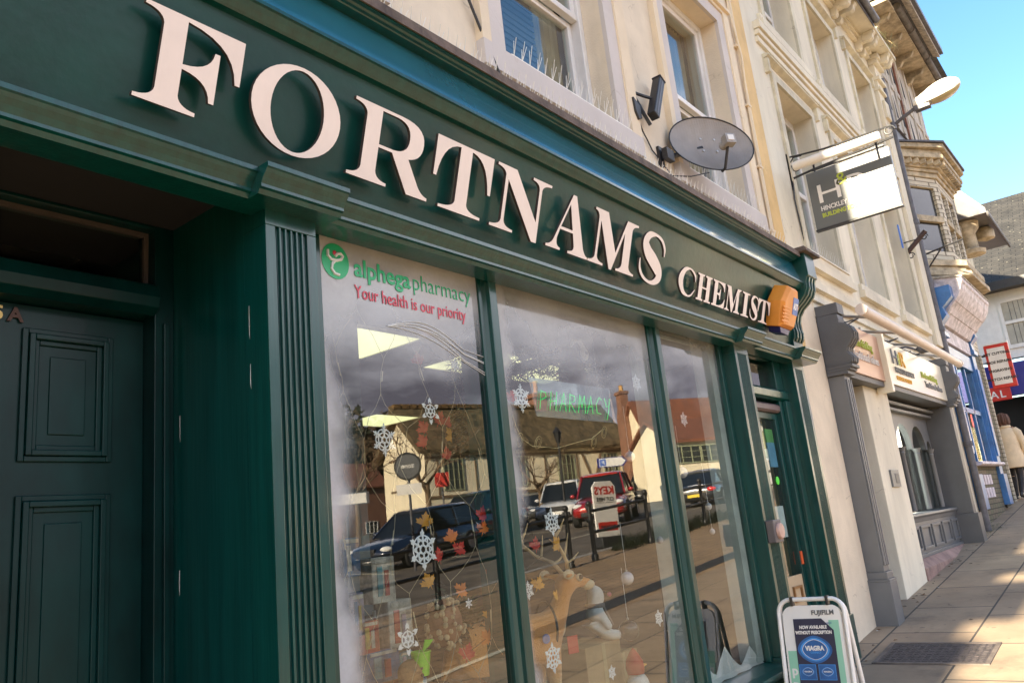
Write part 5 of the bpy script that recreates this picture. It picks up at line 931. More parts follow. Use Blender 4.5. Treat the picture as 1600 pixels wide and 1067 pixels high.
def snowflake(px, py, r, style, label, Y=.012, rot=0):
    r *= 1.12; c = at(px, py, Y); t = thing("snowflake", label, "paper snowflake", c, "white paper snowflakes in the window")
    b = MB()
    for i, p in enumerate(flake_polys(style)):
        P_ = [(x*math.cos(rot)-y*math.sin(rot), x*math.sin(rot)+y*math.cos(rot)) for x, y in p]; y0 = .0004*(i % 5)
        b.loft([[(c.x+x*r, c.y+y0, c.z+z*r) for x, z in P_], [(c.x+x*r, c.y+y0+.0016, c.z+z*r) for x, z in P_]])
    b.build("arms", m_paper, t)
    b = MB(); n = 36; 
    for rr, w in ((.20, .11), (.46, .085), (.68, .07))[:(3, 3, 2)[style]]:
        ri, ro = (rr-w/2)*r, (rr+w/2)*r; b.loft([[(c.x+q*math.cos(a), c.y+y+.0021, c.z+q*math.sin(a)) for q, y in ((ri, 0), (ro, 0), (ro, .0014), (ri, .0014))] for a in [2*math.pi*k/n for k in range(n+1)]], cap=False)
    b.build("ring", m_paper, t)
for a in ((662, 858, .066, 1, "largest white paper snowflake, in the middle of the left window pane"), (601, 687, .052, 0, "lacy paper snowflake beside the cottage gable in the left pane"), (673, 642, .048, 2, "paper snowflake with looped petals under the net lights in the left pane"), (638, 998, .050, 2, "paper snowflake low in the left pane above the toys"),
          (711, 570, .022, 2, "tiny paper snowflake near the tinsel column in the left pane"), (733, 942, .018, 2, "tiny paper snowflake beside the orange maple leaf in the left pane"), (815, 622, .058, 0, "lacy paper snowflake at the left end of the green neon sign"), (995, 598, .045, 1, "pale paper snowflake high on the right of the middle pane"),
          (863, 815, .056, 1, "round paper snowflake beside the black railings in the middle pane"), (826, 922, .034, 0, "small star shaped paper snowflake above the deer's back"), (865, 1027, .055, 1, "round paper snowflake between the deer's legs"), (1069, 655, .040, 0, "paper snowflake over the red roof in the right pane"),
          (1030, 965, .036, 1, "paper snowflake beside the reflected pavement board"), (957, 1050, .028, 0, "small paper snowflake beside the penguin toy")): snowflake(*a)
# maple leaf garlands
mleaf = [(0, -.95), (.06, -.45), (.42, -.55), (.36, -.38), (.95, -.05), (.80, .02), (.92, .32), (.62, .26), (.56, .42), (.30, .16), (.42, .68), (.24, .62), (0, 1.0)]
mleaf = mleaf+[(-x, y) for x, y in mleaf[::-1][1:-1]]
m_lf = [paint("red_leaf", (.50, .035, .025), .7, .15, 9, 0), paint("orange_leaf", (.62, .17, .02), .7, .15, 9, 0), paint("amber_leaf", (.66, .30, .03), .7, .15, 9, 0)]
def garland(label, pts, Y, r, string=True):
    c = [at(x, y, Y) for x, y, _ in pts]; t = thing("leaf_garland", label, "leaf garland", c[0], "maple leaf garlands hanging in the window")
    b = MB()
    for (x, y, k), p in zip(pts, c):
        b.k = k; a = rnd.uniform(-.7, .7); tl = rnd.uniform(-.5, .5); rr = r*rnd.uniform(.75, 1.15)
        P_ = [(u*math.cos(a)-v*math.sin(a), u*math.sin(a)+v*math.cos(a)) for u, v in mleaf]
        ring = lambda d: [(p.x+u*rr*math.cos(tl), p.y+u*rr*math.sin(tl)+.25*rr*abs(u)+d, p.z+v*rr) for u, v in P_]
        b.loft([ring(0), ring(.0015)])
    b.build("leaves", m_lf, t)
    b = MB(); q = sorted(c, key=lambda v: -v.z); b.tube([(q[0].x, Y+.004, q[0].z+.25)]+[(v.x, v.y+.004, v.z) for v in q], .0012, 4); b.build("string", M["dark"], t)
garland("string of red and orange maple leaves beside the tinsel column in the left pane", [(688, 655, 0), (701, 660, 0), (704, 680, 2), (663, 668, 0), (662, 690, 0), (655, 562, 0), (700, 710, 0), (668, 520, 0)], .30, .045)
garland("string of orange maple leaves in front of the dark car in the left pane", [(666, 814, 2), (707, 838, 1), (719, 857, 0), (687, 868, 0), (671, 908, 2), (722, 922, 1), (755, 804, 0), (756, 825, 1)], .06, .038)
garland("string of red maple leaves along the right edge of the left pane", [(748, 690, 0), (750, 712, 0), (765, 888, 0), (770, 960, 2), (762, 996, 1), (732, 1020, 0), (745, 640, 0)], .10, .04)
garland("string of red maple leaves along the left edge of the middle pane", [(790, 660, 0), (795, 700, 0), (838, 851, 0), (872, 850, 2), (801, 905, 2), (812, 940, 1), (842, 912, 2), (870, 930, 2), (800, 620, 0)], .16, .045)
# net lights: a knotted wire mesh behind the left pane
t = thing("net_lights", "wide mesh net of pale wire fairy lights hung across the left pane", "fairy lights", (2.1, .05, 2.0)); b = MB(); lb2 = MB()
nx_, nz_ = 4, 10; G_ = {}
for i in range(nx_+1):
    for j in range(nz_+1): G_[i, j] = (1.72+.205*i+rnd.uniform(-.035, .035)+(.10 if j % 4 in (1, 2) else 0), .055+rnd.uniform(-.02, .02), 2.50-.155*j-.03*math.sin(i*1.7)+rnd.uniform(-.03, .03))
for i in range(nx_+1):
    for j in range(nz_):
        ds = (0,) if j % 2 else ((-1, 0) if j % 4 == 0 else (0, 1))
        for di in ds:
            if (i+di, j+1) in G_:
                p, q = Vector(G_[i, j]), Vector(G_[i+di, j+1]); k = .30 if j % 2 else 1
                mid = (p+q)/2+Vector((rnd.uniform(-.02, .02), 0, rnd.uniform(-.03, .0))); b.tube([p, p.lerp(mid, .5)+Vector((rnd.uniform(-.008, .008), 0, -.006)), mid, q], .0009, 4)
                if j % 2: b.tube([p.lerp(q, .35), p.lerp(q, .65)], .0026, 5)
b.build("wires", paint("pale_wire", (.48, .40, .26), .5), t)
t = thing("wire_garland", "loose wire garland with small wire leaves across the thatch in the middle pane", "fairy lights", at(830, 690, .05)); b = MB()
b.tube([at(x, y, .05) for x, y in ((795, 630), (806, 665), (815, 685), (832, 697), (870, 700), (905, 690), (925, 685), (940, 672))], .0013, 4)
for x, y in ((795, 649), (812, 687), (841, 691), (928, 690), (944, 675)):
    p = at(x, y, .05); a0 = rnd.uniform(0, 3)
    for s in (.6, 1.0): b.tube([(p.x+.036*s*math.cos(a)*math.cos(a0)-.02*s*math.sin(a)*math.sin(a0), p.y, p.z+.036*s*math.cos(a)*math.sin(a0)+.02*s*math.sin(a)*math.cos(a0)) for a in [2*math.pi*k/16 for k in range(17)]], .001, 4)
b.build("wires", paint("gold_wire", (.52, .42, .22), .4, metal=.5), t)
# baubles
m_bb = glass("clear_bauble", 1.6, (.92, .92, .95)); m_pearl = paint("pearl_bauble", (.66, .60, .64), .15, .06, 9, 0, spec=.8)
for px, py, r, m_, lb_ in ((980, 903, .034, m_pearl, "pearl bauble hanging right of the deer's nose"), (983, 984, .052, m_bb, "large clear glass bauble above the penguin"), (1033, 843, .026, m_pearl, "small pearl bauble beside the mullion in the middle pane"), (984, 713, .03, m_pearl, "pale bauble beneath the parking sign"), (1066, 738, .034, m_pearl, "pale bauble near the reflected dark coupe"), (1107, 791, .022, m_pearl, "small pearl bauble below the reflected number plate"), (1113, 830, .018, m_pearl, "smallest pearl bauble in the right pane")):
    c = at(px, py, .1); t = thing("bauble", lb_, "bauble", c, "baubles hung on threads in the window"); MB().ball(c, r, 18).build("globe", m_, t, smooth=True); MB().tube([c+Vector((0, 0, r)), c+Vector((0, 0, r+.25))], .0009, 4).build("thread", m_paper, t); MB().lathe([(.006, c.z+r-.002), (.006, c.z+r+.008)], (c.x, c.y, 0), 8).build("cap", M["steel"], t)
# neon style sign panel, hung on chains
t = thing("neon_sign", "clear acrylic panel with handwritten green neon letters hung on chains", "neon sign", (3.6, .25, 2.27))
NA, NB, NC, ND = Vector((3.20, .24, 2.375)), Vector((3.965, .24, 2.375)), Vector((4.0, .24, 2.175)), Vector((3.235, .24, 2.175))
b = MB(); b.loft([[NA, NB, NC, ND], [v+Vector((0, .006, 0)) for v in (NA, NB, NC, ND)]]); b.build("acrylic_panel", M["panel_gl"], t)
strokes = {"P": [[(0, 0), (.05, 1)], [(.03, .95), (.4, .9), (.45, .65), (.1, .5)]], "H": [[(0, 0), (.06, 1)], [(.45, 0), (.5, 1)], [(.05, .45), (.5, .55)]], "A": [[(0, 0), (.3, 1), (.5, 0)], [(.1, .4), (.42, .42)]], "R": [[(0, 0), (.05, 1)], [(.02, .95), (.42, .9), (.42, .6), (.06, .5), (.5, 0)]], "M": [[(0, 0), (.1, 1), (.3, .3), (.5, 1), (.62, 0)]], "C": [[(.5, .85), (.3, 1), (.02, .6), (.1, .1), (.45, .05)]], "Y": [[(0, 1), (.2, .5), (.42, .55)], [(.5, 1), (.4, .2), (.25, -.25)]]}
b = MB()
for i, ch in enumerate("PHARMACY"):
    for st in strokes[ch]: b.tube([(3.255+.087*i+.125*x*.9+.022*y, .231, 2.212+.10*y) for x, y in st], .0028, 6)
b.build("neon_letters", emit("neon_green", (.05, .85, .22), .10), t)
b = MB(); 
for x in (3.30, 3.86):
    for k in range(20): b.tube([(x+.006*math.cos(a), .243+(.004*math.cos(a) if k % 2 else 0), 2.375+.026*k+.016*math.sin(a)) for a in [2*math.pi*j/10 for j in range(11)]], .0014, 4)
b.build("chain", M["steel"], t)
# tinsel column + evergreen garland
def tuft(name, label, cat, path_, rad, n, cols, ln=.05):
    t = thing(name, label, cat, path_[0]); b = MB(); tot = len(path_)-1
    for i in range(n):
        u = rnd.random()*tot; k = min(int(u), tot-1); p = Vector(path_[k]).lerp(Vector(path_[k+1]), u-k); d = Vector((rnd.gauss(0, 1), rnd.gauss(0, .6), rnd.gauss(0, 1))).normalized(); q = p+d*rad*rnd.random()**.5; e = (d+Vector((rnd.gauss(0, .5), rnd.gauss(0, .5), rnd.gauss(0, .5)))).normalized()*ln; s = e.orthogonal().normalized()*ln*.14; b.k = rnd.choices(range(len(cols)), [c[1] for c in cols])[0]
        b.add([q-s, q+s, q+e], [(0, 1, 2)])
    b.build("needles", [c[0] for c in cols], t); b = MB().tube(path_, .006, 6); b.build("core", M["dark"], t); return t
m_gn = paint("evergreen", (.016, .05, .022), .7, .3, 9, 0); m_gn2 = paint("light_evergreen", (.03, .075, .03), .7, .3, 9, 0); m_ti = paint("silver_tinsel", (.45, .48, .52), .25, .1, 9, 0, metal=.8); m_tg = paint("teal_tinsel", (.02, .09, .12), .35, .1, 9, 0, metal=.4)
tuft("tinsel_drop", "tall teal and silver tinsel hanging at the right of the left pane", "tinsel", [at(716, 485, .35), at(722, 560, .35), at(728, 640, .35), at(735, 700, .35)], .085, 2600, [(m_tg, 6), (m_ti, 1.2), (m_gn, 3)], .035)
tuft("evergreen_garland", "dark evergreen garland with red berries across the top of the middle pane", "garland", [at(775, 615, .42), at(800, 575, .42), at(840, 560, .42), at(880, 575, .42), at(920, 590, .42), at(950, 600, .42)], .10, 3400, [(m_gn, 8), (m_gn2, 3), (m_lf[0], .25), (m_ti, .2)], .045)
tuft("evergreen_swag", "dark evergreen swag hanging low beside the deer's antlers", "garland", [at(705, 940, .5), at(725, 975, .5), at(745, 990, .5)], .09, 1200, [(m_gn, 6), (m_gn2, 3)], .05)
# dark plush owl with a white crest hanging over the neon sign
t = thing("plush_penguin", "dark plush bird with a white crest sitting above the green neon sign", "soft toy", at(895, 580, .4)); c = at(893, 577, .4); m_dp = paint("dark_plush", (.045, .028, .03), .95, .2, 20, .6, 90); m_wp = paint("white_plush", (.72, .70, .68), .95, .05, 20, .4, 90)
b = MB(); b.loft([[(c.x+r*math.cos(a), c.y+r*.8*math.sin(a), c.z+z) for a in [2*math.pi*k/16 for k in range(16)]] for z, r in ((-.14, .03), (-.12, .075), (-.06, .095), (.0, .09), (.05, .07), (.09, .072), (.13, .05), (.15, .015))]); b.build("body", m_dp, t, smooth=True)
b = MB(); b.tube([(c.x-.055, c.y-.05, c.z+.12), (c.x-.03, c.y-.06, c.z+.155), (c.x+.02, c.y-.06, c.z+.165), (c.x+.06, c.y-.055, c.z+.14), (c.x+.07, c.y-.06, c.z+.10)], [.008, .014, .014, .014, .012], 8); b.ball((c.x+.06, c.y-.065, c.z+.085), (.035, .02, .04), 12); b.build("white_crest", m_wp, t, smooth=True)
b = MB(); b.ball((c.x+.05, c.y-.085, c.z+.085), .010, 8); b.build("eye", M["black"], t, smooth=True); b = MB().tube([c+Vector((0, 0, .15)), c+Vector((0, 0, .4))], .001, 4); b.build("thread", M["dark"], t)

# the deer: one skinned body, fur tips, antlers, eye, collar
def fur(name, c1, c2, s=1.6):
    m, nt, b = mat(name); L = nt.links.new; tc = N(nt, "ShaderNodeTexCoord"); n = N(nt, "ShaderNodeTexNoise", i_Scale=26.0, i_Detail=8.0); mp = N(nt, "ShaderNodeMapping"); mp.inputs["Scale"].default_value = (1, 1, 2.5); L(tc.outputs["Object"], mp.inputs[0]); L(mp.outputs[0], n.inputs["Vector"])
    sx = N(nt, "ShaderNodeSeparateXYZ"); L(tc.outputs["Object"], sx.inputs[0]); mr = N(nt, "ShaderNodeMapRange"); L(sx.outputs[2], mr.inputs[0]); [setattr(mr.inputs[i], "default_value", v) for i, v in zip((1, 2, 3, 4), (.20, .34, 0, .85))]
    ad = N(nt, "ShaderNodeMath", operation='MULTIPLY_ADD', i_1=.5); L(n.outputs["Fac"], ad.inputs[0]); L(mr.outputs[0], ad.inputs[2]); mx = N(nt, "ShaderNodeMix", data_type='RGBA'); L(ad.outputs[0], mx.inputs[0]); mx.inputs[6].default_value = (*c2, 1); mx.inputs[7].default_value = (*c1, 1); L(mx.outputs[2], b.inputs["Base Color"])
    bp = N(nt, "ShaderNodeBump", i_Strength=.9, i_Distance=.01); n2 = N(nt, "ShaderNodeTexNoise", i_Scale=120.0, i_Detail=4.0); L(mp.outputs[0], n2.inputs["Vector"]); L(n2.outputs["Fac"], bp.inputs["Height"]); L(bp.outputs[0], b.inputs["Normal"]); b.inputs["Roughness"].default_value = .95; b.inputs["Sheen Weight"].default_value = .4; return m
m_fur = fur("tan_fur", (.74, .29, .055), (.88, .60, .32)); m_pale = fur("pale_fur", (.72, .56, .36), (.74, .60, .42))
t = local(thing("toy_deer", "life-like tan toy deer with branching antlers standing in the middle of the window", "toy deer", mtx=Matrix.Translation((2.93, .46, .69)) @ Matrix.Rotation(R(-18), 4, 'Z')))
# local: +x forward, z up, body centre over origin
V = [(.0, 0, .43, .10, .125)]; E = []
ch = chain(V, E, 0, [(.16, 0, .43, .105, .13), (.30, 0, .44, .095, .12), (.385, 0, .465, .07, .085)])
nk = chain(V, E, ch, [(.445, 0, .535, .050, .052), (.475, 0, .605, .040), (.505, 0, .66, .043)])
chain(V, E, nk, [(.56, 0, .662, .038), (.625, 0, .648, .025), (.665, 0, .642, .019)])
rp = chain(V, E, 0, [(-.10, 0, .43, .095, .11), (-.16, 0, .41, .06)]); chain(V, E, rp, [(-.21, 0, .36, .02), (-.225, 0, .32, .012)])
for s in (1, -1):
    chain(V, E, nk, [(.485, s*.055, .69, .016), (.455, s*.10, .70, .026, .010), (.43, s*.125, .695, .008)])
    chain(V, E, ch-1, [(.33, s*.062, .33, .05), (.335, s*.064, .22, .030), (.33, s*.064, .12, .022), (.345, s*.064, .02, .022)])
    chain(V, E, rp-1, [(-.12, s*.062, .33, .062), (-.07, s*.064, .23, .036), (-.155, s*.064, .15, .022), (-.14, s*.064, .06, .020), (-.125, s*.064, .018, .022)])
skinned("body", V, E, m_fur, t)
b = MB(); b.ball((.435, 0, .50), (.035, .042, .095), 14); b.ball((.64, 0, .635), (.042, .030, .026), 12); b.build("pale_chest", m_pale, t, smooth=True)
b = MB()
for s in (1, -1): b.ball((.452, s*.103, .702), (.034, .016, .024), 10)
b.build("ear_lining", m_pale, t, smooth=True)
b = MB(); [b.ball((.566, s*.047, .678), .0125, 10) for s in (1, -1)]; b.build("eye", M["black"], t, smooth=True); b = MB(); [b.ball((.564, s*.039, .677), (.021, .012, .019), 10) for s in (1, -1)]; b.build("eye_patch", m_pale, t, smooth=True); b = MB(); b.ball((.684, 0, .652), (.012, .014, .010), 8); b.build("nose", M["black"], t, smooth=True)
m_an = paint("antler", (.66, .44, .22), .7, .25, 12, .3)
for s in (1, -1):
    b = MB(); y = s
    b.tube([(.51, .025*y, .70), (.48, .06*y, .76), (.42, .12*y, .80), (.37, .15*y, .86), (.35, .15*y, .95)], [.011, .010, .009, .007, .003], 8)
    for base, tip in (((.485, .055*y, .755), (.56, .06*y, .80)), ((.44, .10*y, .79), (.47, .11*y, .90)), ((.39, .14*y, .835), (.31, .17*y, .88)), ((.365, .15*y, .89), (.42, .16*y, .97))): m_ = tuple((a+c_)/2+(0, 0, .0)[i] for i, (a, c_) in enumerate(zip(base, tip))); b.tube([base, (m_[0], m_[1], m_[2]-.008), tip], [.008, .006, .002], 6)
    b.build("antler", m_an, t, smooth=True)
b = MB(); b.tube([(.36+.012*math.sin(a), .105*math.sin(a), .47+.115*math.cos(a)) for a in [2*math.pi*k/24 for k in range(25)]], .006, 6); b.build("collar", M["black"], t)
b = MB(); b.box(.40, .46, -.105, -.10, .34, .42); b.build("swing_tag", M["red"], t); b = MB(); b.lathe([(.001, -.118), (.022, -.117), (.022, -.113)], (.27, 0, .43), 12, 'y'); b.build("round_sticker", paint("blue_sticker", (.15, .2, .45), .5), t)
# white plush bear, cardboard boxes, penguin, star tree
t = local(thing("plush_bear", "white plush bear with a pink nose and grey scarf beside the deer", "soft toy", mtx=Matrix.Translation((3.86, .46, 1.0)) @ Matrix.Rotation(R(-35), 4, 'Z')))
V = [(0, 0, .06, .062)]; E = []; n1 = chain(V, E, 0, [(0, 0, .13, .052), (.01, 0, .185, .035), (.02, 0, .235, .058, .055), (.07, 0, .23, .03)])
for s in (1, -1): chain(V, E, 1, [(.02, s*.07, .13, .024), (.05, s*.09, .06, .022)]); chain(V, E, 0, [(.06, s*.05, .03, .03), (.12, s*.06, .025, .026)]); chain(V, E, n1-1, [(.0, s*.05, .285, .018)])
skinned("body", V, E, m_wp, t); MB().ball((.103, 0, .235), .013, 10).build("nose", paint("pink_nose", (.7, .2, .25), .6), t, smooth=True); b = MB(); [b.ball((.068, s*.026, .255), .006, 8) for s in (1, -1)]; b.build("eye", M["black"], t, smooth=True)
b = MB(); b.tube([(.01+.042*math.cos(a), .045*math.sin(a), .185) for a in [2*math.pi*k/16 for k in range(17)]], .014, 8); b.loft([[(.05, -.02, .18), (.05, .02, .18), (.06, .02, .18), (.06, -.02, .18)], [(.08, -.05, .08), (.08, -.01, .08), (.09, -.01, .08), (.09, -.05, .08)]]); b.build("scarf", paint("grey_scarf", (.22, .18, .16), .9, .2, 9, .3), t)
m_card = paint("cardboard", (.42, .29, .15), .85, .1, 5, .1, 60)
for i, (x, y, z, w, d, h, lb_) in enumerate(((3.62, .38, .691, .34, .25, .31, "large plain cardboard box under the white plush bear"), (4.02, .5, .691, .30, .2, .20, "lower cardboard box behind the penguin toy"))):
    t = thing("cardboard_box", lb_, "box", (x, y, z), "cardboard boxes in the window display"); MB().box(x, x+w, y, y+d, z, z+h).build("carton", m_card, t, bevel=.004); MB().box(x+w*.45, x+w*.55, y-.001, y-.0003, z, z+h).build("tape", paint("parcel_tape", (.50, .38, .20), .4), t)
t = local(thing("penguin_toy", "small white penguin toy with a red woolly hood in the middle pane", "soft toy", mtx=Matrix.Translation((3.90, .26, .69)) @ Matrix.Rotation(R(-20), 4, 'Z')))
b = MB(); b.lathe([(.03, 0), (.06, .01), (.066, .06), (.055, .11), (.036, .14), (.04, .17), (.036, .20), (.01, .225)], n=16); b.build("body", m_wp, t, smooth=True); b = MB(); b.lathe([(.045, .14), (.05, .17), (.046, .205), (.03, .235), (.012, .262), (.001, .27)], (-.008, 0, 0), 16); b.build("hood", m_lf[0], t, smooth=True); b = MB(); b.lathe([(.014, .03), (.010, .05), (.001, .075)], (0, 0, .175), 10, 'x'); b.build("beak", m_lf[2], t, smooth=True); b = MB(); [b.ball((.03, s*.018, .19), .005, 8) for s in (1, -1)]; b.build("eye", M["black"], t)
t = thing("star_tree", "pale felt tree topped with a star at the right of the middle pane", "ornament", (4.42, .3, .69)); b = MB(); b.lathe([(.07, .69), (.055, .75), (.045, .80), (.012, .93)], (4.42, .3, 0), 14); b.build("tree_cone", paint("mint_felt", (.35, .50, .42), .9), t, smooth=True); b = MB(); st = [((.055 if k % 2 == 0 else .024)*math.cos(math.pi/2+math.pi*k/5), (.055 if k % 2 == 0 else .024)*math.sin(math.pi/2+math.pi*k/5)) for k in range(10)]; b.profy([(4.40+x, .965+z) for x, z in st], .285, .30); b.build("star", paint("pale_star", (.7, .6, .5), .6), t)
# cotton snow along the foot of the right pane
b = MB(); top = [.05, .11, .06, .04, .10, .17, .09, .05, .03, .06, .12, .05, .03]; xs_ = [4.17+.067*i for i in range(13)]
b.loft([[(x, .02+.01*math.sin(i*2), .70) for i, x in enumerate(xs_)], [(x, .025+.012*math.cos(i*3), .70+top[i]*.5) for i, x in enumerate(xs_)], [(x, .03+.01*math.sin(i*5), .70+top[i]) for i, x in enumerate(xs_)], [(x, .05, .70+top[i]*.6) for i, x in enumerate(xs_)], [(x, .10, .70) for x in xs_]], closed=False); tag(b.build("cotton_snow", m_wp, smooth=True), "torn white cotton snow along the bottom of the right pane", "cotton snow")
# gift boxes and bottles on the left side of the display
cols = [paint("toy_%s" % n_, c, .5, .3, 22, 0) for n_, c in (("blue", (.05, .12, .24)), ("red", (.36, .06, .05)), ("yellow", (.42, .30, .06)), ("lilac", (.30, .26, .34)), ("white", (.42, .40, .36)), ("teal", (.10, .24, .28)))]
def giftbox(px, py, w, h, k, k2, label, Y=.32):
    w *= .72; h *= .75; Y += .08; c = at(px, py, Y); t = thing("gift_pack", label, "gift pack", (c.x, c.y, c.z-h/2), "gift packs in the left window")
    MB().box(c.x-w/2, c.x+w/2, Y, Y+.08, c.z-h/2, c.z+h/2).build("carton", cols[k], t, bevel=.004)
    b = MB(); b.box(c.x-w*.3, c.x-w*.08, Y-.004, Y-.0003, c.z-h*.35, c.z+h*.3); b.k = 1; b.box(c.x+w*.02, c.x+w*.2, Y-.004, Y-.0003, c.z-h*.35, c.z+h*.2); b.k = 2; b.box(c.x-w*.4, c.x+w*.4, Y-.004, Y-.0003, c.z+h*.36, c.z+h*.46); b.build("print", [cols[k2], cols[(k2+2) % 6], cols[4]], t)
for a in ((600, 905, .17, .24, 4, 5, "gift pack with blue and orange print standing by the net lights"), (627, 975, .18, .26, 4, 1, "grey and red gift pack with two tall bottles printed on it"), (579, 995, .13, .16, 1, 2, "small red gift pack low at the left of the window"), (550, 870, .12, .2, 0, 4, "pale blue gift pack at the left edge of the window"), (560, 960, .09, .22, 3, 0, "tall lilac rounded gift pack at the left edge"), (600, 1040, .24, .16, 0, 5, "dark blue gift box at the bottom of the left pane"), (540, 1030, .10, .14, 2, 1, "yellow gift pack in the bottom left corner"), (636, 1035, .10, .12, 5, 3, "teal gift pack behind the green pot")): giftbox(*a)
c = at(658, 1033, .22); t = thing("green_pot", "bright lime green plastic pot at the bottom of the left pane", "pot", (c.x, c.y, c.z-.05)); m_lp = paint("lime_plastic", (.20, .62, .02), .35, .05, 5, 0); MB().lathe([(.028, c.z-.05), (.038, c.z+.03), (.041, c.z+.032), (.041, c.z+.038), (.036, c.z+.036), (.026, c.z-.045)], (c.x, c.y, 0), 16).build("pot", m_lp, t, smooth=True); MB().loft([[(c.x+.01, c.y, c.z+.03), (c.x+.05, c.y, c.z+.05), (c.x+.05, c.y+.004, c.z+.05), (c.x+.01, c.y+.004, c.z+.03)], [(c.x+.03, c.y, c.z+.075), (c.x+.075, c.y, c.z+.07), (c.x+.075, c.y+.004, c.z+.07), (c.x+.03, c.y+.004, c.z+.075)]]).build("flap", m_lp, t)
c = at(652, 1056, .2); t = local(thing("teddy_bear", "small brown teddy bear whose round ears show at the bottom of the left pane", "soft toy", mtx=Matrix.Translation((c.x, .24, c.z-.10)))); m_tb = paint("brown_teddy", (.36, .20, .09), .95, .15, 20, .6, 90)
V = [(0, 0, 0, .05)]; E = []; n1 = chain(V, E, 0, [(0, 0, .06, .04), (0, -.01, .11, .045)]); [chain(V, E, n1, [(s*.045, 0, .15, .02)]) for s in (1, -1)]; chain(V, E, n1, [(0, -.045, .10, .022)]); skinned("body", V, E, m_tb, t); b = MB(); [b.ball((s*.018, -.05, .125), .005, 8) for s in (1, -1)]; b.ball((0, -.068, .105), .007, 8); b.build("face_bead", M["black"], t)
t = thing("bead_cone", "round mound of pale wooden beads in the middle of the left pane", "ornament", at(695, 975, .4)); c = at(695, 973, .4); b = MB()
for i in range(70): a, z = rnd.uniform(0, 6.28), rnd.uniform(-.10, .10); r = .085*math.sqrt(max(.05, 1-(z/.11)**2)); b.ball((c.x+r*math.cos(a), c.y+r*math.sin(a), c.z+z), rnd.uniform(.008, .014), 6)
b.build("beads", paint("wood_bead", (.52, .40, .24), .5), t, smooth=True); MB().ball(c, (.08, .08, .10), 12).build("core", M["brown"], t, smooth=True)

m_bottle = [paint("bottle_%d" % k, c, .3, .1, 9, 0) for k, c in enumerate(((.06, .20, .34), (.46, .36, .30), (.10, .28, .14), (.42, .07, .08), (.45, .33, .08), (.30, .22, .36)))]
for row, (y, z, x0, n) in enumerate(((.56, .951, 1.74, 8), (.68, 1.181, 1.72, 8), (.62, .691, 3.02, 6))):
    for i in range(n):
        x = x0+.125*i+rnd.uniform(-.015, .015); h = rnd.uniform(.10, .19)
        if (i+row) % 2:
            t = thing("product_bottle", "small bottle standing on the steps at the back of the window display", "bottle", (x, y, z), "bottles at the back of the window display"); w = rnd.uniform(.022, .032)
            MB().lathe([(w*.9, z), (w, z+.006), (w, z+h*.68), (w*.45, z+h*.8), (w*.42, z+h*.84)], (x, y, 0), 14).build("bottle", m_bottle[rnd.randrange(6)], t, smooth=True); MB().lathe([(w*.5, z+h*.8401), (w*.5, z+h), (w*.3, z+h+.002)], (x, y, 0), 12).build("cap", M["white"], t, smooth=True)
            MB().lathe([(w+.0006, z+h*.15), (w+.0006, z+h*.55)], (x, y, 0), 14).build("label", M["white"], t, smooth=True)
        else:
            t = thing("product_pack", "small printed pack standing on the steps at the back of the window display", "pack", (x, y, z), "packs at the back of the window display"); w = rnd.uniform(.035, .05)
            MB().box(x-w, x+w, y-.02, y+.02, z, z+h).build("carton", m_bottle[rnd.randrange(6)], t, bevel=.002); b = MB(); b.box(x-w*.75, x+w*.75, y-.0222, y-.0202, z+h*.62, z+h*.85); b.k = 1; b.box(x-w*.6, x+w*.1, y-.0222, y-.0202, z+h*.15, z+h*.5); b.build("print", [M["white"], m_bottle[rnd.randrange(6)]], t)
# ================================================================== ACROSS THE STREET (seen reflected in the shop glass)
def mir(px, py, yv):            # the real point whose mirror image in the shop glass lies at that pixel, yv metres behind the glass
    d = ray(px, py); p = CAM + d*((yv-CAM.y)/d.y); return Vector((p.x, -yv, p.z))
def mground(px, py, dz=-.10):
    d = ray(px, py); lo, hi = 1.0, 120.0
    f = lambda yv: (CAM + d*((yv-CAM.y)/d.y))
    yv = lo
    while yv < hi:
        p = f(yv)
        if p.z < H(p.x, -yv)+dz: break
        yv += .05
    p = f(yv); return Vector((p.x, -yv, H(p.x, -yv)+dz))
def gz(x, y): return H(x, y)-(.10 if y < -7.5 else 0)
M["limewash"] = paint("limewashed_wall", (.86, .76, .55), .9, .06, 1.2, .3, 40); M["oak"] = paint("weathered_oak", (.20, .13, .075), .85, .2, 6, .4, stretch=(3, 3, .6))
M["thatch"] = paint("old_thatch", (.19, .135, .07), .95, .3, 2.4, .9, 34, col2=(.06, .045, .022), stretch=(1, 1, 1.6)); M["brick"] = vbrick("red_brick", (.28, .115, .065), (.21, .085, .05), (.22, .18, .14), .23, .075); M["tile"] = slabs("red_clay_tiles", (.26, .095, .05), (.19, .07, .04), (.05, .02, .015), .18, .12, .5, 0, .35)
M["dpane"] = paint("dark_lattice_pane", (.03, .03, .03), .12, .2, 3, 0, spec=.7); M["sage"] = paint("sage_paint", (.30, .32, .20), .6, .1, 5, .1)
def house_frame(A, B):
    u = Vector((B.x-A.x, B.y-A.y, 0)); L_ = u.length; u.normalize(); n = Vector((-u.y, u.x, 0)); return L_, u, n
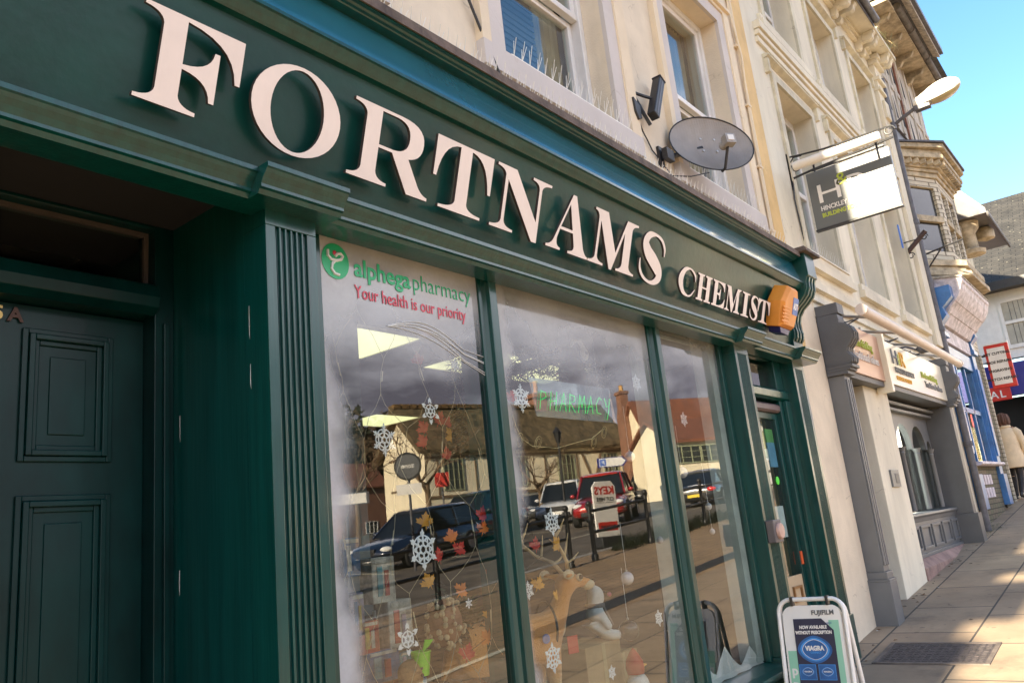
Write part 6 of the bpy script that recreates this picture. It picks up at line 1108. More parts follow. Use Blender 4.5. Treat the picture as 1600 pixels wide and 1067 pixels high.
def lattice(root, name, x0, x1, z0, z1, m, cols_, y=-.04):
    b = MB(); 
    for q in ((x0, x0+.07, z0, z1), (x1-.07, x1, z0, z1), (x0, x1, z0, z0+.07), (x0, x1, z1-.07, z1)): b.box(q[0], q[1], y-.03, y+.03, q[2], q[3])
    for i in range(1, cols_): x = x0+(x1-x0)*i/cols_; b.box(x-.03, x+.03, y-.02, y+.02, z0+.0701, z1-.0701)
    [b.box(x0+.0701, x1-.0701, y-.012, y+.012, z0+(z1-z0)*k/3-.015, z0+(z1-z0)*k/3+.015) for k in (1, 2)]
    W = b.build(name, m, root); b = MB(); b.box(x0+.02, x1-.02, y+.0301, y+.038, z0+.02, z1-.02); b.build("pane", M["dpane"], W); return W
# --- thatched cottage
A, B = mir(662, 706, 31.5), mir(977, 692, 26.5); Lh, u, n = house_frame(A, B); base = min(gz(A.x, A.y), gz(B.x, B.y))-.5; eh = (A.z+B.z)/2-base
CT = local(thing("thatched_cottage", "long cream timber framed cottage with a thick thatched roof across the street, seen reflected", "cottage", mtx=frame((A.x, A.y, base), u, -n, (0, 0, 1)) if False else Matrix(((u.x, -n.x, 0, A.x), (u.y, -n.y, 0, A.y), (u.z, 0, 1, base), (0, 0, 0, 1)))))
# local x along the front, +y into the house, z up
dp = 6.0; rz = eh+3.05
b = MB(); b.box(0, Lh, 0, dp, 0, eh); b.profx([(0, eh), (dp, eh), (dp/2, rz-.3)], 0, Lh); b.build("wall", M["limewash"], CT)
b = MB(); nseg = 40; rr = random.Random(3)
prof = [(-.36, eh-.22), (-.44, eh-.02), (-.30, eh+.28), (dp*.25, eh+1.72), (dp/2-.3, rz), (dp/2, rz+.16), (dp/2+.3, rz), (dp*.75, eh+1.72), (dp+.55, eh+.22), (dp+.7, eh-.2), (dp+.5, eh-.3), (dp/2, rz-.5)]
b.loft([[(-.55+(Lh+1.1)*i/nseg, y+rr.uniform(-.05, .05), z+rr.uniform(-.05, .05)+.06*math.sin(i*.5)) for y, z in prof] for i in range(nseg+1)]); TH = b.build("thatch", M["thatch"], CT)
b = MB(); [b.box(-.5+(Lh+1.0)*i/30, -.5+(Lh+1.0)*(i+.8)/30, dp/2-.45, dp/2+.45, rz-.02, rz+.24) for i in range(30)]; b.build("ridge_cap", paint("ridge_straw", (.20, .12, .05), .95, .3, 5, .8, 40), TH)
b = MB(); cxx = Lh*.70; b.box(cxx-.75, cxx+.75, dp/2-.5, dp/2+.5, rz-.6, rz+.75); b.box(cxx-.9, cxx+.9, dp/2-.62, dp/2+.62, rz+.751, rz+.9); b.box(cxx-.78, cxx+.78, dp/2-.5, dp/2+.5, rz+.901, rz+1.1); CH = b.build("chimney", M["brick"], CT); b = MB(); b.lathe([(.22, rz+1.1), (.17, rz+1.2), (.17, rz+1.9), (.22, rz+1.92), (.2, rz+2.0)], (cxx-.3, dp/2, 0), 14); b.build("chimney_pot", paint("terracotta_pot", (.5, .25, .12), .8), CH)
b = MB(); b.box(-.02, Lh+.02, -.06, -.0005, eh*.47, eh*.47+.16); b.box(-.02, Lh+.02, -.06, -.0005, eh-.5, eh-.35)
for k in range(6): x = Lh*(k+.3)/6; b.box(x, x+.09, -.055, -.0005, 0 if k % 2 else eh*.47+.1601, eh-.5)
for xc in (Lh*.33, Lh*.80):
    for s in (1, -1): b.add([(xc+s*.05, -.09, eh*.5), (xc-s*.06, -.09, eh*.5), (xc+s*.72, -.09, eh-.55), (xc+s*.86, -.09, eh-.55)]+[(xc+s*.05, -.0006, eh*.5), (xc-s*.06, -.0006, eh*.5), (xc+s*.72, -.0006, eh-.55), (xc+s*.86, -.0006, eh-.55)], [(0, 1, 2, 3), (4, 7, 6, 5), (0, 4, 5, 1), (1, 5, 6, 2), (2, 6, 7, 3), (3, 7, 4, 0)])
[b.box(-.05, -.0005, dp*.18, dp*.82, z_, z_+.12) for z_ in (eh*.62, eh*.98)]; b.build("timber_frame", M["oak"], CT)
for x, w in ((Lh*.12, 1.4), (Lh*.41, 1.5), (Lh*.66, 1.4), (Lh*.90, 1.2)): lattice(CT, "window", x-w/2, x+w/2, eh*.55, eh-.55, M["sage"], 4)
for x, w in ((Lh*.14, 2.0), (Lh*.47, 2.0), (Lh*.72, 1.9)): lattice(CT, "window", x-w/2, x+w/2, eh*.14, eh*.40, M["sage"], 5)
b = MB(); b.box(Lh*.28, Lh*.28+1.5, -.08, -.0006, 0, eh*.41); D_ = b.build("door_surround", M["oak"], CT); b = MB(); b.box(Lh*.28+.15, Lh*.28+.75, -.1, -.0801, .2, eh*.37); b.build("door", M["red"], D_)
# --- gabled house with the tall brick stack, and the red roofed house
A, B = mir(1003, 700, 22.5), mir(1045, 712, 20.0); base = gz(A.x, A.y)-.4
def gable_house(name, label, A, B, base, eh, dp, rh, wallm, roofm, group=None, cat="house", over=.3):
    Lh, u, n = house_frame(A, B)
    t = local(thing(name, label, cat, mtx=Matrix(((u.x, -n.x, 0, A.x), (u.y, -n.y, 0, A.y), (0, 0, 1, base), (0, 0, 0, 1))), group=group))
    b = MB(); b.box(0, Lh, 0, dp, 0, eh); b.profx([(0, eh), (dp, eh), (dp/2, eh+rh-.1)], 0, Lh); b.build("wall", wallm, t)
    b = MB(); b.profx([(-over, eh-.12), (dp/2, eh+rh), (dp+over, eh-.12), (dp+over, eh+.04), (dp/2, eh+rh+.18), (-over, eh+.04)], -over, Lh+over); b.build("roof", roofm, t); return t, Lh
A, B = mir(1054, 688, 19.5), mir(1150, 683, 17.2); base = gz(A.x, A.y)-.8; eh = (A.z+B.z)/2-base
t, Lr = gable_house("red_roof_house", "cream house with a red clay tiled roof, reflected in the right pane", A, B, base, eh, 6, 1.5, M["limewash"], M["tile"])
for x in (Lr*.16, Lr*.62, Lr*.9): lattice(t, "window", x-.95, x+.95, eh-1.35, eh-.3, M["sage"], 3)
for x in (Lr*.62, Lr*.9): lattice(t, "window", x-.9, x+.9, eh-4.0, eh-2.9, M["sage"], 3)
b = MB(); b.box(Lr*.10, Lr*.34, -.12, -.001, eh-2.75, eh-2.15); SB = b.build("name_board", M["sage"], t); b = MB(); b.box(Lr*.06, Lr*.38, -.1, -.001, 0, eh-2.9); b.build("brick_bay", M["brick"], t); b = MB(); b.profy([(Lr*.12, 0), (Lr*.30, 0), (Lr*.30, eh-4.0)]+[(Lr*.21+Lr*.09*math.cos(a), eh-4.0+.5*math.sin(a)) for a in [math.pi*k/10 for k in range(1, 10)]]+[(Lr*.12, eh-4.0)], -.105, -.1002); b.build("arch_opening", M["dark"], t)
b = MB(); b.tube([(Lr*.76, -.1, 0), (Lr*.76, -.1, eh)], .07, 8); b.build("downpipe", M["black"], t)
A, B = mir(1003, 705, 24), mir(1020, 705, 24.2); base = gz(A.x, A.y)-.6; A2 = Vector((A.x, A.y, A.z))
GH = local(thing("gable_end_house", "cream gabled house with a tall red brick chimney stack on its end wall, seen reflected", "house", mtx=Matrix(((.55, .83, 0, A.x-.6), (-.83, .55, 0, A.y+1.2), (0, 0, 1, base), (0, 0, 0, 1)))))
# local: gable faces -y, x across
w_, e_ = 4.6, 4.2; b = MB(); b.profy([(0, 0), (w_, 0), (w_, e_), (w_/2, e_+2.9), (0, e_)], 0, 7); b.build("wall", M["limewash"], GH); b = MB(); b.loft([[(-.3, y, e_-.4), (w_/2, y, e_+2.95), (w_+.3, y, e_-.4), (w_+.3, y, e_-.2), (w_/2, y, e_+3.15), (-.3, y, e_-.2)] for y in (-.25, 7.2)]); b.build("roof", M["tile"], GH)
b = MB(); b.box(w_*.62, w_*.62+1.1, -.45, -.001, 0, e_+2.2); b.loft([[(w_*.62+q, y, e_+2.2001) for q, y in ((0, -.45), (1.1, -.45), (1.1, -.001), (0, -.001))], [(w_*.62+q, y, e_+2.9) for q, y in ((.2, -.4), (.9, -.4), (.9, .2), (.2, .2))]]); b.box(w_*.62+.2, w_*.62+.9, -.4, .2, e_+2.9001, e_+3.8); b.box(w_*.62+.12, w_*.62+.98, -.48, .28, e_+3.8001, e_+4.0); CH = b.build("chimney", M["brick"], GH); b = MB(); b.lathe([(.17, e_+4.0), (.14, e_+4.4), (.18, e_+4.45)], (w_*.62+.55, -.1, 0), 12); b.build("chimney_pot", paint("ochre_pot", (.55, .32, .12), .8), CH)
lattice(GH, "window", .5, 1.5, e_*.5, e_*.75, M["sage"], 2)
A, B = mir(530, 762, 62), mir(604, 768, 61); base = gz(A.x, A.y)-1; t, L_ = gable_house("brick_house", "low red brick house left of the thatched cottage, seen reflected low in the left pane", A, B, base, max(2.5, A.z-base), 6, 2.6, M["brick"], M["tile"]); lattice(t, "window", L_*.5, L_*.5+1.4, 1.2, 2.4, M["white"], 3)
A, B = mir(985, 735, 36), mir(1004, 738, 35); base = gz(A.x, A.y)-1; t, L_ = gable_house("grey_outbuilding", "small grey weatherboarded outbuilding between the cottage and the gabled house, seen reflected", A, B, base, A.z-base+.4, 6, 1.2, M["grey"], M["slate"])
A, B = mir(1182, 655, 15.2), mir(1275, 655, 13.2); base = gz(A.x, A.y)-1; t, L_ = gable_house("white_house", "tall white rendered house far up the street, reflected in the shop door", A, B, base, A.z-base, 2.6, .9, M["white"], M["slate"])
for x in (L_*.2, L_*.5, L_*.8): lattice(t, "window", x-.6, x+.6, (A.z-base)*.55, (A.z-base)*.55+1.5, M["sage"], 2)
# --- cars
m_tyre = paint("tyre_rubber", (.02, .02, .02), .8, .1, 9, .1); m_rim = paint("alloy_rim", (.45, .45, .47), .3, .1, 9, 0, metal=.8); m_cg = paint("car_glass", (.015, .018, .02), .05, .1, 3, 0, spec=.9); m_hl = paint("headlamp_lens", (.75, .75, .75), .1, .05, 3, 0); m_tl = paint("tail_lamp_lens", (.55, .02, .02), .2, .05, 3, 0); m_trim = paint("black_trim", (.02, .02, .022), .5, .1, 9, 0); m_py = paint("yellow_plate", (.75, .55, .03), .5, .03, 3, 0)
def car(name, label, pos, yaw, col, kind, group="cars parked across the street"):
    L_, W_, Hh = {"suv": (4.7, .96, 1.74), "hatch": (4.1, .88, 1.47), "coupe": (4.5, .92, 1.36), "estate": (4.7, .92, 1.5)}[kind]
    x, y = pos.x, pos.y; z = gz(x, y); nx = Vector((-(gz(x+1, y)-gz(x-1, y))/2, -(gz(x, y+1)-gz(x, y-1))/2, 1)).normalized(); fw = Vector((math.cos(yaw), math.sin(yaw), 0)); fw = (fw-nx*fw.dot(nx)).normalized(); lf = nx.cross(fw)
    t = local(thing(name, label, "car", group=group, mtx=frame((x, y, z), fw, lf, nx)))
    mp = paint("car_paint_"+name+label[:5].replace(" ", ""), col, .25, .04, 3, 0, coat=1.0, metal=.2 if sum(col) < .6 else 0)
    h = L_/2; bl = {"suv": .98, "hatch": .88, "coupe": .80, "estate": .86}[kind]; g = .24 if kind == "suv" else .18
    def ring(xx, zl, zt, w, tw): return [(xx, -w*.9, zl), (xx, w*.9, zl), (xx, w, zl+.12), (xx, w, zl+(zt-zl)*.6), (xx, w*tw, zt), (xx, 0, zt+.025), (xx, -w*tw, zt), (xx, -w, zl+(zt-zl)*.6), (xx, -w, zl+.12)]
    st = [(-h, g+.22, bl-.22, .80*W_, .9), (-h+.06, g+.05, bl-.02, .93*W_, .93), (-h+.5, g, bl+.04, W_, .93), (-.4, g, bl+.03, W_, .93), (h-1.35, g, bl-.0, W_, .93), (h-.55, g, bl-.08, .97*W_, .9), (h-.12, g+.04, bl-.20, .90*W_, .88), (h, g+.2, bl-.34, .78*W_, .85)]
    if kind == "coupe": st[1] = (-h+.06, g+.05, bl+.04, .93*W_, .9)
    b = MB(); b.loft([ring(*s) for s in st]); BO = b.build("body", mp, t, smooth=True, sub=1)
    r0 = {"suv": (-h+.12, -h+.35, h-2.15, h-1.30), "hatch": (-h+.10, -h+.45, h-2.1, h-1.15), "coupe": (-h+.35, -.75, .1, h-1.45), "estate": (-h+.12, -h+.5, h-2.3, h-1.35)}[kind]
    def cab(k, wk): return [[(r0[0]+k, y, bl-.0) for y in (-W_*.88+wk, W_*.88-wk)], ]
    lo = bl-.02; hi = Hh-.05; tw = W_*.70
    b = MB(); b.add([(r0[0], -W_*.86, lo), (r0[0], W_*.86, lo), (r0[3], W_*.86, lo), (r0[3], -W_*.86, lo), (r0[1], -tw, hi), (r0[1], tw, hi), (r0[2], tw, hi), (r0[2], -tw, hi)], [(0, 1, 2, 3), (4, 7, 6, 5), (0, 4, 5, 1), (2, 6, 7, 3), (1, 5, 6, 2), (0, 3, 7, 4)]); b.build("windows", m_cg, t, bevel=.06)
    b = MB(); b.loft([[(xx, y, z) for y, z in ((-w, zz), (-w*.9, zz+.05), (0, zz+.075), (w*.9, zz+.05), (w, zz), (0, zz-.02))] for xx, w, zz in ((r0[1]-.06, tw*.92, hi-.03), (r0[1]+.15, tw+.03, hi), (r0[2]-.1, tw+.03, hi), (r0[2]+.1, tw*.93, hi-.035))])
    for s in (1, -1):
        for (xa, xb) in ((r0[0], r0[1]), (r0[3], r0[2])): b.tube([(xa, s*W_*.87, lo), (xb, s*(tw+.01), hi)], .035, 6)
        xm = (r0[1]+r0[2])/2-.1; b.tube([(xm, s*W_*.875, lo), (xm, s*(tw+.012), hi)], .03, 6)
    b.build("roof", mp, t, smooth=True)
    for sx in (h-.95, -h+.92):
        for s in (1, -1):
            rw = .37 if kind == "suv" else .32; b = MB(); b.lathe([(rw*.6, s*(W_-.2)), (rw, s*(W_-.19)), (rw, s*(W_+.0)), (rw*.93, s*(W_+.02)), (rw*.68, s*(W_+.015))], (sx, 0, rw), 22, 'y'); WH = b.build("wheel", m_tyre, t, smooth=True)
            b = MB(); b.lathe([(.05, s*(W_+.02)), (.07, s*(W_+.005)), (rw*.66, s*(W_+.0)), (rw*.68, s*(W_+.018))], (sx, 0, rw), 10, 'y'); b.build("rim", m_rim, WH)
    for s in (1, -1):
        b = MB(); b.ball((h-.20, s*W_*.70, bl-.27), (.14, .20, .085), 12); b.build("headlight", m_hl, t, smooth=True)
        b = MB(); b.ball((-h+.07, s*W_*.70, bl-.17), (.07, .22, .09), 12); b.build("tail_light", m_tl, t, smooth=True)
        b = MB(); b.ball((r0[3]-.35, s*(W_+.08), bl+.08), (.07, .10, .07), 10); b.build("door_mirror", mp, t, smooth=True)
    b = MB(); b.box(h-.13, h+.0, -W_*.42, W_*.42, bl-.42, bl-.22); b.box(h-.06, h+.01, -W_*.6, W_*.6, g+.1, g+.26); b.build("grille", m_trim, t, bevel=.03)
    b = MB(); b.box(h+.011, h+.03, -.26, .26, bl-.54, bl-.43); b.build("number_plate", M["white"], t); b = MB(); b.box(-h-.02, -h+.05, -.26, .26, bl-.42, bl-.31); b.build("number_plate", m_py, t)
    return t
def to_cam(p, da=0): return math.atan2(-(p.y-2.15), -(p.x))+da
p = Vector((24.9, -13.6, 0)); car("red_car", "glossy red off-road car facing the shop, seen reflected in the middle pane", p, math.atan2(.42, -.9), (.42, .012, .012), "suv")
p = Vector((28.6, -18.0, 0)); car("white_car", "white off-road car parked beside the red one, seen reflected in the middle pane", p, math.atan2(.42, -.9), (.80, .80, .79), "suv")
p = mir(805, 780, 14); car("maroon_car", "dark maroon car at the left edge of the middle pane's reflection", Vector((27.4, -20.4, 0)), math.atan2(.5, -.85), (.16, .01, .02), "hatch")
car("dark_car", "large dark blue car nearest in the left pane's reflection", Vector((17.0, -15.2, 0)), math.atan2(.12, -1), (.015, .022, .045), "estate")
car("grey_car", "dark green grey car behind the large dark blue car, seen reflected", Vector((22.4, -17.6, 0)), math.atan2(.12, -1), (.03, .04, .035), "suv")
car("black_car", "black car standing far back between the cottage and the gabled house, seen reflected", Vector((47, -24.4, 0)), math.atan2(.3, -1), (.02, .02, .022), "suv")
car("black_car", "small black car beside the mullion far back in the reflection", Vector((44, -24.6, 0)), math.atan2(.3, -1), (.022, .022, .025), "hatch")
car("dark_coupe", "dark coupe with red tail lamps and a yellow plate, reflected in the right pane", Vector((30.4, -12.3, 0)), math.atan2(-.25, 1), (.03, .035, .045), "coupe")
car("blue_car", "pale blue car behind the dark coupe, seen reflected in the right pane", Vector((41.0, -17.4, 0)), math.atan2(.25, -1), (.10, .19, .30), "hatch")
car("silver_car", "dull silver car far left in the left pane's reflection", Vector((17.5, -22.5, 0)), math.atan2(.1, -1), (.20, .20, .21), "hatch")
car("black_car", "black car parked right of the cottage, small in the reflection beside the gabled house", Vector((38.5, -22.6, 0)), math.atan2(.3, -1), (.015, .015, .018), "hatch")
car("maroon_car", "second maroon car below the cottage door in the middle pane's reflection", Vector((24.2, -19.6, 0)), math.atan2(.4, -1), (.20, .012, .02), "coupe")
car("grey_car", "mid grey car among those parked beneath the cottage windows, seen reflected", Vector((33.5, -23.6, 0)), math.atan2(.4, -1), (.10, .10, .095), "hatch")
# --- black guard railings on the kerb
def railing(label, x0, x1, y, hoops):
    t = thing("guard_railing", label, "railing", (x0, y, gz(x0, y)), "black guard railings along the kerb"); n = max(2, round((x1-x0)/1.9)+1); xs = [x0+(x1-x0)*i/(n-1) for i in range(n)]
    for x in xs: g = gz(x, y); b = MB(); b.tube([(x, y, g), (x, y, g+1.02)], .045, 10); b.ball((x, y, g+1.07), (.06, .06, .06), 10); b.lathe([(.07, g), (.07, g+.1), (.045, g+.14)], (x, y, 0), 10); b.build("post", M["black"], t, smooth=True)
    b = MB(); [b.tube([(x, y, gz(x, y)+h) for x in xs], .03, 8) for h in (.52, .92)]; b.build("rail", M["black"], t, smooth=True)
    return t
railing("black kerb railing nearest the left pane, with ball topped posts", 5.4, 12.4, -6.6, 0); railing("black kerb railing section in the middle pane's reflection", 13.2, 15.4, -6.6, 0); railing("black kerb railing beyond the keys board, running off to the right", 16.6, 30.0, -6.8, 0)
# --- keys board, road signs, lamp, trees
p = Vector((16.3, -8.2, 0)); t = local(thing("keys_board", "white pavement board advertising keys in red letters, seen reflected behind the railings", "pavement sign", mtx=frame((p.x, p.y, gz(p.x, p.y)), (-.95, -.3, 0), (.3, -.95, 0), (0, 0, 1))))
b = MB(); b.profy([(-.34, .25), (.34, .25), (.34, 1.40), (.22, 1.52), (-.22, 1.52), (-.34, 1.40)], -.025, .025); b.build("panel", M["white"], t, bevel=.01); b = MB(); b.box(-.36, .36, -.18, .18, 0, .2499); b.build("base", m_trim, t, bevel=.03)
kf = lambda x, z: frame((x, -.028, z), (1, 0, 0), (0, 0, 1), (0, -1, 0))
write("lettering", "KEYS", .25, kf(0, 1.22), M["red"], t, .004, .008, 'CENTER', width=.58); write("lettering", "CUT HERE", .12, kf(0, 1.06), m_trim, t, .004, .002, 'CENTER', width=.5); b = MB(); b.box(-.28, .28, -.029, -.0251, .38, .58); b.k = 1; b.box(-.28, .28, -.027, -.0251, 1.02, 1.03); b.build("red_panel", [M["red"], m_trim], t); write("lettering", "WHILE YOU WAIT", .08, frame((0, -.031, .45), (1, 0, 0), (0, 0, 1), (0, -1, 0)), m_trim, t, .003, .002, 'CENTER', width=.46)
def post_sign(name, label, px, py, yv, w, h, shape, face, border, hz=None, text=None, facing=(-.78, .62)):
    c = mir(px, py, yv); g = gz(c.x, c.y); f = Vector((facing[0], facing[1], 0)).normalized(); rt = Vector((0, 0, 1)).cross(f)
    t = local(thing(name, label, "road sign", mtx=Matrix(((rt.x, -f.x, 0, c.x), (rt.y, -f.y, 0, c.y), (0, 0, 1, g), (0, 0, 0, 1))))); z = c.z-g
    b = MB(); b.tube([(0, .05, 0), (0, .05, z+h*.4)], .035, 8); b.build("post", M["pipe"], t, smooth=True)
    P_ = {"round": [(w/2*math.cos(a), z+h/2*math.sin(a)) for a in [2*math.pi*k/28 for k in range(28)]], "rect": [(-w/2, z-h/2), (w/2, z-h/2), (w/2, z+h/2), (-w/2, z+h/2)], "arrow": [(-w/2+.25, z-h/2), (w/2, z-h/2), (w/2, z+h/2), (-w/2+.25, z+h/2), (-w/2, z)]}[shape]
    b = MB(); b.profy(P_, -.0, .02); b.build("plate", border, t); cz = z; b = MB(); b.profy([(x*.88, cz+(q-cz)*.86) for x, q in P_], -.008, -.0005); b.build("face", face, t); return t, z
t, z = post_sign("round_road_sign", "round grey road sign with a small plate beneath, reflected in front of the cottage gable", 637, 728, 13, .72, .72, "round", M["grey"], M["black"]); b = MB(); b.box(-.33, .33, 0, .02, z-.72, z-.45); b.build("lower_plate", M["white"], t); write("lettering", "zone", .17, frame((0, -.0095, z-.04), (1, 0, 0), (0, 0, 1), (0, -1, 0)), M["white"], t, .003, .003, 'CENTER')
t, z = post_sign("parking_sign", "white arrow shaped parking sign with a blue badge, reflected between the two houses", 957, 721, 20, 1.55, .5, "arrow", M["white"], M["dkblue"]); b = MB(); b.box(.35, .65, -.014, -.009, z-.17, z+.17); b.build("badge", paint("parking_blue", (.05, .15, .55), .5), t); write("lettering", "P", .28, frame((.41, -.016, z-.1), (1, 0, 0), (0, 0, 1), (0, -1, 0)), M["white"], t, .003, .004); b = MB(); b.tube([(-.5, .05, 0), (-.5, .05, z)], .035, 8); b.build("post", M["pipe"], t)
post_sign("notice_board", "small red notice on a post before the cottage, reflected in the left pane", 690, 749, 20, .55, .55, "rect", M["red"], M["red"])
post_sign("white_notice", "low white notice board at the far left of the reflection", 540, 780, 13, 1.1, .28, "rect", M["white"], M["pipe"])
c = mir(877, 735, 17); t = thing("lamp_post", "slim black lamp post with a lantern in front of the cottage, seen reflected", "lamp post", (c.x, c.y, gz(c.x, c.y))); g = gz(c.x, c.y); b = MB(); b.tube([(c.x, c.y, g), (c.x, c.y, g+3.3)], [.07, .04], 10); b.build("post", M["black"], t, smooth=True); b = MB(); b.lathe([(.08, g+3.3), (.17, g+3.7), (.2, g+3.72), (.03, g+3.95)], (c.x, c.y, 0), 8); b.build("lantern", M["black"], t)
def bare_tree(label, px, py, yv, ht, seed):
    c = mir(px, py, yv); g = gz(c.x, c.y); r = random.Random(seed); t = thing("bare_tree", label, "tree", (c.x, c.y, g), "bare street trees across the road"); tr, cr = MB(), MB()
    tr.tube([(c.x, c.y, g), (c.x+.05, c.y, g+ht*.2), (c.x-.04, c.y+.05, g+ht*.38)], [.15, .11, .09], 8)
    def br(p, d, l, rad, k):
        q1 = p+d*l*.5+Vector((r.gauss(0, .06), r.gauss(0, .06), r.gauss(.02, .05)))*l; q2 = p+d*l; cr.tube([p, q1, q2], [rad, rad*.75, rad*.5], 5 if k > 2 else 4)
        if k == 0: return
        for _ in range(3 if k > 1 else 2):
            e = (d+Vector((r.gauss(0, .55), r.gauss(0, .55), r.gauss(.12, .4)))).normalized(); br(q2 if r.random() < .6 else q1, e, l*r.uniform(.55, .8), rad*.55, k-1)
    top = Vector((c.x-.04, c.y+.05, g+ht*.38))
    for k in range(5): a = k*1.26+r.random(); br(top-Vector((0, 0, r.uniform(0, .5))), Vector((math.cos(a)*.7, math.sin(a)*.7, .75)).normalized(), ht*.22, .06, 4)
    tr.build("trunk", M["oak"], t, smooth=True); cr.build("crown", M["oak"], t)
bare_tree("bare young tree in front of the cottage gable, reflected in the left pane", 668, 770, 19, 6.0, 4); bare_tree("bare tree at the left of the middle pane's reflection", 842, 760, 21, 5.0, 9); bare_tree("thin bare tree at the far left edge of the reflection", 556, 770, 24, 6.5, 12)
def bush(name, label, cat, c, r, n, cols_, fl=.16, trunk=None):
    t = thing(name, label, cat, c); b = MB(); rr = random.Random(int(c[0]*10)); cl = [Vector((rr.gauss(0, .45)*r[0], rr.gauss(0, .45)*r[1], rr.uniform(-.6, .8)*r[2])) for _ in range(16)]
    for i in range(n):
        p = Vector(c)+rr.choice(cl)+Vector((rr.gauss(0, .24)*r[0], rr.gauss(0, .24)*r[1], rr.gauss(0, .24)*r[2])); d = Vector((rr.gauss(0, 1), rr.gauss(0, 1), rr.gauss(0, 1))).normalized(); s = d.orthogonal().normalized()*fl*.5; b.k = rr.randrange(len(cols_)); b.add([p-s, p+s, p+d*fl], [(0, 1, 2)])
    b.build("crown", cols_, t)
    b = MB(); b.tube([(c[0], c[1], gz(c[0], c[1])), c], [.14, .05], 8); b.build("trunk", M["oak"], t); return t
m_h1, m_h2 = paint("winter_hedge_dark", (.03, .035, .018), .9, .2, 5, 0), paint("winter_hedge_brown", (.08, .055, .03), .9, .2, 5, 0)
c = mir(545, 700, 70); bush("dark_tree", "dark bushy tree beyond the brick house at the far left of the reflection", "tree", c, (7.0, 5.0, 4.4), 3200, [m_h1, m_h2], .7)
c = mir(592, 715, 74); bush("dark_tree", "brownish winter tree behind the cottage gable in the reflection", "tree", c, (6, 4.6, 3.6), 2400, [m_h2, m_h1], .7)
c = mir(848, 765, 24); bush("clipped_bush", "round clipped green bush against the cottage wall, seen reflected", "bush", (c.x, c.y, gz(c.x, c.y)+.9), (.7, .7, .6), 900, [paint("clipped_green", (.06, .10, .02), .9), m_h1], .14)
# planted verge between the railing sections
b = MB(); rr = random.Random(5)
for i in range(1400):
    x = rr.uniform(14.5, 20); y = -6.9+rr.gauss(0, .16); z = gz(x, y); a = rr.uniform(0, 6.28); l = rr.uniform(.1, .35); b.add([(x, y, z), (x+.03, y, z), (x+math.cos(a)*l*.6, y+math.sin(a)*l*.6, z+l)], [(0, 1, 2)])
tag(b.build("verge_plants", [paint("verge_green", (.05, .075, .025), .9)]), kind="stuff")

# unseen terrace added on the left; its roof line is there to shade the pavement
TE = thing("shade_terrace", "unseen rendered terrace house added for shade adjoining the chemist's on the left, outside the picture", "house", (-8, 0, -.6))
b = MB(); b.box(-24, -1.201, 0, .3, -2.2, 8.3); b.box(-24, -1.201, 7.8, 8, -2.2, 8.3); b.box(-24, -23.8, .3, 7.8, -2.2, 8.3); b.build("wall", M["cream"], TE)
b = MB(); b.profx([(.3, 8.3), (-.25, 8.3), (-.25, 8.42), (4.2, 11.6), (8.6, 8.42), (8, 8.3)], -24, -1.201); b.build("roof", M["slate"], TE)
b = MB()
for x0, x1, y in ((-16.2, -13.6, -.52), (-13.0, -12.3, -.40), (-10.9, -9.6, -.62), (-8.4, -7.6, -.5)): b.box(x0, x1, y, -.2501, 8.0, 8.3)
b.build("shade_eaves", M["oak"], TE)  # unseen stepped boxes, shaped to make the pavement's shadow edge irregular
for x in (-20, -16, -12, -8, -4):
    for z in (4, 6.7): lattice(TE, "window", x-.55, x+.55, z, z+1.5, M["white"], 2, -.02)
# ================================================================== SKY AND SUN
EL, GAM = R(22), .055
cz_ = math.sin(EL); cy_ = GAM*cz_; cx_ = -math.sqrt(1-cz_*cz_-cy_*cy_); S_DIR = Vector((cx_, cy_, cz_))
sd = bpy.data.lights.new("sun", 'SUN'); sd.energy = 4.6; sd.angle = R(.53); sd.color = (1.0, .86, .64); so = bpy.data.objects.new("sun", sd); COL.objects.link(so); so.rotation_euler = (-S_DIR).to_track_quat('-Z', 'Y').to_euler()
w = bpy.data.worlds.new("World"); SC.world = w; w.use_nodes = True; nt = w.node_tree; nt.nodes.clear(); L = nt.links.new
out = N(nt, "ShaderNodeOutputWorld"); bg = N(nt, "ShaderNodeBackground", i_Strength=.13); L(bg.outputs[0], out.inputs[0])
sky = N(nt, "ShaderNodeTexSky", sky_type='NISHITA'); sky.sun_disc = False; sky.sun_elevation = EL; sky.sun_rotation = math.atan2(S_DIR.x, S_DIR.y); sky.air_density = 1.15; sky.dust_density = .6; sky.ozone_density = 1.4
tc = N(nt, "ShaderNodeTexCoord"); sx = N(nt, "ShaderNodeSeparateXYZ"); L(tc.outputs["Generated"], sx.inputs[0])
mp = N(nt, "ShaderNodeMapping"); mp.inputs["Scale"].default_value = (1, 1, 2.6); L(tc.outputs["Generated"], mp.inputs[0])
n1 = N(nt, "ShaderNodeTexNoise", i_Scale=2.6, i_Detail=7.0, i_Roughness=.55); L(mp.outputs[0], n1.inputs["Vector"])
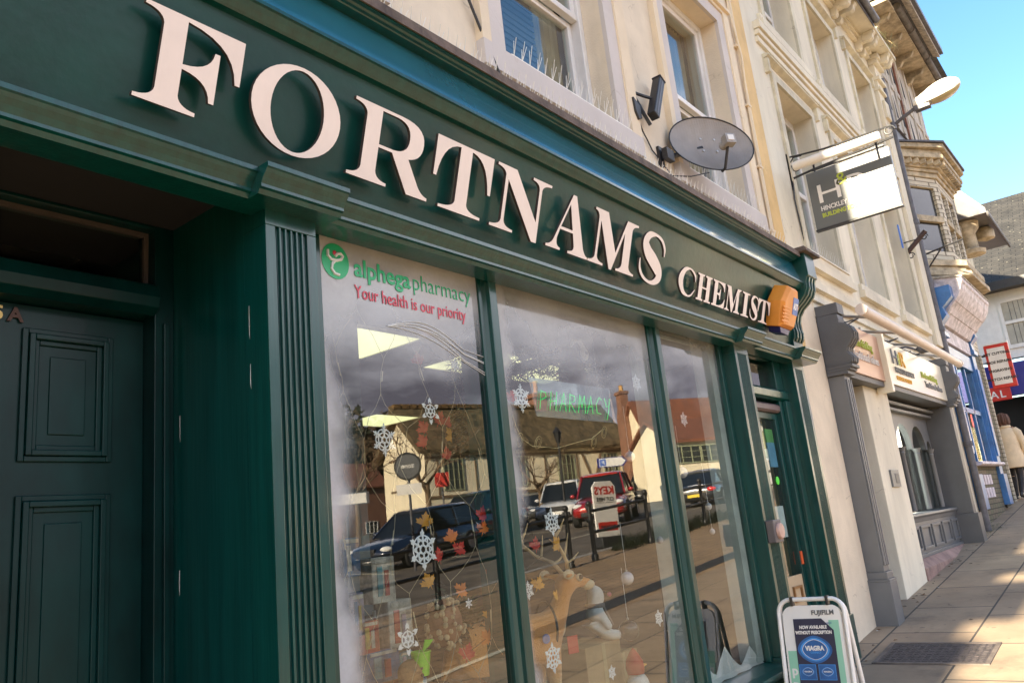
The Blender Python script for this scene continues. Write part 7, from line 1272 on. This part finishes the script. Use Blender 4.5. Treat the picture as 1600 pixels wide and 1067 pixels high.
def mth(op, a, b_, c_=None):
    q = N(nt, "ShaderNodeMath", operation=op)
    for i, v in enumerate((a, b_) if c_ is None else (a, b_, c_)):
        if hasattr(v, "node"): L(v, q.inputs[i])
        else: q.inputs[i].default_value = v
    return q.outputs[0]
def mrange(s, a, b_, lo, hi):
    q = N(nt, "ShaderNodeMapRange", interpolation_type='SMOOTHSTEP'); L(s, q.inputs[0])
    for i, v in zip((1, 2, 3, 4), (a, b_, lo, hi)): q.inputs[i].default_value = v
    return q.outputs[0]
wob = mth('MULTIPLY', mth('SUBTRACT', n1.outputs["Fac"], .5), .55)
yy = mth('ADD', sx.outputs[1], wob); zz = mth('ADD', sx.outputs[2], mth('MULTIPLY', wob, .55))
mask = mth('MULTIPLY', mrange(yy, -.30, -.06, 1, 0), mrange(zz, .36, .50, 1, 0))          # storm bank over the far side of the street
n2 = N(nt, "ShaderNodeTexNoise", i_Scale=3.4, i_Detail=8.0, i_Roughness=.6); L(mp.outputs[0], n2.inputs["Vector"])
cr = N(nt, "ShaderNodeValToRGB"); e = cr.color_ramp.elements; e[0].position, e[1].position = .30, .78; e[0].color = (1.15, 1.08, 1.3, 1); e[1].color = (7.0, 6.9, 7.4, 1)
L(mth('ADD', n2.outputs["Fac"], mrange(sx.outputs[2], .16, .46, -.16, .34)), cr.inputs["Fac"])
mx = N(nt, "ShaderNodeMix", data_type='RGBA'); L(mask, mx.inputs[0]); hs = N(nt, 'ShaderNodeHueSaturation', i_Saturation=1.25, i_Value=.55); L(sky.outputs[0], hs.inputs['Color']); L(hs.outputs[0], mx.inputs[6]); L(cr.outputs[0], mx.inputs[7]); L(mx.outputs[2], bg.inputs[0])
vs = SC.view_settings; SC.display_settings.display_device = 'sRGB'; vs.view_transform = 'Standard'; vs.look = 'None'; vs.gamma = 1; vs.use_curve_mapping = False; vs.exposure = 2.35
cy = SC.cycles; cy.max_bounces = 10; cy.transparent_max_bounces = 24; cy.glossy_bounces = 6; cy.diffuse_bounces = 4; cy.caustics_reflective = False; cy.caustics_refractive = False; cy.sample_clamp_indirect = 6; cy.use_denoising = True
for o in bpy.data.objects:
    if "_id" in o: del o["_id"]
